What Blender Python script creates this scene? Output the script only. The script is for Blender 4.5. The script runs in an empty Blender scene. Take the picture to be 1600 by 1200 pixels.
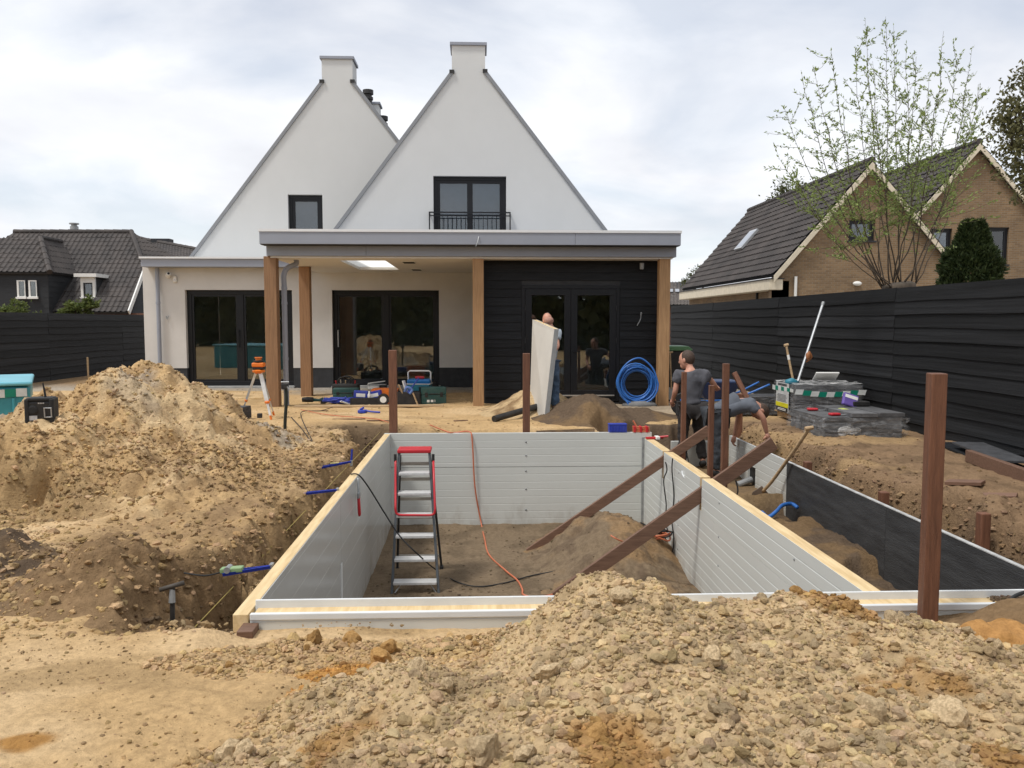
import bpy, bmesh, math, random
import numpy as np
from mathutils import Vector, Matrix

# ------------------------------------------------------------------ camera, sky, sun, exposure
SC = bpy.context.scene
COL = SC.collection
R_ = math.radians
FPX = 1290.0
TH = math.atan(97 / FPX)
PS = math.atan(53 / FPX * math.cos(TH))
CAM = Vector((0, 0, 1.63))
cd = bpy.data.cameras.new('camera')
cd.sensor_width = 36
cd.lens = 36 * FPX / 1600
cd.clip_start = 0.05
cd.clip_end = 2000
co = bpy.data.objects.new('camera', cd)
co.location = CAM
co.rotation_euler = (math.pi / 2 - TH, 0, -PS)
COL.objects.link(co)
SC.camera = co

SUN_EL, SUN_AZ = R_(62), R_(238)      # azimuth clockwise from +Y (north): from behind and left of the camera
W = bpy.data.worlds.new('World')
SC.world = W
W.use_nodes = True
wn, wl = W.node_tree.nodes, W.node_tree.links
wn.clear()
out = wn.new('ShaderNodeOutputWorld')
sky = wn.new('ShaderNodeTexSky')
sky.sky_type = 'NISHITA'
sky.sun_disc = False
sky.sun_elevation = SUN_EL
sky.sun_rotation = SUN_AZ
bg1 = wn.new('ShaderNodeBackground'); bg1.inputs['Strength'].default_value = 0.11
bg2 = wn.new('ShaderNodeBackground'); bg2.inputs['Strength'].default_value = 0.98
mx = wn.new('ShaderNodeMixShader')
tc = wn.new('ShaderNodeTexCoord')
sx = wn.new('ShaderNodeSeparateXYZ')
wl.new(tc.outputs['Generated'], sx.inputs[0])
# clouds as a layer overhead: direction projected on a plane above
zz = wn.new('ShaderNodeMath'); zz.operation = 'MAXIMUM'; zz.inputs[1].default_value = 0.0
wl.new(sx.outputs['Z'], zz.inputs[0])
za = wn.new('ShaderNodeMath'); za.operation = 'ADD'; za.inputs[1].default_value = 0.22
wl.new(zz.outputs[0], za.inputs[0])
dx = wn.new('ShaderNodeMath'); dx.operation = 'DIVIDE'
dy = wn.new('ShaderNodeMath'); dy.operation = 'DIVIDE'
wl.new(sx.outputs['X'], dx.inputs[0]); wl.new(za.outputs[0], dx.inputs[1])
wl.new(sx.outputs['Y'], dy.inputs[0]); wl.new(za.outputs[0], dy.inputs[1])
cx = wn.new('ShaderNodeCombineXYZ')
wl.new(dx.outputs[0], cx.inputs[0]); wl.new(dy.outputs[0], cx.inputs[1])
n1 = wn.new('ShaderNodeTexNoise'); n1.inputs['Scale'].default_value = 1.25; n1.inputs['Detail'].default_value = 7; n1.inputs['Roughness'].default_value = 0.52
n1.inputs['Distortion'].default_value = 0.35
mp1 = wn.new('ShaderNodeMapping'); mp1.inputs['Location'].default_value = (3.1, 7.7, 0.0)
wl.new(cx.outputs[0], mp1.inputs[0]); wl.new(mp1.outputs[0], n1.inputs['Vector'])
r1 = wn.new('ShaderNodeValToRGB')
r1.color_ramp.elements[0].position = 0.36; r1.color_ramp.elements[0].color = (0.62, 0.62, 0.62, 1)
r1.color_ramp.elements[1].position = 0.56; r1.color_ramp.elements[1].color = (1, 1, 1, 1)
wl.new(n1.outputs[0], r1.inputs[0])
n2 = wn.new('ShaderNodeTexNoise'); n2.inputs['Scale'].default_value = 1.7; n2.inputs['Detail'].default_value = 6; n2.inputs['Roughness'].default_value = 0.5
mp2 = wn.new('ShaderNodeMapping'); mp2.inputs['Location'].default_value = (11.4, 2.2, 0.0)
wl.new(cx.outputs[0], mp2.inputs[0]); wl.new(mp2.outputs[0], n2.inputs['Vector'])
r2 = wn.new('ShaderNodeValToRGB')
r2.color_ramp.elements[0].position = 0.34; r2.color_ramp.elements[0].color = (0.73, 0.745, 0.79, 1)
r2.color_ramp.elements[1].position = 0.6; r2.color_ramp.elements[1].color = (0.87, 0.885, 0.915, 1)
wl.new(n2.outputs[0], r2.inputs[0])
wl.new(r2.outputs[0], bg2.inputs['Color'])
wl.new(sky.outputs[0], bg1.inputs['Color'])
wl.new(r1.outputs[0], mx.inputs[0]); wl.new(bg1.outputs[0], mx.inputs[1]); wl.new(bg2.outputs[0], mx.inputs[2])
wl.new(mx.outputs[0], out.inputs[0])

sd = bpy.data.lights.new('sun', 'SUN')
sd.energy = 2.1
sd.angle = R_(10)
sd.color = (1.0, 0.965, 0.91)
so = bpy.data.objects.new('sun', sd)
so.rotation_euler = (math.pi / 2 - SUN_EL, 0, -SUN_AZ + math.pi)
sdir = Vector((math.sin(SUN_AZ) * math.cos(SUN_EL), math.cos(SUN_AZ) * math.cos(SUN_EL), math.sin(SUN_EL)))
so.rotation_euler = sdir.to_track_quat('Z', 'Y').to_euler()
so.location = sdir * 60
COL.objects.link(so)

vs = SC.view_settings
vs.view_transform = 'Standard'
vs.look = 'None'
vs.exposure = 0.30
vs.gamma = 1
vs.use_curve_mapping = False
SC.cycles.max_bounces = 8
SC.cycles.transparent_max_bounces = 12
try:
    SC.cycles.use_denoising = True
except Exception:
    pass

# ------------------------------------------------------------------ helpers
_F = Vector((math.sin(PS) * math.cos(TH), math.cos(PS) * math.cos(TH), -math.sin(TH)))
_R = Vector((math.cos(PS), -math.sin(PS), 0))
_U = _R.cross(_F)


def ray(px, py):
    return _F * FPX + _R * (px - 800) - _U * (py - 600)


def P(px, py, Y):
    "the point of the place seen at this spot of the photograph, at depth Y"
    r = ray(px, py)
    return CAM + r * (Y / r.y)


def G(px, py, z=0.0):
    "the same at height z"
    r = ray(px, py)
    return CAM + r * ((z - CAM.z) / r.z)


ORG = {}


def tag(o, label=None, cat=None, group=None, kind=None):
    if label: o['label'] = label
    if cat: o['category'] = cat
    if group: o['group'] = group
    if kind: o['kind'] = kind
    return o


def T(name, label, cat, loc=(0, 0, 0), rz=0.0, group=None, rot=None):
    o = bpy.data.objects.new(name, None)
    o.empty_display_size = 0.1
    o.location = loc
    o.rotation_euler = rot if rot else (0, 0, rz)
    COL.objects.link(o)
    ORG[o.name] = Vector(loc)
    return tag(o, label, cat, group)


def link(name, me, m=None, parent=None, loc=(0, 0, 0), rot=(0, 0, 0), scale=(1, 1, 1)):
    o = bpy.data.objects.new(name, me)
    if m is not None and len(me.materials) == 0:
        me.materials.append(m)
    o.location = loc; o.rotation_euler = rot; o.scale = scale
    COL.objects.link(o)
    if parent is not None:
        o.parent = parent
        ORG[o.name] = ORG.get(parent.name, Vector((0, 0, 0)))
    else:
        ORG[o.name] = Vector((0, 0, 0))
    return o


class MB:
    def __init__(s):
        s.v = []; s.f = []

    def add(s, vs, fs):
        b = len(s.v)
        s.v += [tuple(v) for v in vs]
        s.f += [tuple(i + b for i in f) for f in fs]
        return s

    def b(s, x0, x1, y0, y1, z0, z1):
        return s.add([(x0, y0, z0), (x1, y0, z0), (x1, y1, z0), (x0, y1, z0), (x0, y0, z1), (x1, y0, z1), (x1, y1, z1), (x0, y1, z1)],
                     [(3, 2, 1, 0), (4, 5, 6, 7), (0, 1, 5, 4), (1, 2, 6, 5), (2, 3, 7, 6), (3, 0, 4, 7)])

    def bar(s, p, q, w, h, up=(0, 0, 1)):
        p, q = Vector(p), Vector(q)
        d = (q - p).normalized()
        u = Vector(up)
        if abs(d.dot(u)) > 0.98: u = Vector((0, 1, 0))
        sd_ = d.cross(u).normalized() * (w / 2)
        u = sd_.cross(d).normalized() * (h / 2)
        return s.add([p - sd_ - u, p + sd_ - u, p + sd_ + u, p - sd_ + u, q - sd_ - u, q + sd_ - u, q + sd_ + u, q - sd_ + u],
                     [(0, 1, 2, 3), (7, 6, 5, 4), (0, 4, 5, 1), (1, 5, 6, 2), (2, 6, 7, 3), (3, 7, 4, 0)])

    def tube(s, pts, r, n=8, closed=False, caps=True):
        pts = [Vector(p) for p in pts]
        k = len(pts)
        rs = r if isinstance(r, (list, tuple)) else [r] * k
        u = None; vs = []; fs = []
        for i in range(k):
            if closed:
                d = (pts[(i + 1) % k] - pts[i - 1])
            else:
                d = pts[min(i + 1, k - 1)] - pts[max(i - 1, 0)]
            d = d.normalized() if d.length > 1e-9 else Vector((0, 0, 1))
            if u is None:
                u = d.orthogonal().normalized()
            else:
                u = u - d * u.dot(d)
                u = u.normalized() if u.length > 1e-6 else d.orthogonal().normalized()
            w = d.cross(u)
            for j in range(n):
                a = 2 * math.pi * j / n
                vs.append(pts[i] + (u * math.cos(a) + w * math.sin(a)) * rs[i])
        m = k if closed else k - 1
        for i in range(m):
            for j in range(n):
                a, b = i * n + j, i * n + (j + 1) % n
                c, d2 = ((i + 1) % k) * n + (j + 1) % n, ((i + 1) % k) * n + j
                fs.append((a, b, c, d2))
        if caps and not closed:
            fs.append(tuple(reversed(range(n))))
            fs.append(tuple((k - 1) * n + j for j in range(n)))
        return s.add(vs, fs)

    def lathe(s, prof, n=16, c=(0, 0, 0), M=None):
        vs = []; fs = []
        c = Vector(c)
        for (r, z) in prof:
            for j in range(n):
                a = 2 * math.pi * j / n
                p = Vector((r * math.cos(a), r * math.sin(a), z))
                if M is not None: p = M @ p
                vs.append(p + c)
        for i in range(len(prof) - 1):
            for j in range(n):
                fs.append((i * n + j, i * n + (j + 1) % n, (i + 1) * n + (j + 1) % n, (i + 1) * n + j))
        fs.append(tuple(reversed(range(n))))
        fs.append(tuple((len(prof) - 1) * n + j for j in range(n)))
        return s.add(vs, fs)

    def ell(s, c, r, n=12, m=8, M=None):
        c = Vector(c); vs = []; fs = []
        for i in range(m + 1):
            t = math.pi * i / m
            for j in range(n):
                a = 2 * math.pi * j / n
                p = Vector((r[0] * math.sin(t) * math.cos(a), r[1] * math.sin(t) * math.sin(a), r[2] * math.cos(t)))
                if M is not None: p = M @ p
                vs.append(p + c)
        for i in range(m):
            for j in range(n):
                fs.append((i * n + j, (i + 1) * n + j, (i + 1) * n + (j + 1) % n, i * n + (j + 1) % n))
        return s.add(vs, fs)

    def prism(s, poly, vec):
        vec = Vector(vec); k = len(poly)
        poly = [Vector(p) for p in poly]
        vs = poly + [p + vec for p in poly]
        fs = [tuple(reversed(range(k))), tuple(range(k, 2 * k))]
        for i in range(k):
            fs.append((i, (i + 1) % k, (i + 1) % k + k, i + k))
        return s.add(vs, fs)

    def quad(s, a, b, c, d):
        return s.add([a, b, c, d], [(0, 1, 2, 3)])

    def build(s, name, m, parent=None, smooth=False, bevel=0.0, world=False, seg=2, fix=True):
        me = bpy.data.meshes.new(name)
        v = s.v
        if world and parent is not None:
            o_ = ORG[parent.name]
            v = [(a[0] - o_.x, a[1] - o_.y, a[2] - o_.z) for a in v]
        me.from_pydata(v, [], s.f)
        if fix:
            bm = bmesh.new(); bm.from_mesh(me)
            bmesh.ops.recalc_face_normals(bm, faces=bm.faces)
            bm.to_mesh(me); bm.free()
        if smooth:
            me.polygons.foreach_set('use_smooth', [True] * len(me.polygons))
        o = link(name, me, m, parent)
        if bevel:
            md = o.modifiers.new('bevel', 'BEVEL'); md.width = bevel; md.segments = seg; md.limit_method = 'ANGLE'; md.angle_limit = R_(35)
        return o


def chain(pts, n=6):
    "smooth curve through points (Catmull-Rom)"
    pts = [Vector(p) for p in pts]
    res = []
    for i in range(len(pts) - 1):
        p0 = pts[max(i - 1, 0)]; p1 = pts[i]; p2 = pts[i + 1]; p3 = pts[min(i + 2, len(pts) - 1)]
        for k in range(n):
            t = k / n
            res.append(0.5 * ((2 * p1) + (p2 - p0) * t + (2 * p0 - 5 * p1 + 4 * p2 - p3) * t * t + (3 * p1 - p0 - 3 * p2 + p3) * t ** 3))
    res.append(pts[-1])
    return res


# ------------------------------------------------------------------ numpy noise
def _hash(ix, iy, seed):
    h = (ix.astype(np.int64) * 374761393 + iy.astype(np.int64) * 668265263 + seed * 2147483647 + 1013904223) & 0xFFFFFFFF
    h = ((h ^ (h >> 13)) * 1274126177) & 0xFFFFFFFF
    h = ((h ^ (h >> 16)) * 2246822519) & 0xFFFFFFFF
    return ((h ^ (h >> 15)) & 0xFFFFFF) / float(0xFFFFFF)


def vn(x, y, seed=0):
    x = np.asarray(x, float); y = np.asarray(y, float)
    ix = np.floor(x); iy = np.floor(y)
    fx = x - ix; fy = y - iy
    fx = fx * fx * fx * (fx * (fx * 6 - 15) + 10); fy = fy * fy * fy * (fy * (fy * 6 - 15) + 10)
    a = _hash(ix, iy, seed); b = _hash(ix + 1, iy, seed); c = _hash(ix, iy + 1, seed); d = _hash(ix + 1, iy + 1, seed)
    return (a + (b - a) * fx) * (1 - fy) + (c + (d - c) * fx) * fy


def fbm(x, y, oct=4, seed=0, gain=0.5):
    "about -1..1"
    t = 0; amp = 1; tot = 0
    ca, sa = 0.8, 0.6
    for i in range(oct):
        t = t + amp * (vn(x, y, seed + i * 7) * 2 - 1)
        tot += amp; amp *= gain
        x, y = (x * ca - y * sa) * 2.03 + 3.7, (x * sa + y * ca) * 2.03 + 1.3
    return t / tot * 1.5


def worley(x, y, seed=0):
    "F1, F2"
    ix = np.floor(x); iy = np.floor(y)
    f1 = np.full(np.shape(x), 9.0); f2 = f1.copy()
    for i in (-1, 0, 1):
        for j in (-1, 0, 1):
            cx_ = ix + i; cy_ = iy + j
            d = np.hypot(cx_ + _hash(cx_, cy_, seed) - x, cy_ + _hash(cx_, cy_, seed + 5) - y)
            nf1 = np.minimum(f1, d)
            f2 = np.minimum(np.maximum(f1, d), f2)
            f1 = nf1
    return f1, f2


def sm(a, b, x):
    t = np.clip((np.asarray(x, float) - a) / (b - a), 0, 1)
    return t * t * (3 - 2 * t)


# ------------------------------------------------------------------ materials
MATS = {}


def nmat(name):
    m = bpy.data.materials.new(name)
    m.use_nodes = True
    nt = m.node_tree
    return m, nt.nodes, nt.links, nt.nodes['Principled BSDF']


def mat(name, col, rough=0.6, metal=0.0, var=0.12, scale=6.0, stretch=(1, 1, 1), bump=0.0, bscale=60.0, col2=None, spec=0.5, detail=4.0, rnd=0.0, coat=0.0, contrast=0.3):
    if name in MATS: return MATS[name]
    m, n, l, bs = nmat(name)
    bs.inputs['Roughness'].default_value = rough
    bs.inputs['Metallic'].default_value = metal
    bs.inputs['Specular IOR Level'].default_value = spec
    if coat: bs.inputs['Coat Weight'].default_value = coat
    tcn = n.new('ShaderNodeTexCoord'); mp = n.new('ShaderNodeMapping'); oi = n.new('ShaderNodeObjectInfo')
    mu = n.new('ShaderNodeMath'); mu.operation = 'MULTIPLY'; mu.inputs[1].default_value = 37.0
    l.new(oi.outputs['Random'], mu.inputs[0]); l.new(mu.outputs[0], mp.inputs['Location'])
    mp.inputs['Scale'].default_value = stretch
    l.new(tcn.outputs['Object'], mp.inputs[0])
    nz = n.new('ShaderNodeTexNoise'); nz.inputs['Scale'].default_value = scale; nz.inputs['Detail'].default_value = detail; nz.inputs['Roughness'].default_value = 0.6
    l.new(mp.outputs[0], nz.inputs['Vector'])
    rp = n.new('ShaderNodeValToRGB')
    c2 = col2 if col2 else tuple(min(1, c * (1 + var)) for c in col)
    c1 = col if col2 else tuple(c * (1 - var) for c in col)
    rp.color_ramp.elements[0].position = 0.5 - contrast / 2; rp.color_ramp.elements[0].color = (*c1, 1)
    rp.color_ramp.elements[1].position = 0.5 + contrast / 2; rp.color_ramp.elements[1].color = (*c2, 1)
    l.new(nz.outputs[0], rp.inputs[0])
    src = rp.outputs[0]
    if rnd:
        hv = n.new('ShaderNodeHueSaturation')
        mr = n.new('ShaderNodeMapRange'); mr.inputs['To Min'].default_value = 1 - rnd; mr.inputs['To Max'].default_value = 1 + rnd
        l.new(oi.outputs['Random'], mr.inputs[0]); l.new(mr.outputs[0], hv.inputs['Value']); l.new(src, hv.inputs['Color'])
        src = hv.outputs[0]
    l.new(src, bs.inputs['Base Color'])
    if bump:
        nb = n.new('ShaderNodeTexNoise'); nb.inputs['Scale'].default_value = bscale; nb.inputs['Detail'].default_value = 5
        l.new(mp.outputs[0], nb.inputs['Vector'])
        bp = n.new('ShaderNodeBump'); bp.inputs['Strength'].default_value = min(1.0, bump); bp.inputs['Distance'].default_value = 0.01
        l.new(nb.outputs[0], bp.inputs['Height']); l.new(bp.outputs[0], bs.inputs['Normal'])
    MATS[name] = m
    return m


def soil_mat(name, rough=0.95, bump=0.9):
    m, n, l, bs = nmat(name)
    bs.inputs['Roughness'].default_value = rough
    bs.inputs['Specular IOR Level'].default_value = 0.12
    at = n.new('ShaderNodeAttribute'); at.attribute_name = 'Col'
    g = n.new('ShaderNodeTexCoord')
    nz = n.new('ShaderNodeTexNoise'); nz.inputs['Scale'].default_value = 22; nz.inputs['Detail'].default_value = 8; nz.inputs['Roughness'].default_value = 0.7
    l.new(g.outputs['Object'], nz.inputs['Vector'])
    rp = n.new('ShaderNodeValToRGB')
    rp.color_ramp.elements[0].position = 0.3; rp.color_ramp.elements[0].color = (0.7, 0.68, 0.66, 1)
    rp.color_ramp.elements[1].position = 0.72; rp.color_ramp.elements[1].color = (1.18, 1.17, 1.14, 1)
    l.new(nz.outputs[0], rp.inputs[0])
    mm = n.new('ShaderNodeMix'); mm.data_type = 'RGBA'; mm.blend_type = 'MULTIPLY'; mm.inputs[0].default_value = 1
    l.new(at.outputs['Color'], mm.inputs[6]); l.new(rp.outputs[0], mm.inputs[7]); l.new(mm.outputs[2], bs.inputs['Base Color'])
    nb = n.new('ShaderNodeTexNoise'); nb.inputs['Scale'].default_value = 42; nb.inputs['Detail'].default_value = 10; nb.inputs['Roughness'].default_value = 0.68
    l.new(g.outputs['Object'], nb.inputs['Vector'])
    bp = n.new('ShaderNodeBump'); bp.inputs['Strength'].default_value = bump; bp.inputs['Distance'].default_value = 0.026
    l.new(nb.outputs[0], bp.inputs['Height']); l.new(bp.outputs[0], bs.inputs['Normal'])
    return m


def glass_mat(name, tint=(0.55, 0.6, 0.62), refl=1.0):
    m = bpy.data.materials.new(name); m.use_nodes = True
    n, l = m.node_tree.nodes, m.node_tree.links
    n.clear()
    o_ = n.new('ShaderNodeOutputMaterial'); mx_ = n.new('ShaderNodeMixShader')
    tr = n.new('ShaderNodeBsdfTransparent'); tr.inputs[0].default_value = (*tint, 1)
    gl = n.new('ShaderNodeBsdfGlossy'); gl.inputs['Roughness'].default_value = 0.01; gl.inputs[0].default_value = (refl, refl, refl, 1)
    fr = n.new('ShaderNodeFresnel'); fr.inputs['IOR'].default_value = 1.9
    l.new(fr.outputs[0], mx_.inputs[0]); l.new(tr.outputs[0], mx_.inputs[1]); l.new(gl.outputs[0], mx_.inputs[2]); l.new(mx_.outputs[0], o_.inputs[0])
    return m


def film_mat(name, col, alpha, rough=0.15):
    m, n, l, bs = nmat(name)
    bs.inputs['Base Color'].default_value = (*col, 1)
    bs.inputs['Roughness'].default_value = rough
    nz = n.new('ShaderNodeTexNoise'); nz.inputs['Scale'].default_value = 9; nz.inputs['Detail'].default_value = 5
    mp = n.new('ShaderNodeMapping'); mp.inputs['Scale'].default_value = (1, 1, 4); tcn = n.new('ShaderNodeTexCoord')
    l.new(tcn.outputs['Object'], mp.inputs[0]); l.new(mp.outputs[0], nz.inputs['Vector'])
    mr = n.new('ShaderNodeMapRange'); mr.inputs['From Min'].default_value = 0.42; mr.inputs['From Max'].default_value = 0.68; mr.inputs['To Min'].default_value = alpha * 0.25; mr.inputs['To Max'].default_value = min(1, alpha * 2.2)
    l.new(nz.outputs[0], mr.inputs[0]); l.new(mr.outputs[0], bs.inputs['Alpha'])
    bp = n.new('ShaderNodeBump'); bp.inputs['Strength'].default_value = 0.7; bp.inputs['Distance'].default_value = 0.03
    l.new(nz.outputs[0], bp.inputs['Height']); l.new(bp.outputs[0], bs.inputs['Normal'])
    return m


M_render = mat('white_render', (0.60, 0.61, 0.605), 0.9, var=0.018, scale=1.2, bump=0.12, bscale=180, stretch=(1, 1, 0.8), detail=7)
M_wingrender = mat('ground_floor_render', (0.625, 0.605, 0.575), 0.9, var=0.045, scale=1.6, bump=0.15, bscale=160, detail=6)
M_zinc = mat('grey_fascia', (0.285, 0.305, 0.355), 0.5, var=0.03, scale=2, spec=0.4)
M_zinc_lt = mat('pale_fascia_edge', (0.72, 0.73, 0.74), 0.4, var=0.02)
M_verge = mat('verge_metal', (0.23, 0.24, 0.255), 0.45, var=0.05)
M_soffit = mat('soffit_board', (0.68, 0.655, 0.62), 0.8, var=0.02, scale=1)
M_plinth = mat('plinth', (0.032, 0.033, 0.036), 0.8, var=0.2, bump=0.2)
M_black = mat('black_frame', (0.008, 0.009, 0.012), 0.42, var=0.1, spec=0.35)
M_blackboard = mat('black_cladding', (0.0085, 0.0095, 0.0115), 0.62, var=0.45, scale=3, stretch=(0.6, 6, 14), bump=0.35, bscale=30, spec=0.3, rnd=0.3)
M_fence = mat('black_fence_board', (0.0105, 0.011, 0.012), 0.7, var=0.55, scale=2.5, stretch=(8, 0.7, 10), bump=0.5, bscale=18, spec=0.25, rnd=0.5)
M_oak = mat('larch_post', (0.30, 0.165, 0.075), 0.7, scale=4, stretch=(9, 9, 0.7), col2=(0.47, 0.28, 0.135), bump=0.3, bscale=14, detail=7, rnd=0.12, contrast=0.45)
M_oakd = mat('dark_larch_post', (0.20, 0.105, 0.05), 0.7, scale=4, stretch=(9, 9, 0.6), col2=(0.34, 0.19, 0.095), bump=0.4, bscale=14, detail=8, rnd=0.12, contrast=0.5)  # darker brown, for the two left posts
M_azobe = mat('brown_hardwood', (0.105, 0.042, 0.022), 0.62, scale=5, stretch=(10, 10, 0.9), col2=(0.20, 0.085, 0.045), bump=0.35, bscale=16, detail=7, rnd=0.15, contrast=0.4)
M_azobex = mat('brown_brace', (0.115, 0.06, 0.036), 0.65, scale=5, stretch=(0.9, 10, 10), col2=(0.20, 0.11, 0.07), bump=0.35, bscale=16, detail=7, rnd=0.1, contrast=0.4)
M_pine = mat('yellow_timber', (0.55, 0.39, 0.19), 0.7, scale=3, stretch=(8, 0.8, 8), col2=(0.72, 0.55, 0.31), bump=0.15, bscale=20, detail=6)
M_panel = mat('insulated_panel', (0.585, 0.595, 0.56), 0.34, var=0.05, scale=1.2, stretch=(1, 1, 2.5), spec=0.5, detail=5, contrast=0.7)
M_panelR = mat('panel_shaded_tone', (0.50, 0.51, 0.49), 0.22, var=0.08, scale=1.6, stretch=(1, 0.6, 1.5), spec=0.6, detail=5, contrast=0.7)  # darker panel colour: the shade of the left wall is put into it
M_pvc = mat('white_profile', (0.66, 0.68, 0.68), 0.45, var=0.06, scale=3)
M_steelgrey = mat('galvanised', (0.33, 0.34, 0.34), 0.5, metal=0.5, var=0.15, scale=14)
M_glass = glass_mat('dark_glass', (0.78, 0.82, 0.82))
M_glassup = glass_mat('upper_glass', (0.62, 0.68, 0.72))
M_room = mat('room_interior', (0.70, 0.70, 0.68), 0.9, var=0.2, scale=1)
M_blind = mat('grey_blind', (0.42, 0.47, 0.52), 0.85, var=0.06)
M_tile = mat('dark_roof_tile', (0.038, 0.033, 0.031), 0.75, var=0.4, scale=1.2, bump=0.15, detail=8, col2=(0.07, 0.058, 0.052))
M_tileR = mat('brown_roof_tile', (0.032, 0.027, 0.026), 0.75, scale=1.0, bump=0.2, detail=8, col2=(0.066, 0.055, 0.050))
M_white = mat('white_paint', (0.78, 0.77, 0.73), 0.5, var=0.04)
M_cream = mat('cream_paint', (0.66, 0.58, 0.44), 0.6, var=0.08)
M_alu = mat('aluminium', (0.62, 0.63, 0.63), 0.35, metal=0.8, var=0.08, scale=20)
M_red = mat('red_plastic', (0.50, 0.02, 0.03), 0.4, var=0.08)
M_orange = mat('orange_plastic', (0.75, 0.18, 0.02), 0.45, var=0.08)
M_blue = mat('blue_plastic', (0.012, 0.035, 0.36), 0.5, scale=12, col2=(0.045, 0.07, 0.36), detail=6)
M_hose = mat('blue_hose', (0.025, 0.13, 0.42), 0.42, var=0.12)
M_teal = mat('teal_plastic', (0.008, 0.17, 0.25), 0.5, scale=12, col2=(0.04, 0.21, 0.27), detail=6)
M_green = mat('dark_green_plastic', (0.010, 0.07, 0.065), 0.55, scale=12, col2=(0.04, 0.09, 0.08), detail=6)
M_plastic = mat('black_plastic', (0.010, 0.010, 0.011), 0.55, scale=14, col2=(0.028, 0.026, 0.024), detail=6)
M_rubber = mat('black_rubber', (0.015, 0.015, 0.015), 0.75, var=0.2)
M_cableor = mat('orange_cable', (0.52, 0.15, 0.07), 0.5, var=0.1)
M_paver = mat('grey_paver', (0.10, 0.10, 0.102), 0.8, var=0.3, scale=9, bump=0.3, rnd=0.3)
M_paverd = mat('charcoal_paver', (0.045, 0.046, 0.05), 0.75, var=0.3, scale=9, bump=0.3, rnd=0.25)
M_skin = mat('skin', (0.50, 0.25, 0.17), 0.55, var=0.1)
M_wood = mat('plain_wood', (0.42, 0.29, 0.16), 0.7, var=0.2, scale=5, stretch=(1, 1, 8))
def add_mud(m, z0, z1, col=(.20, .145, .09), lo=.34, top=.55):
    "dried mud: splashes low on the sheet, smears here and there"
    n, l = m.node_tree.nodes, m.node_tree.links
    bs = n['Principled BSDF']; src = bs.inputs['Base Color'].links[0].from_socket
    tcn = n.new('ShaderNodeTexCoord'); sx_ = n.new('ShaderNodeSeparateXYZ'); l.new(tcn.outputs['Object'], sx_.inputs[0])
    mr = n.new('ShaderNodeMapRange'); mr.inputs['From Min'].default_value = z0; mr.inputs['From Max'].default_value = z1; mr.inputs['To Min'].default_value = lo; mr.inputs['To Max'].default_value = 0.0
    l.new(sx_.outputs[2], mr.inputs[0])
    nz = n.new('ShaderNodeTexNoise'); nz.inputs['Scale'].default_value = 3.2; nz.inputs['Detail'].default_value = 9; nz.inputs['Roughness'].default_value = .72
    mp = n.new('ShaderNodeMapping'); mp.inputs['Scale'].default_value = (1, 1, .45); l.new(tcn.outputs['Object'], mp.inputs[0]); l.new(mp.outputs[0], nz.inputs['Vector'])
    ad = n.new('ShaderNodeMath'); ad.operation = 'ADD'; l.new(mr.outputs[0], ad.inputs[0]); l.new(nz.outputs[0], ad.inputs[1])
    r2_ = n.new('ShaderNodeMapRange'); r2_.inputs['From Min'].default_value = .66; r2_.inputs['From Max'].default_value = 1.0; r2_.inputs['To Max'].default_value = top
    l.new(ad.outputs[0], r2_.inputs[0])
    mm = n.new('ShaderNodeMix'); mm.data_type = 'RGBA'; l.new(r2_.outputs[0], mm.inputs[0]); l.new(src, mm.inputs[6]); mm.inputs[7].default_value = (*col, 1)
    l.new(mm.outputs[2], bs.inputs['Base Color'])


for m__ in (M_panel, M_panelR): add_mud(m__, -0.1, 0.5)
for m__ in (M_azobe, M_azobex): add_mud(m__, -20, -19, (.26, .18, .11), 0, .75)
M_soil = soil_mat('soil')
# ------------------------------------------------------------------ terrain
XL, XLi, XRi, XR, XO, XOo = -1.375, -1.283, 2.45, 2.57, 3.62, 3.655   # pool walls: left outer/inner, right inner/outer, outer panel
YF0, YF1, YB0, YB1 = 4.56, 4.70, 12.02, 12.12                        # front wall, back wall
YM = 9.55


def lerp(a, b, t): return a + (b - a) * t


def rough_soil(x, y, s=0):
    w1, w2 = worley(x * 5.5 + 0.25 * fbm(x * 3, y * 3, 2, s + 4), y * 5.5, s + 1)
    w3, w4 = worley(x * 14, y * 14, s + 2)
    return 0.055 * (0.55 - w1) + 0.022 * (0.5 - w3) + 0.045 * fbm(x * 2.3, y * 2.3, 5, s + 3)


def left_edge(y):
    e = -1.83 - 0.16 * fbm(y * 1.3, y * 0 + 2.2, 4, 9) - 0.07 * fbm(y * 5, y * 0, 3, 12)
    return e - 0.38 * sm(6.0, 5.2, y) - 0.35 * sm(10.8, 12.2, y)


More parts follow.
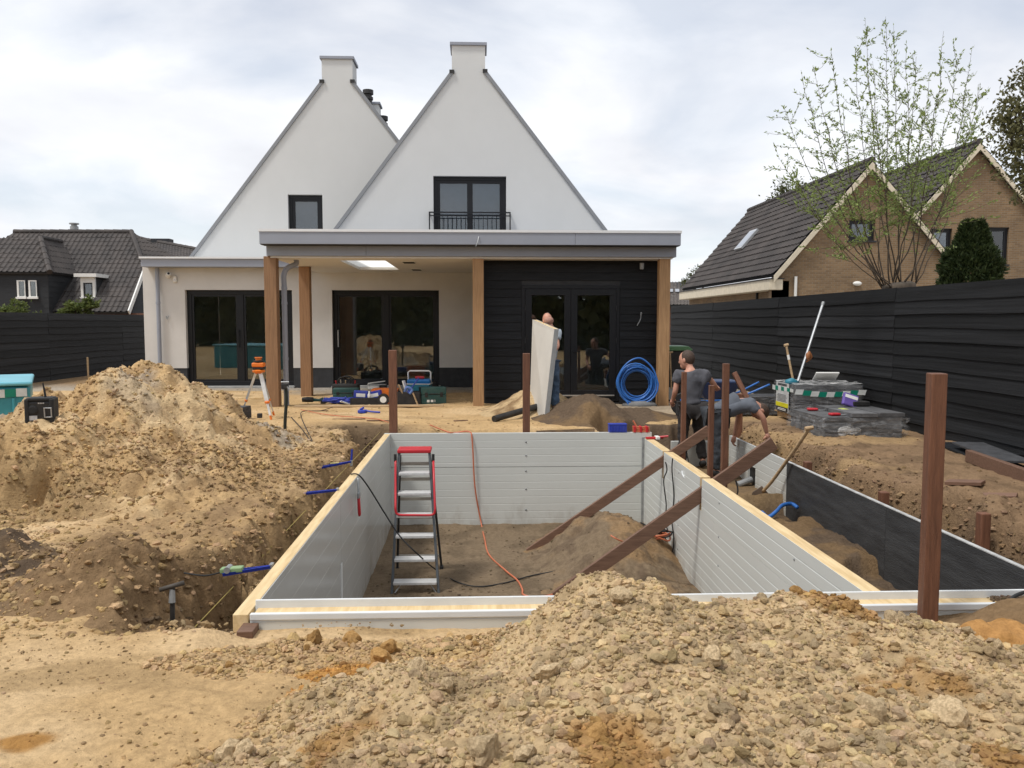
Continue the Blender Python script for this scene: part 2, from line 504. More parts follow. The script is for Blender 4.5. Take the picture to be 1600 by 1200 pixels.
def h_ground(x, y):
    "height and masks of the ground without the loose heaps"
    und = 0.035 * fbm(x * 0.35, y * 0.35, 3, 21) + 0.018 * fbm(x * 1.4, y * 1.4, 4, 22)
    near = sm(30, 16, y)
    fine = 0.008 * fbm(x * 6, y * 6, 4, 23)
    z = (und + fine) * near - 0.02 - 0.075 * sm(3.6, 4.3, y) * sm(4.75, 4.6, y) * sm(-1.5, -1.2, x)
    # wheel tracks and scraped sand in front, on the left
    trk = np.sin((x * 0.55 + y * 0.9) * 38 + 2.5 * fbm(x * 2, y * 2, 2, 30)) * sm(0.1, 0.6, fbm(x * 1.1 + 4, y * 1.1, 3, 31)) * sm(5.2, 4.4, y) * sm(-0.6, -1.2, x)
    z = z + 0.007 * trk + 0.012 * np.abs(fbm(x * 4, y * 7, 4, 32)) * sm(-0.1, 0.4, fbm(x * .9, y * .9, 3, 33)) * sm(6, 4.6, y)
    loose = np.zeros_like(z); wet = np.zeros_like(z)
    # left bank: broken soil up to the trench
    bank = sm(-3.8, -2.4, x) * sm(-1.2, -1.6, x) * sm(4.7, 5.6, y) * sm(14.0, 12.4, y)
    z = z + bank * (rough_soil(x, y, 40) * 1.1 + 0.05 + 0.05 * fbm(x * 0.9, y * 0.9, 3, 41))
    loose = np.maximum(loose, bank)
    xe = left_edge(y)
    fl = lerp(-0.33, -1.0, sm(4.9, 6.6, y)) + 1.6 * rough_soil(x, y, 44)
    t = sm(-0.05, 0.34, x - xe + 0.13 * fbm(x * 3, y * 4, 4, 45) + 0.12 * (worley(x * 3.2, y * 3.2, 48)[0] - .5) + 0.05 * fbm(x * 9, y * 11, 3, 49) + .04 * (worley(x * 9, y * 9, 43)[0] - .5)) * sm(4.28, 4.75, y + 0.12 * fbm(x * 2, y * 2, 3, 46)) * sm(13.0, 12.6, y + 0.15 * fbm(x * 2, y, 3, 47)) * (x < 1.8)
    inn = (x > XL + 0.045) & (y < YB0 + 0.05)
    t = np.where(inn, 0, t)
    t = np.where((y > YB0 + 0.05) & (x > -1.2), t * sm(12.75, 12.45, y), t)
    z = lerp(z, fl, t)
    wet = np.maximum(wet, t)
    # right-hand platform, rough along the cut
    plat = sm(3.6, 4.1, x) * sm(13.5, 12, y) * sm(1.5, 3, y)
    z = z + plat * (0.05 + rough_soil(x, y, 50) * (0.3 + 0.6 * sm(5.6, 4.6, x) + 0.6 * sm(8.2, 6.8, y) * sm(3.9, 4.3, x)))
    # cut behind the outer panel
    xr = 3.98 + 0.14 * fbm(y * 1.1, y * 0 + 5, 4, 52) + 0.22 * sm(9.5, 7.0, y)
    tr = sm(0.14, -0.12, x - xr + 0.06 * fbm(x * 4, y * 4, 3, 53)) * (x > XO + 0.04) * sm(3.6, 4.4, y) * sm(12.9, 12.5, y)
    z = lerp(z, -0.55 + 0.6 * rough_soil(x, y, 54), tr)
    # working hole round the two men
    th = sm(1.75, 2.15, x + 0.1 * fbm(x, y * 3, 3, 55)) * sm(4.3, 3.9, x + 0.15 * fbm(x * 2, y * 2, 3, 56)) * sm(13.35, 13.0, y + 0.15 * fbm(x * 3, y, 3, 57)) * sm(YM - 0.2, YM + 0.1, y)
    th = np.where((x < XR - 0.06) & (y < YB0 + 0.05), 0, th)
    z = lerp(z, -0.52 + 0.6 * rough_soil(x, y, 58), th)
    wet = np.maximum(wet, np.maximum(th * 0.8, tr * 0.8))
    # channel between pool wall and outer panel
    ch = (x > XR - 0.06) & (x <= XO + 0.04) & (y > YF0 + 0.07) & (y <= YM)
    zc = -0.66 + 0.14 * sm(0.0, 0.12, fbm(x * 1.2, y * 1.2, 3, 60) + 0.3 * sm(7.7, 8.2, y) - 0.12) + 0.14 * sm(5.9, 5.2, y) + 0.8 * rough_soil(x, y, 61) * 0.8
    z = np.where(ch, zc, z); wet = np.where(ch, 0.72, wet)
    # pool floor
    pool = (x > XL + 0.045) & (x < XR - 0.06) & (y > YF0 + 0.07) & (y < YB0 + 0.05)
    zp = -1.40 + 0.35 * rough_soil(x, y, 62) + 0.05 * sm(11.2, 12.0, y)
    z = np.where(pool, zp, z); wet = np.where(pool, 0.62, wet)
    return z, loose, wet, pool, ch, th, plat


def bump_(x, y, cx_, cy_, rx, ry, h, p=2.0, ang=0.0):
    c, s = math.cos(ang), math.sin(ang)
    u = ((x - cx_) * c + (y - cy_) * s) / rx; v = (-(x - cx_) * s + (y - cy_) * c) / ry
    return h * np.exp(-(u * u + v * v) ** (p / 2))


def h_spoil(x, y):
    "big heap on the left"
    wx = x + 0.22 * fbm(x * 1.3, y * 1.3, 3, 71); wy = y + 0.22 * fbm(x * 1.3 + 9, y * 1.3, 3, 72)
    a = bump_(wx, wy, -4.0, 10.3, 1.0, 1.2, 1.07, 3.0)
    b = bump_(wx, wy, -4.65, 8.15, 1.75, 1.45, 0.60, 3.2)
    b2 = bump_(wx, wy, -6.6, 8.2, 1.3, 1.3, 0.55, 3.0)
    c = bump_(wx, wy, -2.9, 8.5, 0.75, 1.6, 0.30, 2.6)
    d = np.maximum(bump_(wx, wy, -3.25, 10.4, 0.8, 0.9, 0.42, 2.4), bump_(wx, wy, -5.0, 9.9, 0.8, 0.9, 0.72, 2.6))
    h = np.maximum.reduce([a, b, c, d, b2]) + 0.12 * np.minimum(a, b) / 0.6
    # dug-out face towards the camera
    cut = sm(-0.09, 0.11, wy - 7.1 - 0.35 * sm(-3.2, -4.0, x) + 0.28 * fbm(x * 1.7, y * 0.6, 4, 73))
    h = h * lerp(0.10, 1.0, np.where(x > -3.05, 1 - (1 - cut) * 0.75, cut))
    h = h * sm(0.02, 0.30, left_edge(y) - x)
    v1, v2 = worley(x * 1.9 + .5 * fbm(x * 2, y * 2, 2, 77), y * 1.9, 76)
    r = rough_soil(x, y, 74) * 2.0 + 0.07 * np.abs(fbm(x * 2.6, y * 2.6, 4, 75)) + 0.13 * (0.5 - v1) + 0.05 * sm(0.10, 0.0, v2 - v1) * -1
    return h + r * sm(0.04, 0.25, h) - 0.05


CX = np.array([-1.6, -1.25, -1.0, -0.75, -0.5, -0.25, 0.02, 0.14, 0.24, 0.36, 0.53, 0.73, 0.86, 0.98, 1.10, 1.33, 1.6, 1.96, 2.13, 2.25, 2.36, 2.55, 3.2])
CZ = np.array([-.12, -.04, 0.01, 0.09, 0.06, 0.04, 0.05, 0.12, 0.23, 0.31, 0.385, 0.42, 0.40, 0.33, 0.285, 0.245, 0.262, 0.235, 0.215, 0.165, 0.12, 0.07, 0.02])


def h_clay(x, y):
    "heap of clay clods in the foreground"
    c = np.interp(x + 0.03 * fbm(x * 5, y * 5, 2, 81), CX, CZ)
    near = lerp(0.52, 1.0, sm(2.0, 3.7, y))
    far = sm(4.56, 3.95, y + 0.10 * fbm(x * 3, y * 3, 2, 82))
    c = c - 0.045 - 0.05 * sm(0.15, -0.1, x)
    base = np.interp(x + 0.35 * (y - 3.0) * 0.0, [-1.7, -1.35, -0.75, 0, 0.6, 3.2], [-0.12, -0.05, 0.10, 0.16, 0.22, 0.20])
    # the foot of the heap spreads to the left towards the camera
    lo = np.interp(x - 0.42 * (y - 2.9), [-1.75, -1.25, -0.85, -0.2, 0.6], [-0.14, -0.03, 0.09, 0.14, 0.2])
    h = np.maximum(c * near, lo * sm(4.0, 3.3, y)) * far - 0.10 * (1 - far)
    r = rough_soil(x, y, 83) * 1.15
    return h + r * sm(-0.02, 0.08, h) - 0.01


def h_inpool(x, y):
    wx = x + 0.15 * fbm(x * 1.5, y * 1.5, 3, 91); wy = y + 0.15 * fbm(x * 1.5 + 5, y * 1.5, 3, 92)
    h = np.maximum(bump_(wx, wy, 1.72, 10.35, 0.62, 1.25, 0.60, 2.2), bump_(wx, wy, 1.75, 8.4, 0.75, 1.4, 0.20, 2.2))
    return -1.43 + h + rough_soil(x, y, 93) * 0.9 * sm(0.03, 0.2, h) + 0.0


def h_pale(x, y):
    h = bump_(x, y, 1.12, 15.3, 0.62, 0.7, 0.56, 1.7)
    return h + rough_soil(x, y, 95) * 1.0 * sm(0.03, 0.2, h) - 0.06


def h_dark(x, y):
    wx = x + 0.1 * fbm(x * 1.5, y * 1.5, 3, 96)
    h = np.maximum(bump_(wx, y, 1.85, 13.75, 0.62, 0.6, 0.46, 2.0), bump_(wx, y, 2.5, 14.1, 0.8, 0.6, 0.20, 2.2))
    return h + rough_soil(x, y, 97) * 0.9 * sm(0.03, 0.2, h) - 0.05


def h_humus(x, y):
    h = np.maximum(bump_(x, y, -3.35, 5.65, 0.42, 0.33, 0.20, 2.4), bump_(x, y, -2.38, 5.25, 0.42, 0.5, 0.22, 2.2))
    return h + (rough_soil(x, y, 98) * 1.9 + .06 * (.5 - worley(x * 3, y * 3, 101)[0])) * sm(0.02, 0.12, h) - 0.05


def h_orange(x, y):
    h = bump_(x, y, 2.66, 3.98, 0.30, 0.22, 0.125, 2.2)
    return h + rough_soil(x, y, 99) * 1.3 * sm(0.02, 0.12, h) - 0.04


def h_loam(x, y):
    h = bump_(x, y, 3.05, 4.22, 0.36, 0.26, 0.21, 2.4)
    return h + rough_soil(x, y, 100) * 0.5 * sm(0.02, 0.12, h) - 0.04


HEAPS = [h_spoil, h_clay, h_inpool, h_pale, h_dark, h_humus, h_orange, h_loam]


def top(x, y):
    "height of whatever soil lies at x, y"
    xa = np.array([float(x)]); ya = np.array([float(y)])
    z = h_ground(xa, ya)[0][0]
    for f in HEAPS:
        if f is h_inpool and not (XLi < x < XRi and YF1 < y < YB0): continue
        if z > -0.14 or f is h_inpool: z = max(z, float(f(xa, ya)[0]))
    return z


# soil colours
SAND = np.array([.57, .39, .20]); SANDL = np.array([.66, .475, .27]); BROWN = np.array([.225, .148, .08]); HUM = np.array([.115, .082, .056])
CLAY = np.array([.60, .445, .258]); GREY = np.array([.30, .285, .26]); OCH = np.array([.50, .25, .065]); PLAT = np.array([.26, .172, .102]); FLOOR = np.array([.215, .16, .105])


def mixc(a, b, t): return a + (b - a) * np.asarray(t)[..., None]


def col_ground(x, y, d):
    z, loose, wet, pool, ch, th, plat = d
    n = fbm(x * 0.9, y * 0.9, 5, 110); n2 = fbm(x * 3.3, y * 3.3, 5, 111)
    c = mixc(np.broadcast_to(SAND, x.shape + (3,)), SANDL, sm(-0.2, 0.6, n))
    c = mixc(c, SAND * 0.74, 0.75 * sm(0.05, 0.55, fbm(x * 1.7, y * 2.6, 5, 112)))
    c = mixc(c, BROWN * 1.3, loose * (0.35 + 0.45 * sm(-0.2, 0.4, n2)))
    # grey gravel before the house, dusty ground behind
    c = mixc(c, GREY, 0.7 * sm(18.3, 19.6, y + 0.8 * n) * sm(-5, -4, x))
    c = mixc(c, GREY * 0.85, 0.6 * sm(14.2, 15, y) * sm(2.2, 2.8, x))
    c = mixc(c, GREY * 1.2, 0.75 * sm(20.0, 20.4, y))
    c = mixc(c, BROWN * 1.2, sm(20.5, 23, y) * sm(-8.6, -9.4, x))
    c = mixc(c, mixc(np.broadcast_to(PLAT, x.shape + (3,)), PLAT * 0.72, sm(-0.1, 0.5, n2)), sm(3.5, 4.0, x) * sm(14.5, 13, y) * sm(2.5, 3.2, y))
    c = mixc(c, SAND * 0.9, 0.5 * plat * sm(0.25, 0.6, n))
    c = mixc(c, mixc(np.broadcast_to(BROWN * 0.8, x.shape + (3,)), HUM * .95, sm(-0.4, 0.3, n2)), wet)
    c = mixc(c, mixc(np.broadcast_to(FLOOR, x.shape + (3,)), FLOOR * 0.75, sm(0, 0.5, n2)), pool * 1.0)
    c = mixc(c, mixc(np.broadcast_to(BROWN * 0.85, x.shape + (3,)), HUM * 1.1, sm(-.2, 0.5, n2)), ch * 1.0)
    # dark topsoil behind the pool corner, ochre stain in the sand
    c = mixc(c, HUM, 0.85 * bump_(x, y, -1.75, 12.9, 0.75, 0.45, 1, 3))
    c = mixc(c, OCH * 0.8, 0.9 * sm(0.35, 0.7, bump_(x, y, -1.78, 3.18, 0.16, 0.09, 1, 2) + 0.25 * n2))
    return c


def grid_obj(name, X, Y, Z, C_, keep=None, m=None, parent=None, smooth=True):
    ny, nx = X.shape
    idx = np.arange(ny * nx).reshape(ny, nx)
    q = np.stack([idx[:-1, :-1], idx[:-1, 1:], idx[1:, 1:], idx[1:, :-1]], -1).reshape(-1, 4)
    if keep is not None:
        k = keep.reshape(-1)
        q = q[k[q].any(1)]
    used = np.zeros(ny * nx, bool); used[q.ravel()] = True
    rm = np.cumsum(used) - 1
    q = rm[q]
    v = np.stack([X.ravel(), Y.ravel(), Z.ravel()], -1)[used]
    if parent is not None:
        o_ = ORG[parent.name]; v = v - np.array([o_.x, o_.y, o_.z])
    c = np.concatenate([C_.reshape(-1, 3), np.ones((ny * nx, 1))], 1)[used]
    return raw_obj(name, v, q, c, m or M_soil, parent, smooth)


def raw_obj(name, v, q, c, m, parent=None, smooth=True):
    k = q.shape[1]
    me = bpy.data.meshes.new(name)
    me.vertices.add(len(v)); me.vertices.foreach_set('co', v.astype(np.float32).ravel())
    me.loops.add(q.size); me.loops.foreach_set('vertex_index', q.astype(np.int32).ravel())
    me.polygons.add(len(q)); me.polygons.foreach_set('loop_start', np.arange(0, q.size, k, dtype=np.int32))
    me.polygons.foreach_set('use_smooth', np.full(len(q), smooth))
    me.update(calc_edges=True)
    if c is not None:
        at = me.attributes.new('Col', 'FLOAT_COLOR', 'POINT')
        at.data.foreach_set('color', c.astype(np.float32).ravel())
    return link(name, me, m, parent)


def axis(segs):
    r = []
    for a, b, s in segs:
        n = max(1, int(round((b - a) / s)))
        r += list(np.linspace(a, b, n, endpoint=False))
    r.append(segs[-1][1])
    return np.array(r)


gx = axis([(-400, -60, 40), (-60, -14, 2.5), (-14, -8, 0.12), (-8, -3.6, 0.04), (-3.6, 4.6, 0.022), (4.6, 7, 0.04), (7, 14, 0.3), (14, 60, 3), (60, 400, 40)])
yy = []
y_ = 1.5
while y_ < 24:
    yy.append(y_); y_ += max(0.019, 0.0054 * y_)
gy = np.concatenate([axis([(-60, 0, 6), (0, 1.5, 0.1)])[:-1], np.array(yy), axis([(24, 60, 2), (60, 600, 30)])])


def snap(a, vals):
    for v in vals:
        a = a[np.abs(a - v) > 0.012]
        a = np.concatenate([a, [v - 0.008, v + 0.008]])
    return np.sort(a)


gx = snap(gx, [XL + 0.045, XR - 0.06, XO + 0.04])
gy = snap(gy, [YF0 + 0.07, YB0 + 0.05])
GX, GY = np.meshgrid(gx, gy)
d_ = h_ground(GX, GY)
GZ = d_[0]
gc = col_ground(GX, GY, d_)
ground = grid_obj('ground', GX, GY, GZ, gc)
tag(ground, 'sandy building ground dug up round the pool pit', 'ground', kind='structure')


def heap(name, label, f, x0, x1, y0, y1, step, colf, stepy=None):
    xs = np.arange(x0, x1, step); ys = np.arange(y0, y1, stepy or step)
    X, Y = np.meshgrid(xs, ys)
    Z = f(X, Y)
    g = h_ground(X, Y)[0]
    if f is h_inpool:
        keep = Z > g - 0.012
    else:                                   # the heap's flank runs down over the edge of a cut
        Z = Z + np.minimum(0, g + 0.06)
        keep = Z > np.where(g < -0.06, g - 0.002, g - 0.012)
    if f is h_inpool:
        keep &= (X > XLi + 0.0) & (X < XRi + 0.02) & (Y > YF1 - 0.02) & (Y < YB0)
    # sink the rim below the ground
    c0 = ((x0 + x1) / 2, (y0 + y1) / 2, 0)
    t = T(name, label, 'soil heap', c0)
    n = fbm(X * 2.2, Y * 2.2, 5, 120); n2 = fbm(X * 7, Y * 7, 4, 121)
    grid_obj('soil_body', X, Y, Z, colf(X, Y, n, n2, Z), keep, None, t)
    return t


def B3(c, x): return np.broadcast_to(c, x.shape + (3,))


def c_spoil(x, y, n, n2, z):
    c = mixc(B3(SAND * 0.98, x), CLAY * 1.08, sm(-0.1, 0.5, n))
    c = mixc(c, BROWN * 1.5, 0.6 * sm(0.05, 0.6, n2 + 0.4 * fbm(x * 0.8, y * 0.8, 3, 122)))
    c = mixc(c, SAND * 0.62, 0.8 * sm(7.8, 7.3, y) * sm(-2.9, -3.4, x) * sm(6.2, 6.8, y))
    return mixc(c, GREY * 1.15, 0.6 * sm(0.3, 0.7, fbm(x * 1.6 + 3, y * 1.6, 4, 123)) * sm(9, 10, y))


def c_clay(x, y, n, n2, z):
    c = mixc(B3(CLAY, x), CLAY * 0.72, sm(0.0, 0.6, n2))
    c = mixc(c, OCH, 0.8 * sm(0.5, 0.85, bump_(x, y, -0.66, 3.72, 0.28, 0.18, 1.1, 2) + 0.22 * n2 + 0.1 * n))
    c = mixc(c, OCH * 0.75, 0.65 * sm(0.45, 0.75, n + 0.2 * n2))
    c = mixc(c, BROWN * 1.25, 0.75 * sm(0.1, 0.6, fbm(x * 1.5 + 8, y * 1.5, 4, 124)))      # damp patches
    c = mixc(c, SAND, 0.8 * sm(0.07, 0.0, z))
    c = mixc(c, OCH * 1.1, 0.85 * sm(0.35, 0.7, bump_(x, y, -0.66, 3.68, 0.30, 0.20, 1.0, 2) + 0.22 * n2 + 0.1 * n))
    return mixc(c, OCH * .8, 0.7 * sm(0.45, 0.8, bump_(x, y, 0.42, 2.62, 0.22, 0.35, 1.0, 2) + 0.25 * n2 + 0.1 * n))


def lump(sub, seed):
    "a broken irregular clod: lobes, broken flats, rough skin"
    bm = bmesh.new(); bmesh.ops.create_icosphere(bm, subdivisions=sub, radius=1.0)
    v = np.array([q.co[:] for q in bm.verts]); f = np.array([[q.index for q in p.verts] for p in bm.faces]); bm.free()
    r = np.random.default_rng(seed)
    for _ in range(4):
        k = r.normal(size=3); k /= np.linalg.norm(k)
        v = v * (1 + 0.32 * r.uniform(-1, 1) * np.maximum(0, v @ k / np.linalg.norm(v, axis=1))[:, None] ** 2)
    for _ in range(5):
        k = r.normal(size=3); k /= np.linalg.norm(k)
        d = np.maximum(0, v @ k - r.uniform(.5, .8))
        v = v - d[:, None] * k * .85
    v = v * (1 + (r.random((len(v), 1)) - .5) * {1: .55, 2: .34, 3: .16}[sub])
    if sub == 3:
        v = v * (1 + 0.13 * np.array([fbm(p[0] * 2.3 + seed, p[1] * 2.3 + p[2] * 1.7, 3, seed) for p in v[:, :, None]]))
    return v, f


def clods(cx_, cy_, cz_, size, color, name, parent, seed, sub=1, kind='stuff', squash=0.75):
    "joined crumbs of soil"
    rng = np.random.default_rng(seed)
    nvar = 14
    BV, bf = [], None
    for q in range(nvar):
        v_, bf = lump(sub, seed * 31 + q)
        BV.append(v_)
    BV = np.array(BV)
    pick = rng.integers(0, nvar, len(cx_))
    bv = BV[0]
    n = len(cx_); k = len(bv)
    a = rng.random((n, 3)) * 6.28
    ca, sa = np.cos(a), np.sin(a)
    Rz = np.zeros((n, 3, 3)); Rz[:, 0, 0] = ca[:, 0]; Rz[:, 0, 1] = -sa[:, 0]; Rz[:, 1, 0] = sa[:, 0]; Rz[:, 1, 1] = ca[:, 0]; Rz[:, 2, 2] = 1
    Rx = np.zeros((n, 3, 3)); Rx[:, 0, 0] = 1; Rx[:, 1, 1] = ca[:, 1]; Rx[:, 1, 2] = -sa[:, 1]; Rx[:, 2, 1] = sa[:, 1]; Rx[:, 2, 2] = ca[:, 1]
    RR = Rz @ Rx
    sc = size[:, None] * (0.65 + 0.7 * rng.random((n, 3)))
    v = BV[pick] * sc[:, None, :]
    v = np.einsum('nij,nkj->nki', RR, v)
    v[..., 2] *= squash
    v += np.stack([cx_, cy_, cz_], -1)[:, None, :]
    if parent is not None:
        o_ = ORG[parent.name]; v -= np.array([o_.x, o_.y, o_.z])
    f = bf[None] + (np.arange(n) * k)[:, None, None]
    cc = color * (0.58 + 0.62 * rng.random((n, 1)) ** .8) * (1 + (rng.random((n, 3)) - .5) * np.array([.05, .08, .22]))
    cc = np.concatenate([cc, np.ones((n, 1))], 1)
    c = np.repeat(cc, k, 0)
    o = raw_obj(name, v.reshape(-1, 3), f.reshape(-1, 3), c, M_soil, parent, smooth=False)
    if kind: o['kind'] = kind
    return o


def scatter(n, x0, x1, y0, y1, seed, dens=None):
    rng = np.random.default_rng(seed)
    x = x0 + (x1 - x0) * rng.random(n); y = y0 + (y1 - y0) * rng.random(n)
    if dens is not None:
        k = rng.random(n) < dens(x, y)
        x, y = x[k], y[k]
    return x, y


# --- big heap on the left
sp = heap('spoil_heap', 'largest heap of dug sandy soil between the jobsite radio and the pavers', h_spoil, -8.2, -1.9, 6.0, 12.6, 0.024, c_spoil)
xx, yy_ = scatter(42000, -7.6, -2.1, 6.2, 12.2, 5, lambda x, y: 0.15 + 0.85 * sm(-0.25, 0.4, fbm(x * 1.1, y * 1.1, 4, 130)))
zz_ = h_spoil(xx, yy_); k = zz_ > h_ground(xx, yy_)[0] + 0.0
xx, yy_, zz_ = xx[k], yy_[k], zz_[k]
rg = np.random.default_rng(6)
n_ = fbm(xx * 2.2, yy_ * 2.2, 5, 120); n2_ = fbm(xx * 7, yy_ * 7, 4, 121)
clods(xx, yy_, zz_ + 0.002, 0.006 + 0.026 * rg.random(len(xx)) ** 3, c_spoil(xx, yy_, n_, n2_, zz_), 'soil_crumb', sp, 7, sub=1)

# --- clay clods in the foreground
cl = heap('clay_heap', 'heap of pale crumbly clay clods in front of the pool wall', h_clay, -1.7, 3.1, 1.6, 4.62, 0.016, c_clay)


def on_clay(n, seed, smin, smax, pw, margin=0.0):
    x, y = scatter(n, -1.6, 2.95, 1.75, 4.45, seed, (lambda a, b: 0.22 + 0.78 * sm(-0.25, 0.35, fbm(a * 2.1, b * 2.1, 4, 150))) if smax > .02 else None)
    z = h_clay(x, y)
    k_ = (z > h_ground(x, y)[0] + margin) & (np.abs(x - 0.3) < 0.68 * y + 0.5)
    x, y, z = x[k_], y[k_], z[k_]
    r = np.random.default_rng(seed + 1)
    s = smin + (smax - smin) * r.random(len(x)) ** pw
    return x, y, z, s, c_clay(x, y, fbm(x * 2.2, y * 2.2, 5, 120), fbm(x * 7, y * 7, 4, 121), z)


x, y, z, s, c = on_clay(36000, 11, 0.005, 0.015, 2.0, -0.005)
clods(x, y, z + 0.001, s, c, 'fine_crumb', cl, 12, sub=1)
x, y, z, s, c = on_clay(12500, 13, 0.009, 0.027, 2.6)
clods(x, y, z + s * 0.25, s, c, 'clay_crumb', cl, 14, sub=2)
# the largest clods one by one
cm = []
for i in range(12):
    v_, f_ = lump(3, 900 + i)
    me = bpy.data.meshes.new('clod'); me.from_pydata(v_.tolist(), [], f_.tolist())
    cm.append(me)
M_clod = mat('clay_clod', (0.40, 0.294, 0.172), 0.95, scale=5, col2=(0.69, 0.525, 0.32), bump=0.8, bscale=24, spec=0.12, detail=8, rnd=0.22)
M_clodo = mat('ochre_clod', (0.36, 0.20, 0.07), 0.95, scale=5, col2=(0.52, 0.31, 0.12), bump=0.8, bscale=24, spec=0.12, detail=8, rnd=0.2)
cmo = [m_.copy() for m_ in cm]
x, y, z, s, c = on_clay(1300, 15, 0.021, 0.064, 3.4, 0.03)
rr = random.Random(3)
for i in range(min(285, len(x))):
    och = c[i][0] / c[i][2] > 2.6
    link('clod', (cmo if och else cm)[i % 12], M_clodo if och else M_clod, cl, Vector((x[i], y[i], z[i] + s[i] * 0.32)) - ORG[cl.name], (rr.uniform(0, 6), rr.uniform(0, 6), rr.uniform(0, 6)), (s[i], s[i] * rr.uniform(.7, 1), s[i] * rr.uniform(.65, .95)))

# --- the other heaps
heap('soil_heap', 'brown soil heap inside the pool under the two braces', h_inpool, -0.6, 2.5, 5.5, 12.0, 0.024, lambda x, y, n, n2, z: mixc(mixc(B3(FLOOR * 1.02, x), BROWN * 1.25, sm(-0.2, 0.5, n)), HUM * 1.2, 0.7 * sm(0.1, 0.6, n2)))
heap('soil_heap', 'pale soil heap before the black double door, behind the carried panel', h_pale, -0.1, 2.4, 14.0, 16.5, 0.028, lambda x, y, n, n2, z: mixc(mixc(B3(CLAY * 0.95, x), BROWN * 1.2, sm(-0.1, 0.5, n)), BROWN, 0.5 * sm(0.1, 0.6, n2)))
heap('soil_heap', 'dark topsoil heap behind the pool between panel and blue hose', h_dark, 0.9, 4.0, 12.6, 15.4, 0.026, lambda x, y, n, n2, z: mixc(B3(HUM * 1.15, x), BROWN * 0.9, sm(0.0, 0.6, n)))
hm = heap('soil_heap', 'low dark soil heap beside the T-handled spade', h_humus, -4.2, -1.7, 4.1, 6.7, 0.018, lambda x, y, n, n2, z: mixc(mixc(B3(HUM * 1.1, x), BROWN * 1.15, sm(-2.9, -2.6, x)), BROWN * 1.5, 0.6 * sm(0.1, 0.6, n2)))
heap('soil_heap', 'bright ochre sand heap at the right end of the clay heap', h_orange, 2.1, 3.2, 3.5, 4.5, 0.016, lambda x, y, n, n2, z: mixc(B3(OCH * .95 + .04, x), OCH * 0.62, sm(-.2, 0.5, n2)))
heap('soil_heap', 'smooth brown loam heap at the end of the pool front wall', h_loam, 2.5, 3.7, 3.8, 4.8, 0.016, lambda x, y, n, n2, z: mixc(B3(BROWN * 1.1, x), BROWN * 0.8, sm(0, 0.5, n2)))

# crumbs lying about on the ground
def ground_crumbs(n, x0, x1, y0, y1, seed, smin, smax, pw, dens, name, tint=1.0, label=None):
    x, y = scatter(n, x0, x1, y0, y1, seed, dens)
    d = h_ground(x, y)
    z = d[0]
    for f in (h_spoil, h_humus, h_clay):
        z = np.where(z > -0.14, np.maximum(z, f(x, y)), z)
    z = np.where(d[3], np.maximum(z, h_inpool(x, y)), z)
    c = col_ground(x, y, d) * tint
    r = np.random.default_rng(seed + 1)
    o = clods(x, y, z + 0.001, smin + (smax - smin) * r.random(len(x)) ** pw, c, name, None, seed + 2, sub=1)
    tag(o, label, 'soil crumbs')
    return o


ground_crumbs(21000, -4.2, -1.38, 4.3, 12.8, 31, 0.006, 0.032, 3, lambda x, y: (0.25 + 0.75 * sm(-0.2, 0.4, fbm(x * 1.4, y * 1.4, 4, 131))) * (x < XL - .04), 'soil_crumbs', 0.95, 'loose crumbs of soil along the left trench edge')
def wall_crumbs(n, x0, x1, y0, y1, seed, s0, s1, label, tint):
    "crumbs sticking in the cut faces: more of them the steeper the soil"
    x, y = scatter(n, x0, x1, y0, y1, seed)
    f = lambda a, b: np.maximum(h_ground(a, b)[0], h_humus(a, b) + np.minimum(0, h_ground(a, b)[0] + .06))
    z = f(x, y); e = .02
    g = np.hypot((f(x + e, y) - z) / e, (f(x, y + e) - z) / e)
    r = np.random.default_rng(seed + 1)
    k = (r.random(len(x)) < np.clip((g - .6) / 3.0, 0, 1)) & (g < 12)
    x, y, z = x[k], y[k], z[k]
    d = h_ground(x, y)
    o = clods(x, y, z, s0 + (s1 - s0) * r.random(len(x)) ** 2.2, col_ground(x, y, d) * tint, 'soil_crumbs', None, seed + 2, sub=1)
    return tag(o, label, 'soil crumbs')


wall_crumbs(17000, -2.7, XL - .06, 4.3, 12.9, 141, .006, .034, 'lumps of soil in the cut face of the left trench', 1.25)
wall_crumbs(8000, XOo + .05, 4.8, 4.2, 13.0, 151, .008, .036, 'lumps of soil in the cut face behind the outer panel', 1.35)
ground_crumbs(2600, -3.2, -0.4, 2.6, 5.0, 41, 0.003, 0.013, 3, lambda x, y: 0.2 + 0.8 * sm(0.0, 0.5, fbm(x * 1.6, y * 1.6, 4, 132)), 'soil_crumbs', 0.75, 'sparse crumbs on the sand left of the clay heap')
ground_crumbs(5000, 3.75, 6.3, 4.0, 13.0, 51, 0.006, 0.03, 3, lambda x, y: 0.12 + 0.88 * np.maximum(sm(4.9, 4.2, x), sm(7.8, 6.2, y)), 'soil_crumbs', 0.95, 'brown crumbs of soil along the right trench edge')
ground_crumbs(5000, -1.2, 2.4, 4.8, 12.0, 61, 0.005, 0.022, 3, lambda x, y: 0.2 + 0.8 * sm(0.0, 0.4, fbm(x * 1.4, y * 1.4, 4, 133)), 'soil_crumbs', 0.85, 'crumbs of soil on the pool floor')
ground_crumbs(4500, -6.0, 4.5, 12.4, 20.9, 71, 0.006, 0.03, 4, lambda x, y: 0.15 + 0.85 * np.maximum(sm(0.1, 0.5, fbm(x * 0.8, y * 0.8, 4, 134)), sm(19.3, 20.2, y)), 'gravel_crumbs', 0.95, 'scattered grit on the ground before the house')
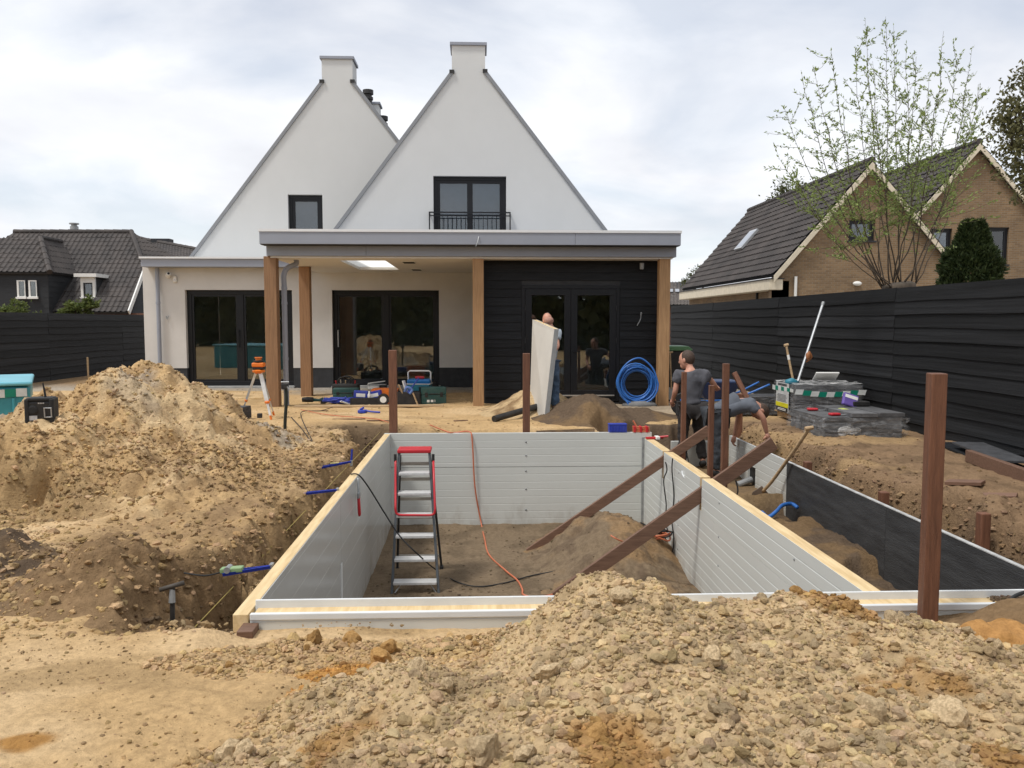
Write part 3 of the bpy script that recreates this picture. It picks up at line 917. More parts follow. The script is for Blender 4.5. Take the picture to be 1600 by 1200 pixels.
# ------------------------------------------------------------------ pool walls
def ribbed(a, b, z0, z1, nrm, th, pitch=0.105, gw=0.009, gd=0.004, off=0.03):
    "panel between plan points a and b, visible face along nrm, V grooves running lengthwise"
    a = Vector((a[0], a[1], 0)); b = Vector((b[0], b[1], 0)); nrm = Vector(nrm)
    poly = [a + Vector((0, 0, z0)) - nrm * th, a + Vector((0, 0, z0))]
    z = z0 + off
    while z < z1 - 0.02:
        poly += [a + Vector((0, 0, z - gw)), a + Vector((0, 0, z)) - nrm * gd, a + Vector((0, 0, z + gw * 0.5))]
        z += pitch
    poly += [a + Vector((0, 0, z1)), a + Vector((0, 0, z1)) - nrm * th]
    return MB().prism(poly, b - a)


pool = T('swimming_pool', 'half built rectangular pool of grey insulated panels with yellow timber edges', 'swimming pool', (0.6, 8.3, -1.4))
BOT = -1.55
# left wall
MB().b(XL, XLi - 0.006, YF0, YB0 - 0.003, -0.105, 0.0).build('wooden_rail', M_pine, pool, world=True, bevel=0.004)
MB().b(XL + 0.01, XLi - 0.006, YF0 + 0.02, YB0 - 0.003, BOT, -0.105).build('wall_core', M_pvc, pool, world=True)
for y0, y1 in ((YF1 + 0.002, 7.62), (7.624, YB0 - 0.002)):
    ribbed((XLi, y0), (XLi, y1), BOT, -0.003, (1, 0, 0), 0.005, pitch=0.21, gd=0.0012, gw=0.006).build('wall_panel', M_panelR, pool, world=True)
# back wall: two courses of panels, seam between
ribbed((XL, YB0), (XR - 0.01, YB0), -0.495, 0.0, (0, -1, 0), 0.09, off=0.06, pitch=0.11, gd=0.002).build('wall_panel', M_panel, pool, world=True)
ribbed((XL, YB0), (XR - 0.01, YB0), BOT, -0.502, (0, -1, 0), 0.09, off=0.06, pitch=0.11, gd=0.002).build('wall_panel', M_panel, pool, world=True)
MB().b(XRi - 0.035, XRi + 0.10, YB0 - 0.012, YB0 - 0.002, BOT, -0.07).build('corner_strip', M_steelgrey, pool, world=True)
# right wall, notched for the braces
ZR = -0.085
NB = (8.912, 10.772)


def wall_poly(x, z1, zn, y0, y1, notches, hw=0.042):
    p = [(y0, BOT)]
    p.append((y1, BOT)); p.append((y1, z1))
    for c in sorted(notches, reverse=True):
        p += [(c + hw, z1), (c + hw, zn), (c - hw, zn), (c - hw, z1)]
    p.append((y0, z1))
    return [Vector((x, a, b)) for a, b in p]


MB().prism(wall_poly(XRi + 0.006, ZR - 0.03, ZR - 0.36, YF1 + .002, YB0 - 0.014, NB), (XR - XRi - 0.012, 0, 0)).build('wall_core', M_pine, pool, world=True)
ys = [YF1 + 0.002] + [v for c in NB for v in (c - 0.042, c + 0.042)] + [YB0 - 0.014]
for i in range(0, 6, 2):
    MB().b(XRi + 0.004, XR, ys[i], ys[i + 1], ZR - 0.03, ZR).build('wooden_rail', M_pine, pool, world=True, bevel=0.003)
    ribbed((XRi, ys[i]), (XRi, ys[i + 1]), ZR - 0.36, ZR - 0.002, (-1, 0, 0), 0.005, off=0.05).build('wall_panel', M_panel, pool, world=True)
for y0, y1 in ((YF1 + 0.002, 8.4), (8.404, YB0 - 0.014)):
    ribbed((XRi, y0), (XRi, y1), BOT, ZR - 0.363, (-1, 0, 0), 0.005, off=0.05).build('wall_panel', M_panel, pool, world=True)
# front wall
XE = 3.85
MB().b(XLi + 0.004, XE, YF0 + 0.004, YF1 - 0.03, BOT, -0.03).build('wall_core', M_pvc, pool, world=True)
ribbed((XLi + 0.004, YF0), (XE, YF0), -0.6, -0.045, (0, -1, 0), 0.004, pitch=0.12, off=0.09).build('wall_panel', M_panel, pool, world=True)
MB().b(XLi + 0.02, XE, YF0 + 0.022, YF1 - 0.025, -0.03, -0.004).build('board_strip', M_pine, pool, world=True)
MB().b(XLi + 0.004, XE, YF1 - 0.025, YF1 - 0.008, -0.06, 0.042).build('profile_strip', M_pvc, pool, world=True, bevel=0.004)
MB().b(XLi + 0.004, XE, YF0 - 0.008, YF0 + 0.022, -0.034, 0.004).build('profile_strip', M_pvc, pool, world=True, bevel=0.005)
MB().b(XL + 0.06, XLi + 0.055, YF0 - 0.14, YF0 - 0.006, -0.12, -0.045).build('support_block', M_azobex, pool, world=True, bevel=0.004)
# screws with dimples
s_ = MB()
for z in (-0.13, -0.33, -0.56, -0.83, -1.14):
    s_.lathe([(0.016, 0), (0.010, 0.006), (0.003, 0.007)], 8, (0.70, YB0 - 0.001, z), Matrix.Rotation(R_(90), 3, 'X'))
for yq in (6.2, 8.2, 9.9):
    for z in (-0.2, -0.55, -0.85, -1.15):
        s_.lathe([(0.013, 0), (0.009, 0.005), (0.003, 0.006)], 8, (XRi - 0.001, yq, z - 0.01), Matrix.Rotation(R_(-90), 3, 'Y'))
s_.build('screw', M_steelgrey, pool, world=True, smooth=True)
# pale upright strip low on the left wall, where two panels meet
MB().b(XLi + 0.0005, XLi + 0.004, 7.585, 7.66, BOT, -0.62).build('pale_strip', M_pvc, pool, world=True)

# outer panel along the channel
op = T('outer_panel_wall', 'long low wall of dark board and pale panels right of the pool channel', 'panel wall', (XO, 8, -0.6))
XS = 9.47
M_darkboard = mat('dark_sheet', (0.014, 0.015, 0.017), 0.6, scale=3, stretch=(1, 0.7, 5), col2=(0.06, 0.063, 0.066), bump=0.5, bscale=25, detail=9, contrast=0.55)
m = MB()
for y0, y1 in ((4.72, 7.1), (7.104, XS)):
    MB().b(XO + 0.004, XOo, y0, y1, -1.2, -0.012).build('dark_board', M_darkboard, op, world=True)
ribbed((XO, XS + 0.006), (XO, 10.55), -1.2, -0.012, (-1, 0, 0), 0.03, off=0.02, pitch=0.10).build('wall_panel', M_panel, op, world=True)
ribbed((XO, 10.85), (XO, 11.7), -1.2, -0.012, (-1, 0, 0), 0.03, off=0.02, pitch=0.10).build('wall_panel', M_panel, op, world=True)
ribbed((XO, 10.552), (XO, 10.848), -0.28, -0.012, (-1, 0, 0), 0.03, off=0.02, pitch=0.10).build('wall_panel', M_panel, op, world=True)
MB().b(XO + 0.036, XO + 0.05, 10.4, 11.0, -1.2, -0.012).build('hole_dark_sheet', M_plastic, op, world=True)  # black sheet that paints the dark inside of the panel opening
MB().b(XO + 0.002, XOo + 0.002, 4.72, 11.7, -0.0118, -0.004).build('cap_strip', mat('dull_edge', (.42, .42, .41), .6, var=.2, scale=12), op, world=True)
MB().tube([(3.42, 10.66, -0.52), (3.63, 10.72, -0.46)], 0.042, 12).build('pipe_stub', M_steelgrey, op, world=True, smooth=False)
# short panel closing the working hole on the left, behind the men
MB().b(2.85, 3.60, 11.98, 12.05, -1.2, -0.13).build('wall_panel', M_panel, op, world=True)

# ------------------------------------------------------------------ white house
H = T('white_house', 'white rendered house with two steep stepped gables and a grey flat canopy', 'house', (-2.4, 21.0, 0.0))
YW = 21.0
wl_ = P(225, 500, YW).x
d1 = (P(290, 500, YW).x, P(457, 500, YW).x); d2 = (P(519, 500, YW).x, P(686, 500, YW).x)
zt = P(400, 453, YW).z; zb = 0.0
zpl = P(400, 575, YW).z
zwing = P(300, 417, 20.6).z


def wall_xz(mb, x0, x1, z0, z1, y0, y1, holes):
    xs = sorted({x0, x1, *[h[0] for h in holes], *[h[1] for h in holes]})
    for a, b in zip(xs[:-1], xs[1:]):
        cur = z0
        for h in sorted(holes, key=lambda q: q[2]):
            if h[0] <= a + 1e-6 and h[1] >= b - 1e-6:
                if h[2] > cur + 1e-6: mb.b(a, b, y0, y1, cur, h[2])
                cur = h[3]
        if z1 > cur + 1e-6: mb.b(a, b, y0, y1, cur, z1)
    return mb


wall_xz(MB(), wl_, 0.3, zpl, 3.05, YW, YW + 0.32, [(*d1, zb, zt), (*d2, zb, zt)]).build('wall', M_wingrender, H, world=True)
wall_xz(MB(), wl_ + 0.012, 0.3, -0.3, zpl, YW + 0.014, YW + 0.30, [(*d1, zb, zt), (*d2, zb, zt)]).build('plinth', M_plinth, H, world=True)
MB().b(wl_, wl_ + 0.3, YW + 0.325, 26, -0.3, 3.05).build('wall', M_wingrender, H, world=True)
# dim rooms behind the glass
rm = MB()
rm.b(wl_ + 0.31, 3.9, 26.0, 26.1, -0.1, 3.0)
rm.b(wl_ + 0.31, 3.9, YW + 0.33, 25.99, -0.2, 0.0)
rm.b(wl_ + 0.31, 3.9, YW + 0.33, 25.99, 2.8, 2.95)
rm.b(-4.55, -4.4, YW + 0.33, 25.99, 0.001, 2.799)
rm.b(3.7, 3.9, YW + 0.33, 25.99, 0.001, 2.799)
rm.build('room_shell', M_room, H, world=True)


def door(x0, x1, z0, z1, y, fr=0.11, mid=0.15, name='sliding_door', handle=True):
    f = MB()
    f.b(x0, x1, y, y + 0.1, z1 - fr, z1); f.b(x0, x1, y - 0.004, y + 0.1, z0, z0 + fr)
    f.b(x0, x0 + fr, y + 0.002, y + 0.1, z0 + fr, z1 - fr); f.b(x1 - fr, x1, y + 0.002, y + 0.1, z0 + fr, z1 - fr)
    c = (x0 + x1) / 2
    f.b(c - mid / 2, c + mid / 2, y + 0.004, y + 0.1, z0 + fr, z1 - fr)
    o = f.build(name, M_black, H, world=True, bevel=0.006)
    # inner sash frames
    for a, b in ((x0 + fr, c - mid / 2), (c + mid / 2, x1 - fr)):
        s = MB(); w = 0.05
        s.b(a, b, y + 0.03, y + 0.09, z1 - fr - w, z1 - fr); s.b(a, b, y + 0.03, y + 0.09, z0 + fr, z0 + fr + w)
        s.b(a, a + w, y + 0.03, y + 0.09, z0 + fr + w, z1 - fr - w); s.b(b - w, b, y + 0.03, y + 0.09, z0 + fr + w, z1 - fr - w)
        s.build('sash', M_black, o, world=True)
        MB().b(a + w, b - w, y + 0.055, y + 0.062, z0 + fr + w, z1 - fr - w).build('pane', M_glass, o, world=True)
    if handle:
        hx = x0 + fr + 0.02 if handle == 'l' else c - mid / 2 + 0.03
        MB().tube([(hx, y + 0.03, 1.0), (hx, y - 0.05, 1.0), (hx, y - 0.05, 1.42), (hx, y + 0.03, 1.42)], 0.012, 8).build('handle', M_alu if handle == 'l' else M_black, o, world=True)
    return o


door(*d1, zb + 0.02, zt, YW + 0.13, handle='m')
door(*d2, zb + 0.02, zt, YW + 0.13, handle='l')
for d in (d1, d2):
    MB().b(d[0] - 0.03, d[1] + 0.03, YW - 0.10, YW + 0.16, -0.08, 0.018).build('door_sill', mat('concrete_sill', (0.36, 0.36, 0.35), 0.85, var=0.12, scale=8), H, world=True)

# wing roof with fascia
fz0, fz1 = zwing, P(300, 404, 20.55).z
fx0 = P(219, 410, 20.55).x
MB().b(fx0, -3.6, 20.58, 22.5, fz0, fz1).build('flat_roof', M_zinc, H, world=True, bevel=0.01)
MB().b(fx0 - 0.03, -3.55, 20.54, 22.5, fz1, fz1 + 0.045).build('roof_edge', M_zinc_lt, H, world=True)
MB().b(wl_ + 0.35, -3.62, YW + 0.02, 22.5, 3.052, fz0 - 0.002).build('eaves_board', M_wingrender, H, world=True)
# canopy
cx0, cx1 = P(405, 370, 15.85).x, P(1064, 370, 15.85).x
cz0, cz1, cz2 = P(700, 400.5, 16.12).z, P(700, 382.5, 15.85).z, P(700, 363, 15.85).z
lx0, lx1 = P(416, 390, 16.12).x, P(1057, 390, 16.12).x
SZ = 2.86
sk = (-2.78, -1.86, 16.85, 19.75)


def slab_hole(mb, x0, x1, y0, y1, z0, z1, h):
    mb.b(x0, h[0], y0, y1, z0, z1); mb.b(h[1], x1, y0, y1, z0, z1)
    mb.b(h[0], h[1], y0, h[2], z0, z1); mb.b(h[0], h[1], h[3], y1, z0, z1)
    return mb


slab_hole(MB(), lx0 + 0.06, lx1 - 0.06, 16.18, YW - 0.004, SZ, SZ + 0.03, sk).build('soffit', M_soffit, H, world=True)
slab_hole(MB(), cx0 + 0.05, cx1 - 0.05, 16.0, YW - 0.004, SZ + 0.25, cz2 - 0.03, sk).build('canopy_roof', M_zinc, H, world=True)
m = MB()
t_ = 0.02
m.b(sk[0] - t_, sk[0], sk[2] - t_, sk[3] + t_, SZ + 0.031, cz2 + 0.12); m.b(sk[1], sk[1] + t_, sk[2] - t_, sk[3] + t_, SZ + 0.031, cz2 + 0.12)
m.b(sk[0], sk[1], sk[2] - t_, sk[2], SZ + 0.031, cz2 + 0.12); m.b(sk[0], sk[1], sk[3], sk[3] + t_, SZ + 0.031, cz2 + 0.12)
sko = m.build('skylight', M_white, H, world=True)
m_, n_o, l_o, b_o = nmat('opal_sheet')
n_o.remove(b_o); tl_o = n_o.new('ShaderNodeBsdfTranslucent'); tl_o.inputs[0].default_value = (.92, .92, .88, 1)
l_o.new(tl_o.outputs[0], n_o['Material Output'].inputs[0])
MB().quad((sk[0], sk[2], SZ + .06), (sk[1], sk[2], SZ + .06), (sk[1], sk[3], SZ + .06), (sk[0], sk[3], SZ + .06)).build('pane', m_, sko, world=True)
for (a, b, yq) in ((629, 649, 409.5), (643, 659, 421)):
    c0 = G(a, yq, SZ); c1 = G(b, yq, SZ)
    o = MB().b(c0.x, c1.x, c0.y - 0.28, c0.y + 0.28, SZ - 0.012, SZ - 0.001).build('recessed_spot', M_white, H, world=True)
    MB().b(c0.x + 0.015, c1.x - 0.015, c0.y - 0.25, c0.y + 0.25, SZ - 0.016, SZ - 0.0125).build('slot_dark', M_plastic, o, world=True)  # black plate standing in for the dark inside of the ceiling slot


def ring_fascia(x0, x1, y0, z0, z1, th, name, parent=H, mt=M_zinc):
    m = MB()
    m.b(x0, x1, y0, y0 + th, z0, z1)
    m.b(x0, x0 + th, y0 + th, YW - 0.45, z0, z1)
    m.b(x1 - th, x1, y0 + th, YW - 0.45, z0, z1)
    return m.build(name, mt, parent, world=True, bevel=0.008)


def split_fascia(x0, x1, y0, z0, z1, cuts, name):
    xs = [x0] + cuts + [x1]
    for a, b in zip(xs[:-1], xs[1:]):
        MB().b(a + (0.002 if a != x0 else 0), b - (0.002 if b != x1 else 0), y0, y0 + 0.05, z0, z1).build(name, M_zinc, H, world=True, bevel=0.004)
    MB().b(x0, x0 + 0.05, y0 + 0.051, YW - 0.45, z0, z1).build(name, M_zinc, H, world=True, bevel=0.004)
    MB().b(x1 - 0.05, x1, y0 + 0.051, YW - 0.45, z0, z1).build(name, M_zinc, H, world=True, bevel=0.004)


split_fascia(cx0, cx1, 15.85, cz1 + 0.006, cz2, [P(899, 370, 15.85).x], 'fascia_board')
split_fascia(lx0, lx1, 16.12, cz0, cz1 - 0.006, [P(572, 390, 16.12).x], 'fascia_beam')
MB().b(cx0 + 0.01, cx1 - 0.01, 15.87, 16.2, cz1 - 0.005, cz1 + 0.005).build('drip_edge', M_plastic, H, world=True)
m = MB(); e = 0.015
m.b(cx0 - e, cx1 + e, 15.85 - e, 16.0, cz2 + 0.001, cz2 + 0.05); m.b(cx0 - e, cx0 + 0.12, 16.0, YW - 0.45, cz2 + 0.001, cz2 + 0.05); m.b(cx1 - 0.12, cx1 + e, 16.0, YW - 0.45, cz2 + 0.001, cz2 + 0.05)
m.build('roof_edge', M_zinc_lt, H, world=True)
# timber posts
pw = 0.235
for px, Yp, zt_ in ((427, 16.32, cz0), (479, 18.75, SZ), (747.5, 16.32, cz0), (1035.5, 16.32, cz0)):
    x = P(px, 560, Yp).x
    w_ = pw * (0.92 if px > 700 else 1.0)
    MB().b(x - w_ / 2, x + w_ / 2, Yp - w_ / 2, Yp + w_ / 2, -0.15, zt_ - 0.002).build('timber_post', M_oak if px > 700 else M_oakd, H, world=True, bevel=0.008)
# downpipes
x = P(248, 500, 20.9).x
pp = MB().tube([(x, 20.9, -0.1), (x, 20.9, fz1 - 0.05)], 0.048, 14)
o = pp.build('downpipe', M_zinc, H, world=True, smooth=False)
for z in (0.55, 2.1, 3.0):
    MB().lathe([(0.056, -0.03), (0.056, 0.03)], 14, (x, 20.9, z)).build('pipe_bracket', M_zinc, o, world=True)
x = P(446, 500, 16.6).x
o = MB().tube(chain([(x + 0.20, 16.75, SZ), (x + 0.20, 16.72, SZ - 0.08), (x + 0.06, 16.6, SZ - 0.17), (x, 16.55, SZ - 0.3), (x, 16.55, SZ - 0.5)], 5) + [Vector((x, 16.55, -0.05))], 0.052, 14).build('downpipe', M_zinc, H, world=True, smooth=False)
for z in (0.9, 2.0, 2.3):
    MB().lathe([(0.06, -0.025), (0.06, 0.025)], 14, (x, 16.55, z)).build('pipe_bracket', M_zinc, o, world=True)


def gable(Y, A, B, C, D, top_, z0, win, th=0.32, xlim=None):
    "rendered gable: rakes A-B and C-D (picture points), chimney between B and C up to the picture line top_, window (x0,x1,z1)"
    A, B, C, D = [P(*q, Y) for q in (A, B, C, D)]
    zc = P((B.x + C.x) / 2 + 700, top_, Y).z if False else P(640, top_, Y).z
    sl = (B.z - A.z) / (B.x - A.x); sr = (D.z - C.z) / (D.x - C.x)
    xl = A.x + (z0 - A.z) / sl; xr = D.x + (z0 - D.z) / sr

    def topz(x):
        return min(A.z + sl * (x - A.x), D.z + sr * (x - D.x))
    xs = sorted([xl, B.x, C.x, xr] + [w for w in win[:2]])
    m = MB()
    for a, b in zip(xs[:-1], xs[1:]):
        za, zb_ = topz(a + 1e-6), topz(b - 1e-6)
        if a >= B.x - 1e-6 and b <= C.x + 1e-6: za = zb_ = zc
        lo = z0
        if a >= win[0] - 1e-6 and b <= win[1] + 1e-6:
            m.b(a, b, Y, Y + th, z0, z0 + 0.02)
            lo = win[2]
        m.prism([(a, Y, lo), (b, Y, lo), (b, Y, zb_), (a, Y, za)], (0, th, 0))
    m.build('gable_wall', M_render, H, world=True)
    ch = MB().b(B.x, C.x, Y + th, Y + 0.75, zc - 1.4, zc).build('chimney', M_render, H, world=True)
    MB().b(B.x - 0.045, C.x + 0.045, Y - 0.05, Y + 0.80, zc + 0.001, zc + 0.075).build('chimney_cap', M_zinc, ch, world=True, bevel=0.006)
    for p, q, s in (((xl, z0), (B.x, topz(B.x)), -1), ((xr, z0), (C.x, topz(C.x)), 1)):
        dv = Vector((q[0] - p[0], 0, q[1] - p[1])).normalized(); nv = Vector((-dv.z, 0, dv.x))
        if nv.z < 0: nv = -nv
        a = Vector((p[0], Y - 0.045, p[1])) - nv * 0.045; b = Vector((q[0], Y - 0.045, q[1])) - nv * 0.045
        vt = MB().prism([a, b, b + nv * 0.085, a + nv * 0.085], (0, th + 0.09, 0)).build('verge_trim', M_verge, H, world=True, bevel=0.005)
        e = Vector((q[0], Y, q[1]))
        MB().b(e.x - 0.06, e.x + 0.06, Y - 0.06, Y + 0.3, e.z - 0.03, e.z + 0.05).build('end_cap', M_plastic, vt, world=True)
    # roof slopes behind the gable
    ap = ((xl + xr) / 2, topz(B.x) + (C.x - B.x) / 2 * sl - 0.12)
    m = MB()
    m.prism([(xl + 0.05, Y + th + 0.06, z0), (xl + 0.35, Y + th + 0.06, z0), (ap[0], Y + th + 0.06, ap[1] - 0.4), (xr - 0.35, Y + th + 0.06, z0), (xr - 0.05, Y + th + 0.06, z0), (ap[0], Y + th + 0.06, ap[1] - 0.05)], (0, 9.5, 0))
    m.build('roof', M_tile, H, world=True)
    return topz, zc


YG1, YG2 = 21.02, 22.6
w1 = (P(677, 300, YG1).x, P(791, 300, YG1).x, P(734, 275, YG1).z)
gable(YG1, (525, 357), (706, 113), (758, 112), (944, 357), 70, 3.06, w1)
w2 = (P(450, 330, YG2).x, P(504, 330, YG2).x, P(477, 304, YG2).z)
tz2, _ = gable(YG2, (303, 396), (503, 128), (551, 128), (620, 218), 94, 3.06, w2)


def window(x0, x1, z0, z1, Y, leaves, fr=0.09, par=H, glass=None, blind=True):
    f = MB()
    f.b(x0, x1, Y, Y + 0.09, z1 - fr, z1); f.b(x0, x1, Y, Y + 0.09, z0, z0 + fr)
    f.b(x0, x0 + fr, Y + 0.002, Y + 0.09, z0 + fr, z1 - fr); f.b(x1 - fr, x1, Y + 0.002, Y + 0.09, z0 + fr, z1 - fr)
    xs = [x0 + fr + (x1 - x0 - 2 * fr) * i / leaves for i in range(leaves + 1)]
    o = f.build('window', M_black, par, world=True, bevel=0.005)
    for i in range(leaves):
        a, b = xs[i], xs[i + 1]; w = 0.07
        s = MB()
        s.b(a, b, Y + 0.02, Y + 0.08, z1 - fr - w, z1 - fr); s.b(a, b, Y + 0.02, Y + 0.08, z0 + fr, z0 + fr + w)
        s.b(a, a + w, Y + 0.022, Y + 0.08, z0 + fr + w, z1 - fr - w); s.b(b - w, b, Y + 0.022, Y + 0.08, z0 + fr + w, z1 - fr - w)
        s.build('sash', M_black, o, world=True)
        MB().b(a + w, b - w, Y + 0.045, Y + 0.052, z0 + fr + w, z1 - fr - w).build('pane', glass or M_glassup, o, world=True)
    if blind:
        MB().b(x0 + 0.01, x1 - 0.01, Y + 0.2, Y + 0.22, z0 + 0.02, z1 - 0.02).build('blind', M_blind, o, world=True)
    return o


window(w1[0] + 0.002, w1[1] - 0.002, 3.1, w1[2] - 0.002, YG1 + 0.12, 2)
window(w2[0] + 0.002, w2[1] - 0.002, 3.1, w2[2] - 0.002, YG2 + 0.12, 1)
# French balcony railing
rx0, rx1 = P(670, 340, 20.9).x, P(798, 340, 20.9).x
rz = P(734, 331, 20.92).z
m = MB()
m.b(rx0, rx1, 20.90, 20.94, rz - 0.03, rz); m.b(rx0, rx1, 20.905, 20.935, rz - 0.11, rz - 0.085)
m.b(rx0, rx0 + 0.03, 20.902, 20.938, 3.3, rz - 0.03); m.b(rx1 - 0.03, rx1, 20.902, 20.938, 3.3, rz - 0.03)
m.b(rx0, rx0 + 0.03, 20.94, 21.02, rz - 0.06, rz - 0.03); m.b(rx1 - 0.03, rx1, 20.94, 21.02, rz - 0.06, rz - 0.03)
ro = m.build('balcony_railing', M_black, H, world=True)
bm_ = MB().b(-0.007, 0.007, -0.007, 0.007, 3.3, rz - 0.11)
bme = None
n = 17
for i in range(n):
    x = rx0 + 0.13 + (rx1 - rx0 - 0.26) * i / (n - 1)
    if bme is None:
        o = bm_.build('bar', M_black, ro); bme = o.data; o.location = (x - ORG[ro.name].x, 20.92 - ORG[ro.name].y, 0)
    else:
        link('bar', bme, None, ro, (x - ORG[ro.name].x, 20.92 - ORG[ro.name].y, 0))
# flues and small stack on the left roof
for px, y0, y1, Yq in ((575, 141, 168, 27.0), (598, 182, 200, 27.5)):
    p = P(px, y0, Yq); q = P(px, y1 + 12, Yq)
    MB().lathe([(0.13, q.z - 0.4), (0.13, p.z - 0.3), (0.16, p.z - 0.3), (0.16, p.z - 0.22), (0.12, p.z - 0.2), (0.12, p.z - 0.14), (0.17, p.z - 0.13), (0.17, p.z)], 14, (p.x, Yq, 0)).build('flue', M_plastic, H, world=True, smooth=False)
p = P(582, 165, 27.2); q = P(593, 185, 27.2)
o = MB().b(p.x, q.x, 27.0, 27.6, q.z - 1.2, p.z).build('roof_stack', M_render, H, world=True)
MB().b(p.x - 0.05, q.x + 0.05, 26.95, 27.65, p.z + 0.001, p.z + 0.06).build('stack_cap', M_zinc, o, world=True)
# small loose wires left out of the walls
for px, py, Yq, pts in ((262, 497, 20.98, [(0, 0, 0), (-.02, -.05, .05), (.01, -.06, -.03), (.04, -.03, .06)]), (748, 378, 15.84, [(0, 0, .10), (-.02, -.05, 0), (-.06, -.06, -.1)]),
                         (1003, 500, 16.55, [(0, 0, .12), (-.03, -.05, .15), (-.04, -.06, .02), (-.11, -.07, -.11)])):
    p = P(px, py, Yq)
    MB().tube(chain([p + Vector(q) for q in pts], 4), 0.009, 6).build('wire_end', M_steelgrey, H, world=True)

# ------------------------------------------------------------------ black timber annex under the canopy
sx0, sx1 = 0.135, P(1030, 500, 16.6).x
YS = 16.66
dx0, dx1, dzt = P(815, 500, YS).x, P(968, 500, YS).x, P(890, 446, YS).z
wall_xz(MB(), sx0 - 0.03, sx1, -0.1, SZ - 0.004, YS, YS + 0.12, [(dx0, dx1, 0.0, dzt)]).build('annex_wall', M_plinth, H, world=True)
MB().b(sx0 - 0.03, sx0 + 0.1, YS + 0.121, YW - 0.01, -0.1, SZ - 0.004).build('annex_wall', M_plinth, H, world=True)
MB().b(sx1 - 0.1, sx1, YS + 0.121, YW - 0.01, -0.1, SZ - 0.004).build('annex_wall', M_plinth, H, world=True)
m = MB(); m.b(sx0 + 0.11, sx1 - 0.11, 20.5, 20.6, 0, SZ - 0.02); m.b(sx0 + 0.11, sx1 - 0.11, YS + 0.13, 20.49, -0.1, -0.001)
m.build('room_shell', M_room, H, world=True)
rowh = 0.168
rng = random.Random(8)
nrow = int(SZ / rowh) + 1
for r in range(nrow):
    z0 = -0.06 + r * rowh; z1 = min(z0 + rowh + 0.012, SZ - 0.006)
    if z1 - z0 < 0.03: continue
    spans = [(sx0, sx1 - 0.0)] if z0 >= dzt - 0.02 else [(sx0, dx0 - 0.005), (dx1 + 0.005, sx1)]
    for a, b in spans:
        j = rng.uniform(-.002, .003)
        MB().prism([(a, YS - 0.002, z0), (a, YS - 0.028 + j, z0), (a, YS - 0.009, z1), (a, YS - 0.002, z1)], (b - a, 0, 0)).build('cladding_board', M_blackboard, H, world=True)


def french(x0, x1, z0, z1, y):
    fr = 0.07
    f = MB()
    f.b(x0, x1, y, y + 0.1, z1 - fr, z1); f.b(x0, x0 + fr, y + 0.001, y + 0.1, z0, z1 - fr); f.b(x1 - fr, x1, y + 0.001, y + 0.1, z0, z1 - fr)
    f.b(x0 + fr, x1 - fr, y, y + 0.1, z0, z0 + 0.05)
    o = f.build('double_door', M_black, H, world=True, bevel=0.005)
    c = (x0 + x1) / 2
    for a, b, hs in ((x0 + fr + 0.004, c - 0.003, x0 + fr), (c + 0.003, x1 - fr - 0.004, x1 - fr)):
        w = 0.13
        s = MB()
        s.b(a, b, y - 0.012, y + 0.06, z1 - fr - w, z1 - fr - 0.005); s.b(a, b, y - 0.012, y + 0.06, z0 + 0.055, z0 + 0.055 + w * 1.3)
        s.b(a, a + w, y - 0.012, y + 0.06, z0 + 0.055 + w * 1.3, z1 - fr - w); s.b(b - w, b, y - 0.012, y + 0.06, z0 + 0.055 + w * 1.3, z1 - fr - w)
        s.build('door_leaf', M_black, o, world=True, bevel=0.004)
        MB().b(a + w, b - w, y + 0.02, y + 0.028, z0 + 0.055 + w * 1.3, z1 - fr - w).build('pane', M_glass, o, world=True)
        for z in (0.3, 1.2, 1.85):
            MB().tube([(hs, y - 0.022, z), (hs, y - 0.022, z + 0.11)], 0.009, 8).build('hinge', M_plinth, o, world=True)
    MB().tube([(c + 0.07, y - 0.01, 1.03), (c + 0.07, y - 0.06, 1.03), (c + 0.18, y - 0.06, 1.03)], 0.011, 8).build('handle', M_black, o, world=True)


french(dx0, dx1, 0.02, dzt, YS - 0.02)
MB().b(dx0 + 0.1, dx1 - 0.1, YS - 0.05, YS - 0.035, 0.13, 0.155).build('weather_bar', M_alu, H, world=True)
p = P(1003, 408, 16.5)
MB().lathe([(0.04, -0.12), (0.045, 0.0)], 12, (p.x, 16.5, SZ - 0.06)).build('wall_lamp', M_steelgrey, H, world=True)

# cameras on the wall
p = P(263, 432, 20.9)
t = T('security_camera', 'white bullet security camera beside the left downpipe', 'security camera', (p.x, 20.99, p.z))
MB().lathe([(0.05, 0), (0.05, 0.03)], 14, (-0.05, 0, 0.03), Matrix.Rotation(R_(90), 3, 'X')).build('mount', M_white, t)
Mx = Matrix.Rotation(R_(70), 3, 'X') @ Matrix.Rotation(R_(20), 3, 'Y')
MB().lathe([(0.03, -0.06), (0.048, -0.05), (0.048, 0.13), (0.03, 0.14)], 14, (0.0, -0.08, 0.02), Mx).build('housing', M_white, t, smooth=False)
MB().lathe([(0.030, 0.141), (0.030, 0.146)], 12, (0.0, -0.08, 0.02), Mx).build('lens', M_plastic, t)
p = P(272, 436, 20.9)
t = T('motion_sensor', 'small white motion sensor right of the wall camera', 'motion sensor', (p.x, 20.99, p.z))
MB().b(-0.045, 0.045, -0.07, 0, -0.08, 0.08).build('housing', M_white, t, bevel=0.02)
MB().ell((0.0, -0.07, -0.03), (0.03, 0.015, 0.03)).build('lens', mat('lens_white', (0.6, 0.6, 0.6), 0.3), t, smooth=True)
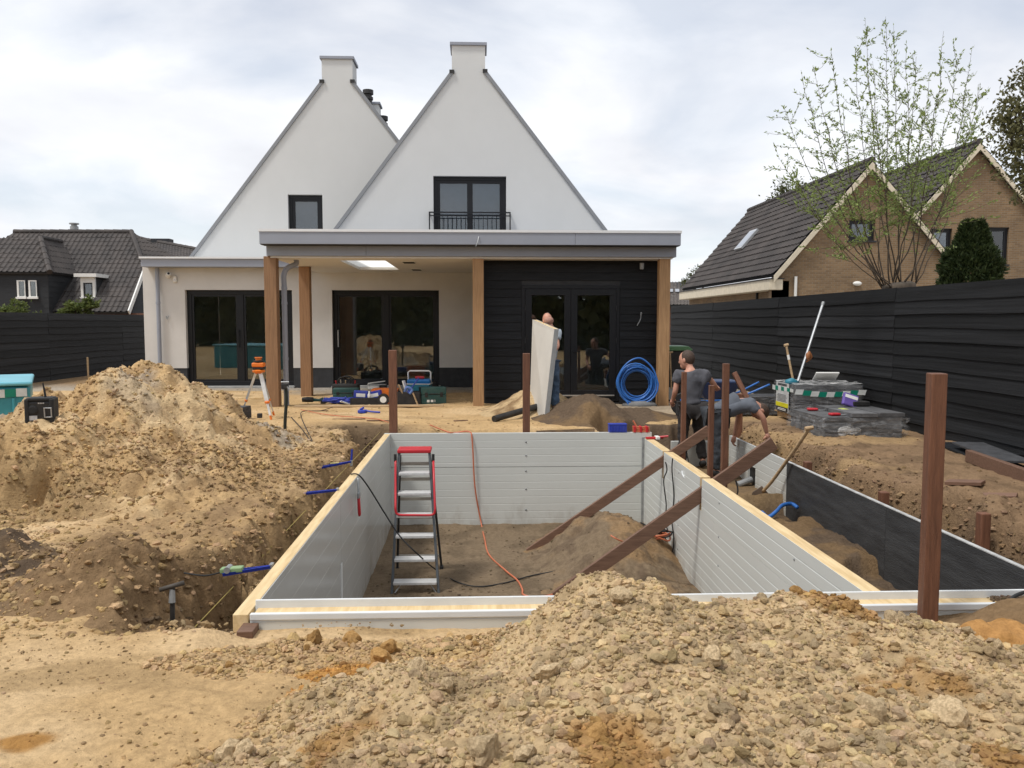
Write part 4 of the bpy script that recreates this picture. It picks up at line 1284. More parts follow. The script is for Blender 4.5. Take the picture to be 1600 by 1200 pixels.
# ------------------------------------------------------------------ fences
def fence(name, label, x, y0, y1, zb_, zt_, rows, seg, side, seed):
    "boards lying one over the other along +Y; side = direction of the visible face"
    t = T(name, label, 'fence', (x, (y0 + y1) / 2, zb_))
    rng = random.Random(seed)
    rh = (zt_ - zb_) / rows
    variants = []
    for q in range(5):                       # boards with a slightly wavy lower edge
        mb = MB(); k_ = 11; vs_ = []; fs_ = []
        ph = rng.uniform(0, 9)
        for i in range(k_):
            w_ = 0.007 * math.sin(i * 0.9 + ph) + rng.uniform(-.004, .004); d_ = rng.uniform(-.002, .002)
            vs_ += [(0.0, i / (k_ - 1), w_), (side * (0.036 + d_), i / (k_ - 1), 0.002 + w_), (side * (0.013 + d_ * .5), i / (k_ - 1), rh + 0.016), (0.0, i / (k_ - 1), rh + 0.016)]
        for i in range(k_ - 1):
            for j in range(4): fs_.append((i * 4 + j, i * 4 + (j + 1) % 4, i * 4 + 4 + (j + 1) % 4, i * 4 + 4 + j))
        fs_ += [(3, 2, 1, 0), tuple((k_ - 1) * 4 + j for j in range(4))]
        mb.add(vs_, fs_); variants.append(mb)
    vme = [None] * 5
    n = int(round((y1 - y0) / seg))
    for r in range(rows):
        for k in range(n):
            a = y0 + k * seg
            sc = (1, seg - 0.004, 1)
            loc = (rng.uniform(-.004, .004), a - (y0 + y1) / 2, r * rh + rng.uniform(-.003, .003))
            rot = (rng.uniform(-.0012, .0012), 0, 0)
            q = rng.randrange(5)
            if vme[q] is None:
                o = variants[q].build('board', M_fence, t); vme[q] = o.data
                o.location = loc; o.rotation_euler = rot; o.scale = sc
            else:
                link('board', vme[q], None, t, loc, rot, sc)
    pm = None
    for k in range(n + 1):
        a = min(max(y0 + k * seg, y0 + 0.06), y1 - 0.06) - (y0 + y1) / 2
        xo = -side * 0.07
        if pm is None:
            o = MB().b(-0.045, 0.045, -0.045, 0.045, -0.1, zt_ - zb_ - 0.02).build('post', M_fence, t); pm = o.data; o.location = (xo, a, 0)
        else:
            link('post', pm, None, t, (xo, a, 0))
    return t


FX = 6.4
fence('board_fence', 'tall black fence of overlapping boards behind the paver stacks', FX, 2.6, 27.2, -0.04, 2.135, 11, 4.92, -1, 1)
fence('board_fence', 'black board fence left of the white house before the dark tiled house', -12.0, 14.0, 33.2, -0.05, 1.86, 10, 4.8, 1, 2)
# concrete edge boards under the right-hand fence

# ------------------------------------------------------------------ tiled roofs
def plane_pt(px, py, p0, n):
    r = ray(px, py); n = Vector(n)
    return CAM + r * ((Vector(p0) - CAM).dot(n) / r.dot(n))


def tiles(poly, u, v, name, m, parent, course=0.31, pitch=0.21, amp=0.036, step=0.016):
    "pantiles on the convex polygon poly; u along the eave, v up the slope"
    u = Vector(u).normalized(); v = Vector(v).normalized(); n = u.cross(v)
    if n.z < 0: n = -n
    o_ = Vector(poly[0])
    cu = [(Vector(p) - o_).dot(u) for p in poly]; cv = [(Vector(p) - o_).dot(v) for p in poly]
    us = np.arange(min(cu) - pitch, max(cu) + pitch, pitch / 5); vv = []
    y = min(cv)
    while y < max(cv) + course:
        vv += [(y, step), (y + course - 0.004, 0.0)]; y += course
    A = np.array([a for a, _ in vv]); Bv = np.array([b for _, b in vv])
    U, V = np.meshgrid(us, A)
    ph = (U / pitch) % 1.0
    wave = np.where(ph < 0.35, np.sin(ph / 0.35 * math.pi) * amp, -0.35 * amp * np.sin((ph - 0.35) / 0.65 * math.pi))
    # each tile sits a little differently
    jit = (_hash(np.floor(U / pitch), np.repeat(np.arange(len(A)) // 2, len(us)).reshape(U.shape).astype(float), 3) - 0.5) * 0.012
    Wd = wave + Bv[:, None] + jit
    pts = np.array(o_)[None, None] + U[..., None] * np.array(u) + V[..., None] * np.array(v) + Wd[..., None] * np.array(n)
    ny, nx = U.shape
    idx = np.arange(ny * nx).reshape(ny, nx)
    q = np.stack([idx[:-1, :-1], idx[:-1, 1:], idx[1:, 1:], idx[1:, :-1]], -1).reshape(-1, 4)
    bm = bmesh.new()
    vs_ = [bm.verts.new(p) for p in pts.reshape(-1, 3)]
    for f in q: bm.faces.new([vs_[i] for i in f])
    c = sum((Vector(p) for p in poly), Vector()) / len(poly)
    for i in range(len(poly)):
        a, b = Vector(poly[i]), Vector(poly[(i + 1) % len(poly)])
        en = (b - a).cross(n).normalized()
        if (c - a).dot(en) > 0: en = -en
        g = bm.verts[:] + bm.edges[:] + bm.faces[:]
        bmesh.ops.bisect_plane(bm, geom=g, plane_co=a, plane_no=en, clear_outer=True)
    me = bpy.data.meshes.new(name); bm.to_mesh(me); bm.free()
    org = ORG[parent.name]
    me.transform(Matrix.Translation(-org))
    o = link(name, me, m, parent); o['kind'] = 'stuff'
    # the boarding under the tiles
    MB().prism([Vector(p) - n * 0.03 for p in poly], -n * 0.09).build('roof_boarding', M_plinth, parent, world=True)
    return o


def ridge(a, b, m, parent, r=0.11):
    a, b = Vector(a), Vector(b); L = (b - a).length; d = (b - a) / L
    mb = MB(); k = max(1, int(L / 0.38))
    for i in range(k):
        mb.tube([a + d * (L * i / k), a + d * (L * (i + 1) / k)], [r, r * 0.86], 8)
    return mb.build('ridge_tiles', m, parent, world=True, smooth=False)


# --- dark house on the left
N = T('neighbour_house', 'dark timber house with grey pantile roof and white dormer behind the left fence', 'house', (-18, 36, 0))
p0 = Vector((0, 33.3, 2.1)); nn = Vector((0, -0.874, 1)).normalized()
poly = [plane_pt(*q, p0, nn) for q in ((-60, 486), (201, 487), (224, 424), (222, 408), (205, 362), (22, 362), (-60, 425))]
tiles(poly, (1, 0, 0), (0, 1, 0.874), 'roof_tiles', M_tile, N)
rl, rr_ = poly[5], poly[4]
ridge(rl, rr_, M_tile, N)
ridge(poly[4] + Vector((0, 0, .02)), poly[3], M_tile, N)
hipb = Vector((poly[3].x + 1.2, poly[3].y + 2.2, poly[3].z))
tiles([poly[3], hipb, poly[4] + Vector((0.02, 0.05, 0))], (hipb - poly[3]), (poly[4] - (poly[3] + hipb) / 2), 'roof_tiles', M_tile, N)
MB().prism([rl + Vector((0, .1, -.1)), rr_ + Vector((0, .1, -.1)), Vector((rr_.x + 3, rr_.y + 4, 2)), Vector((rl.x - 3, rr_.y + 4, 2))], (0, 0.2, 0)).build('roof', M_tile, N, world=True)
# verge board and side wall on the right
MB().bar(poly[1] + Vector((0.03, -0.05, -0.03)), poly[2] + Vector((0.03, -0.05, -0.03)), 0.05, 0.2, up=nn).build('verge_board', M_white, N, world=True)
M_darkwood = mat('dark_neighbour_cladding', (0.022, 0.024, 0.027), 0.8, var=0.2, scale=3, stretch=(1, 1, 12))
M_redbrick = mat('red_brick', (0.16, 0.08, 0.055), 0.9, var=0.25, scale=20)
MB().prism([poly[1] + Vector((-0.02, 0.25, -0.15)), Vector((poly[2].x, poly[2].y, poly[2].z - 0.2)), Vector((poly[2].x + 2, poly[2].y + 3, poly[2].z - 0.2)), Vector((poly[2].x + 2, poly[2].y + 3, -0.1)), Vector((poly[1].x - 0.02, 33.6, -0.1))], (0.05, 0.1, 0)).build('side_wall', M_darkwood, N, world=True)
MB().b(P(84, 480, 33.6).x, poly[1].x - 0.1, 33.62, 33.8, -0.1, 2.05).build('front_wall', M_redbrick, N, world=True)
MB().b(poly[1].x - 0.15, poly[1].x + 1.4, 33.50, 33.6, -0.1, 1.98).build('side_wall', M_redbrick, N, world=True)
# wing with hipped roof
wx1 = P(75, 450, 33).x; wx0 = P(-60, 450, 33).x; wz = P(75, 424, 33).z
MB().b(wx0, wx1, 33.0, 33.2, -0.1, wz).build('wing_wall', M_darkwood, N, world=True)
MB().b(wx1 - 0.2, wx1, 33.2, 36.5, -0.1, wz).build('wing_wall', M_darkwood, N, world=True)
for k in range(14):
    z = 0.9 + k * 0.21
    if z < wz - 0.1:
        MB().b(wx1 - 0.19, wx1 + 0.018, 32.985, 36.4, z, z + 0.2).build('wall_board', M_darkwood, N, world=True)
hz_ = P(63, 371, 34.6).z; hp = Vector((P(63, 371, 34.6).x, 34.6, hz_)); hq = Vector((hp.x + 0.35, 37.0, hz_ - 0.02))
e = 0.18
ea, eb, ec = Vector((wx0 - 0.5, 33 - e, wz - 0.03)), Vector((wx1 + e, 33 - e, wz - 0.03)), Vector((wx1 + e, 35.5, wz - 0.03))
hl = Vector((hp.x - 2.2, 34.6, hz_ - 0.02))
tiles([ea, eb, hp, hl], (1, 0, 0), hp - Vector((hp.x, 33 - e, wz)), 'roof_tiles', M_tile, N)
hq = Vector((hp.x, 36.3, hz_))
tiles([eb, ec, hq, hp], (0, 1, 0), Vector((hp.x, 34, hz_)) - Vector((wx1 + e, 34, wz)), 'roof_tiles', M_tile, N)
ridge(eb, hp, M_tile, N); ridge(hp, hq, M_tile, N)
for a, b in ((28.5, 40), (46.5, 58)):
    x0, x1 = P(a, 450, 32.97).x, P(b, 450, 32.97).x; z0, z1 = P(a, 463, 32.97).z, P(a, 438, 32.97).z
    f = MB().b(x0 - .03, x1 + .03, 32.90, 32.97, z0 - .03, z0)
    f.b(x0 - .03, x0 + .04, 32.93, 32.97, z0, z1); f.b(x0 + .04, x1, 32.93, 32.97, z1 - .04, z1); f.b(x1 - 0.03, x1, 32.93, 32.97, z0, z1 - .04)
    o = f.build('window', M_white, N, world=True)
    MB().b(x0 + 0.04, x1 - .03, 32.945, 32.96, z0, z1 - .04).build('pane', M_glass, o, world=True)
    MB().b(x0 - 0.06, x1 + 0.06, 32.86, 32.93, z0 - .1, z0 - .031).build('sill', M_white, o, world=True)
# dormer
yd = 33.9
x0, x1 = P(126, 450, yd).x, P(148.5, 450, yd).x; z0, z1 = P(130, 464, yd).z, P(130, 433, yd).z
MB().b(x0 + 0.02, x1 - 0.01, yd + 0.1, yd + 2.2, z0 - 0.3, z1).build('dormer_cheek', M_darkwood, N, world=True)
f = MB()
f.b(x0, x0 + .1, yd, yd + .1, z0, z1); f.b(x1 - .1, x1, yd, yd + .1, z0, z1); f.b(x0 + .1, x1 - .1, yd, yd + .1, z1 - .22, z1); f.b(x0 - .05, x1 + .05, yd - .05, yd + .1, z0 - 0.07, z0)
o = f.build('dormer_window', M_white, N, world=True)
s = MB(); s.b(x0 + .1, x0 + .15, yd + .03, yd + .09, z0, z1 - .22); s.b(x1 - .15, x1 - .1, yd + .03, yd + .09, z0, z1 - .22); s.b(x0 + .15, x1 - .15, yd + .03, yd + .09, z0 + 0.0, z0 + 0.05); s.b(x0 + .15, x1 - .15, yd + .03, yd + .09, z1 - .27, z1 - .22)
s.build('sash', M_plinth, o, world=True)
MB().b(x0 + .15, x1 - .15, yd + .05, yd + .06, z0 + .05, z1 - .27).build('pane', M_glassup, o, world=True)
MB().b(x0 - 0.18, x1 + 0.13, yd - 0.16, yd + 2.3, z1 + 0.002, z1 + 0.14).build('dormer_roof', M_white, N, world=True)
p = P(118, 362, 37.6)
MB().lathe([(0.17, p.z - 0.3), (0.17, p.z + 0.22), (0.12, p.z + 0.24), (0.12, p.z + 0.3), (0.2, p.z + 0.31), (0.2, p.z + 0.36)], 12, (p.x, 37.5, 0)).build('flue', M_steelgrey, N, world=True)

# --- roof further back
Q = T('far_house', 'far grey tiled roof between the dark house and the white gable', 'house', (-14.5, 44, 0))
q0 = [P(215, 372, 45), P(306, 389, 43), P(306, 430, 40), P(205, 430, 40)]
tiles(q0, q0[1] - q0[0], q0[0] - q0[3], 'roof_tiles', M_tile, Q)
ridge(q0[0], q0[1], M_tile, Q)
p = P(252, 376, 44.3)
MB().b(p.x - 0.5, p.x + 0.45, 44.2, 44.8, p.z - 0.6, p.z + 0.10).build('chimney', M_plinth, Q, world=True)
MB().b(q0[3].x - 2, q0[2].x, 41, 47, -0.1, q0[3].z - .1).build('wall', M_redbrick, Q, world=True)

# --- brick houses on the right
def brick_mat(name, c1, c2, mortar):
    m, n, l, bs = nmat(name)
    bs.inputs['Roughness'].default_value = 0.9
    tcn = n.new('ShaderNodeTexCoord'); sx_ = n.new('ShaderNodeSeparateXYZ'); cb = n.new('ShaderNodeCombineXYZ'); ad = n.new('ShaderNodeMath')
    l.new(tcn.outputs['Object'], sx_.inputs[0]); l.new(sx_.outputs[0], ad.inputs[0]); l.new(sx_.outputs[1], ad.inputs[1])
    l.new(ad.outputs[0], cb.inputs[0]); l.new(sx_.outputs[2], cb.inputs[1])
    br = n.new('ShaderNodeTexBrick')
    br.inputs['Scale'].default_value = 1.0; br.inputs['Brick Width'].default_value = 0.22; br.inputs['Row Height'].default_value = 0.068; br.inputs['Mortar Size'].default_value = 0.008
    br.inputs['Color1'].default_value = (*c1, 1); br.inputs['Color2'].default_value = (*c2, 1); br.inputs['Mortar'].default_value = (*mortar, 1); br.inputs['Bias'].default_value = -0.1
    l.new(cb.outputs[0], br.inputs['Vector'])
    nz = n.new('ShaderNodeTexNoise'); nz.inputs['Scale'].default_value = 0.9; nz.inputs['Detail'].default_value = 8
    l.new(tcn.outputs['Object'], nz.inputs['Vector'])
    rp = n.new('ShaderNodeValToRGB'); rp.color_ramp.elements[0].position = .3; rp.color_ramp.elements[0].color = (.75, .74, .72, 1); rp.color_ramp.elements[1].position = .7; rp.color_ramp.elements[1].color = (1.15, 1.14, 1.1, 1)
    l.new(nz.outputs[0], rp.inputs[0])
    mm = n.new('ShaderNodeMix'); mm.data_type = 'RGBA'; mm.blend_type = 'MULTIPLY'; mm.inputs[0].default_value = 1
    l.new(br.outputs['Color'], mm.inputs[6]); l.new(rp.outputs[0], mm.inputs[7]); l.new(mm.outputs[2], bs.inputs['Base Color'])
    bp = n.new('ShaderNodeBump'); bp.inputs['Strength'].default_value = 0.6; bp.inputs['Distance'].default_value = 0.01; bp.invert = True
    l.new(br.outputs['Fac'], bp.inputs['Height']); l.new(bp.outputs[0], bs.inputs['Normal'])
    return m


M_brick = brick_mat('tan_brick', (0.27, 0.173, 0.092), (0.185, 0.115, 0.062), (0.25, 0.205, 0.15))
Y1 = 28.0
BH = T('brick_house', 'nearer tan brick house with brown tiled roof and cream eaves behind the right fence', 'house', (13.2, Y1, 0))


def brick_gable(t, Y, ap, L, R, zbot, depth, wins, left_roof=True, xr_ext=None, left_depth=None):
    A, Lp, Rp = P(*ap, Y), P(*L, Y), P(*R, Y)
    xs = sorted({Lp.x, A.x, Rp.x, *[w[0] for w in wins], *[w[1] for w in wins]})

    def tz(x):
        return A.z + (Lp.z - A.z) * (A.x - x) / (A.x - Lp.x) if x < A.x else A.z + (Rp.z - A.z) * (x - A.x) / (Rp.x - A.x)
    m = MB()
    for a, b in zip(xs[:-1], xs[1:]):
        lo = zbot
        for w in wins:
            if a >= w[0] - 1e-5 and b <= w[1] + 1e-5:
                m.b(a, b, Y, Y + 0.3, zbot, w[2]); lo = w[3]
        m.prism([(a, Y, lo), (b, Y, lo), (b, Y, tz(b)), (a, Y, tz(a))], (0, 0.3, 0))
    m.build('gable_wall', M_brick, t, world=True)
    for w in wins:
        o = window(w[0] + .01, w[1] - .01, w[2] + .01, w[3] - .01, Y + 0.08, 1, fr=0.06, par=t, blind=False)
        MB().b(w[0] - .05, w[1] + .05, Y - .04, Y + .1, w[2] - .06, w[2]).build('sill', M_plinth, o, world=True)
        MB().b(w[0] + .02, w[1] - .02, Y + .25, Y + .28, w[3] - 0.22, w[3] - .1).build('blind', M_white, o, world=True)
        MB().b(w[0], w[1], Y + .9, Y + 1.0, w[2], w[3]).build('room_shell', M_room, o, world=True)
    for p, sgn in ((Lp, -1), (Rp, 1)):
        d = (A - p).normalized(); nv = Vector((-d.z * 1.0, 0, d.x)) if d.x > 0 else Vector((d.z, 0, -d.x))
        MB().prism([p + Vector((0, -.22, -.08)), A + Vector((0, -.22, -.08)), A + Vector((0, -.22, 0.15)), p + Vector((0, -.22, 0.15))], (0, 0.05, 0)).build('barge_board', M_cream, t, world=True)
    up = Vector((0, 0, 0.20))
    f = Vector((0, -0.16, 0)); bk = Vector((0, depth, 0))
    if left_roof:
        bl = Vector((0, left_depth or depth, 0))
        tiles([Lp + up + f, Lp + up + bl, A + up + bk, A + up + f], (0, 1, 0), A - Lp, 'roof_tiles', M_tileR, t, course=0.34, pitch=0.3, amp=0.03, step=0.045)
    tiles([Rp + up + f, Rp + up + bk, A + up + bk, A + up + f], (0, 1, 0), A - Rp, 'roof_tiles', M_tileR, t, course=0.34, pitch=0.3, amp=0.03, step=0.045)
    ridge(A + up + f + Vector((0, 0, .03)), A + up + bk + Vector((0, 0, .03)), M_tileR, t, 0.13)
    return A, Lp, Rp


def wpx(x0, x1, y0, y1, Y):
    return (P(x0, y0, Y).x, P(x1, y0, Y).x, P(x0, y1, Y).z, P(x0, y0, Y).z)


A1, L1, R1 = brick_gable(BH, Y1, (1359, 262), (1206, 438), (1482, 412), 2.0, 12.6, [wpx(1327, 1368, 343, 376, Y1)])
MB().b(L1.x + 0.02, R1.x + 0.3, Y1, Y1 + 0.3, -0.1, 1.995).build('gable_wall', M_brick, BH, world=True)
MB().prism([(L1.x, Y1 - 0.0, 1.996), (L1.x + 0.6, Y1, 1.996), (L1.x + 0.6, Y1, L1.z - 0.02), (L1.x, Y1, L1.z - .02)], (0, 0.001, 0)).build('wall_strip', M_brick, BH, world=True)
MB().prism([(R1.x - 0.002, Y1, 1.996), (R1.x + 0.3, Y1, 1.996), (R1.x + 0.3, Y1, R1.z - 0.3), (R1.x - .002, Y1, R1.z - .05)], (0, 0.28, 0)).build('wall_strip', M_brick, BH, world=True)
MB().b(L1.x + 0.35, L1.x + 0.6, Y1 + 0.301, Y1 + 12.4, -0.1, L1.z - 0.1).build('side_wall', M_brick, BH, world=True)
MB().b(L1.x - 0.12, L1.x + 0.34, Y1 - 0.13, Y1 + 12.55, L1.z - 0.33, L1.z + 0.04).build('eaves_box', M_cream, BH, world=True, bevel=0.02)
MB().b(L1.x - 0.16, L1.x + 0.38, Y1 - 0.16, Y1 + 12.6, L1.z + 0.041, L1.z + 0.07).build('gutter', M_plastic, BH, world=True)
for px, yq, mt in ((1183, Y1 + 2.4, M_plastic), (1243, Y1 - 0.06, M_white)):
    x = P(px, 455, yq).x
    MB().tube([(x, yq, 0), (x, yq, L1.z - 0.34 if mt is M_plastic else P(px, 432, yq).z)], 0.05, 10).build('downpipe', mt, BH, world=True)
p = P(1340, 443, Y1 - 0.1)
MB().ell((p.x, Y1 - 0.08, p.z), (0.16, 0.08, 0.08)).build('wall_lamp', M_white, BH, world=True, smooth=True)
# roof light on the left slope
sv = (A1 - L1).normalized(); nv = Vector((0, 1, 0)).cross(sv); nv = nv if nv.z > 0 else -nv
base = L1 + Vector((0, 0, 0.2))
c4 = [plane_pt(*q, base, nv) for q in ((1150, 394), (1160, 391), (1188, 361), (1177, 363))]
cen = sum(c4, Vector()) / 4
wv, hv = 0.5, (c4[2] - c4[1]).length * 0.5
vv_ = [cen + Vector((0, a * wv, 0)) + sv * b * hv for a, b in ((-1, -1), (1, -1), (1, 1), (-1, 1))]
o = MB().prism([q + nv * 0.05 for q in vv_], nv * 0.10).build('roof_light', M_alu, BH, world=True)
vi = [cen + Vector((0, a * (wv - .1), 0)) + sv * b * (hv - .1) for a, b in ((-1, -1), (1, -1), (1, 1), (-1, 1))]
mirror = mat('roof_glass', (0.5, 0.52, 0.55), 0.05, metal=1.0, var=0.0)
MB().prism([q + nv * 0.152 for q in vi], nv * 0.004).build('pane', mirror, o, world=True)

Y2 = 31.0
BH2 = T('brick_house', 'farther tan brick house with steeper taller gable partly behind the conifer', 'house', (18.7, Y2, 0))
A2, L2, R2 = brick_gable(BH2, Y2, (1527, 232), (1395, 379), (1640, 366), 3.0, 11, [wpx(1455, 1488, 357, 398, Y2), wpx(1539, 1577, 355, 413, Y2)])
MB().b(L2.x, R2.x + 0.0, Y2, Y2 + 0.3, -0.1, 2.998).build('gable_wall', M_brick, BH2, world=True)

# --- small far house in the gap
FH = T('far_house', 'small far grey roofed house between canopy corner and brick house', 'house', (13, 52, 0))
a, b, c, d = P(1030, 441, 54), P(1085, 439, 54), P(1085, 476, 50), P(1030, 476, 50)
tiles([d, c, b, a], (1, 0, 0), a - d, 'roof_tiles', mat('grey_far_tile', (0.10, 0.085, 0.075), .8, var=.2), FH)
MB().b(d.x - 1, c.x + 1, 50.3, 54, -0.1, d.z).build('wall', M_redbrick, FH, world=True)
sl = (a - d).normalized(); n_v = Vector((1, 0, 0)).cross(sl)
for px in (1048, 1058):
    q = plane_pt(px, 456, d, n_v)
    MB().prism([q + Vector((-.13, 0, 0)) + n_v * .05 - sl * .28, q + Vector((.13, 0, 0)) + n_v * .05 - sl * .28, q + Vector((.13, 0, 0)) + n_v * .05 + sl * .28, q + Vector((-.13, 0, 0)) + n_v * .05 + sl * .28], n_v * .06).build('roof_light', mirror, FH, world=True)

# ------------------------------------------------------------------ plants
def leaf_mat(name, c1, c2):
    m, n, l, bs = nmat(name)
    bs.inputs['Roughness'].default_value = 0.55; bs.inputs['Specular IOR Level'].default_value = 0.25
    g = n.new('ShaderNodeNewGeometry'); rp = n.new('ShaderNodeValToRGB')
    rp.color_ramp.elements[0].color = (*c1, 1); rp.color_ramp.elements[1].color = (*c2, 1)
    l.new(g.outputs['Random Per Island'], rp.inputs[0]); l.new(rp.outputs[0], bs.inputs['Base Color'])
    bs.inputs['Transmission Weight'].default_value = 0.0
    tl = n.new('ShaderNodeBsdfTranslucent'); l.new(rp.outputs[0], tl.inputs[0])
    mx_ = n.new('ShaderNodeMixShader'); mx_.inputs[0].default_value = 0.35
    o_ = n['Material Output']
    l.new(bs.outputs[0], mx_.inputs[1]); l.new(tl.outputs[0], mx_.inputs[2]); l.new(mx_.outputs[0], o_.inputs[0])
    return m


def leaves(pts, size, name, m, parent, seed, aspect=0.45, dirs=None, kind=None, droop=0.0):
    rng = np.random.default_rng(seed)
    pts = np.asarray(pts, float); n = len(pts)
    d = rng.normal(size=(n, 3)) if dirs is None else np.asarray(dirs) + 0.55 * rng.normal(size=(n, 3))
    d[:, 2] -= droop
    d /= np.linalg.norm(d, axis=1)[:, None] + 1e-9
    r = rng.normal(size=(n, 3)); s = np.cross(d, r); s /= np.linalg.norm(s, axis=1)[:, None] + 1e-9
    nn_ = np.cross(d, s)
    L = size * (0.6 + 0.8 * rng.random((n, 1)))
    w = L * aspect * 0.5
    v = np.stack([pts, pts + d * L * 0.45 + s * w + nn_ * L * .05, pts + d * L, pts + d * L * 0.45 - s * w + nn_ * L * .05], 1)
    if parent is not None:
        o_ = ORG[parent.name]; v = v - np.array([o_.x, o_.y, o_.z])
    f = np.arange(n * 4).reshape(n, 4)
    o = raw_obj(name, v.reshape(-1, 3), f, None, m, parent, smooth=False)
    if kind: o['kind'] = kind
    return o


M_bark = mat('bark', (0.075, 0.058, 0.042), 0.9, var=0.3, scale=10, stretch=(1, 1, 0.3), bump=0.5, bscale=20)
M_willow = leaf_mat('willow_leaf', (0.16, 0.22, 0.065), (0.32, 0.40, 0.13))
M_dark = leaf_mat('conifer_leaf', (0.016, 0.030, 0.010), (0.055, 0.075, 0.026))
M_mid = leaf_mat('mid_leaf', (0.055, 0.065, 0.025), (0.12, 0.13, 0.05))
M_shrub = leaf_mat('shrub_leaf', (0.07, 0.10, 0.025), (0.17, 0.20, 0.06))

# pollard willow
rng = random.Random(21)
wy = 13.6
wb = P(1402, 452, wy)
WT = T('willow_tree', 'pollarded willow with upright bare shoots and sparse young leaves behind the fence', 'tree', (wb.x, wy, 0))
tr = MB().tube(chain([(wb.x - .05, wy, -.1), (wb.x, wy, 1.0), (wb.x + .03, wy, wb.z - .1), (wb.x + .02, wy, wb.z + .12)], 4), [0.25] * 4 + [0.22] * 4 + [.25, .27, .26, .2, .1], 12)
tr.build('trunk', M_bark, WT, world=True, smooth=True)
lp, ld = [], []
tips = [(1208, 222), (1222, 165), (1250, 110), (1272, 102), (1298, 76), (1335, 72), (1352, 30), (1364, 95), (1386, 25), (1398, 40), (1416, 68), (1432, 90), (1452, 118), (1476, 48), (1498, 92), (1521, 72), (1534, 130), (1528, 175), (1500, 250), (1236, 262), (1300, 215), (1440, 190), (1380, 190)]
for i, (px, py) in enumerate(tips):
    yq = wy + rng.uniform(-1.3, 1.1)
    tip = P(px, py, yq)
    a = rng.uniform(0, 6.28)
    st = Vector((wb.x + .17 * math.cos(a) + (0.12 if px > 1402 else -0.12), wy + .17 * math.sin(a), wb.z + rng.uniform(-.05, .15)))
    ctrl = st.lerp(tip, 0.42) + Vector(((tip.x - st.x) * 0.20, (tip.y - st.y) * 0.15, -0.06 * (tip - st).length))
    pts = [st * (1 - t) ** 2 + ctrl * 2 * t * (1 - t) + tip * t * t for t in [k / 12 for k in range(13)]]
    pts = [p + Vector((rng.uniform(-.025, .025), rng.uniform(-.025, .025), 0)) * (0 if k in (0,) else 1) for k, p in enumerate(pts)]
    r0 = 0.0125 if py < 170 else 0.0085
    b = MB().tube(pts, [r0 * (1 - 0.86 * k / 12) for k in range(13)], 6)
    L = (tip - st).length
    # side twigs
    for k in range(int(11 + L * 4.2)):
        t = rng.uniform(0.30, 0.98)
        q = pts[min(11, int(t * 12))].lerp(pts[min(12, int(t * 12) + 1)], (t * 12) % 1)
        dr = (pts[min(12, int(t * 12) + 1)] - pts[int(t * 12)]).normalized()
        sd_ = Vector((rng.uniform(-1, 1), rng.uniform(-1, 1), rng.uniform(-.3, .5)))
        dv = (dr * 0.4 + sd_ * 0.95).normalized()
        tl_ = rng.uniform(.2, 1.0) * (1.2 - t * 0.8)
        q2 = q + dv * tl_ * .6 + Vector((0, 0, -.02)); q3 = q + dv * tl_ + Vector((0, 0, rng.uniform(-.1, .06)))
        b.tube([q, q2, q3], [.0042, .003, .002], 4, caps=False)
        for s in range(int(7 + tl_ * 32)):
            u = rng.uniform(.1, 1)
            lp.append((q.lerp(q3, u)) + Vector((rng.uniform(-.02, .02), rng.uniform(-.02, .02), rng.uniform(-.02, .02)))); ld.append(dv)
    for s in range(int(L * 11)):
        t = rng.uniform(.55, 1) ** 0.7
        q = pts[min(11, int(t * 12))].lerp(pts[min(12, int(t * 12) + 1)], (t * 12) % 1)
        lp.append(q); ld.append((pts[12] - pts[9]).normalized())
    b.build('branch', M_bark, WT, world=True, smooth=True)
leaves(lp, 0.056, 'crown', M_willow, WT, 4, 0.36, dirs=[tuple(d) for d in ld])


def bush(name, label, cat, blobs, n, size, m, seed, base, stem=True, group=None, aspect=0.55, hollow=0.45, trunk_r=0.05):
    t = T(name, label, cat, base, group=group)
    rng = np.random.default_rng(seed); pts = []
    tot = sum(b[3] * b[4] * b[5] for b in blobs) ** 1.0
    mb = MB()
    for (x, y, z, rx, ry, rz_) in blobs:
        k = int(n * rx * ry * rz_ / tot)
        cl_ = rng.normal(size=(max(6, k // 45), 3)); cl_ /= np.linalg.norm(cl_, axis=1)[:, None]
        cl_ *= (hollow + (1 - hollow) * rng.random((len(cl_), 1)))
        c = cl_[rng.integers(0, len(cl_), k)] + rng.normal(size=(k, 3)) * 0.13
        pts.append(c * np.array([rx, ry, rz_]) + np.array([x, y, z]))
        if stem:
            mb.tube(chain([base, (0.5 * (x + base[0]), 0.5 * (y + base[1]), base[2] + (z - base[2]) * 0.55), (x, y, z + rz_ * .3)], 3), [trunk_r * (1 - .12 * i) for i in range(7)], 6)
            for q in cl_[:14]:
                e = q * np.array([rx, ry, rz_]) * 0.95 + np.array([x, y, z])
                mb.tube([(x, y, z - rz_ * 0.3), tuple((e + np.array([x, y, z])) / 2 - np.array([0, 0, .05])), tuple(e)], [trunk_r * .4, trunk_r * .25, trunk_r * .12], 4)
    if stem: mb.build('branches', M_bark, t, world=True, smooth=True)
    leaves(np.concatenate(pts), size, 'foliage', m, t, seed + 1, aspect)
    return t


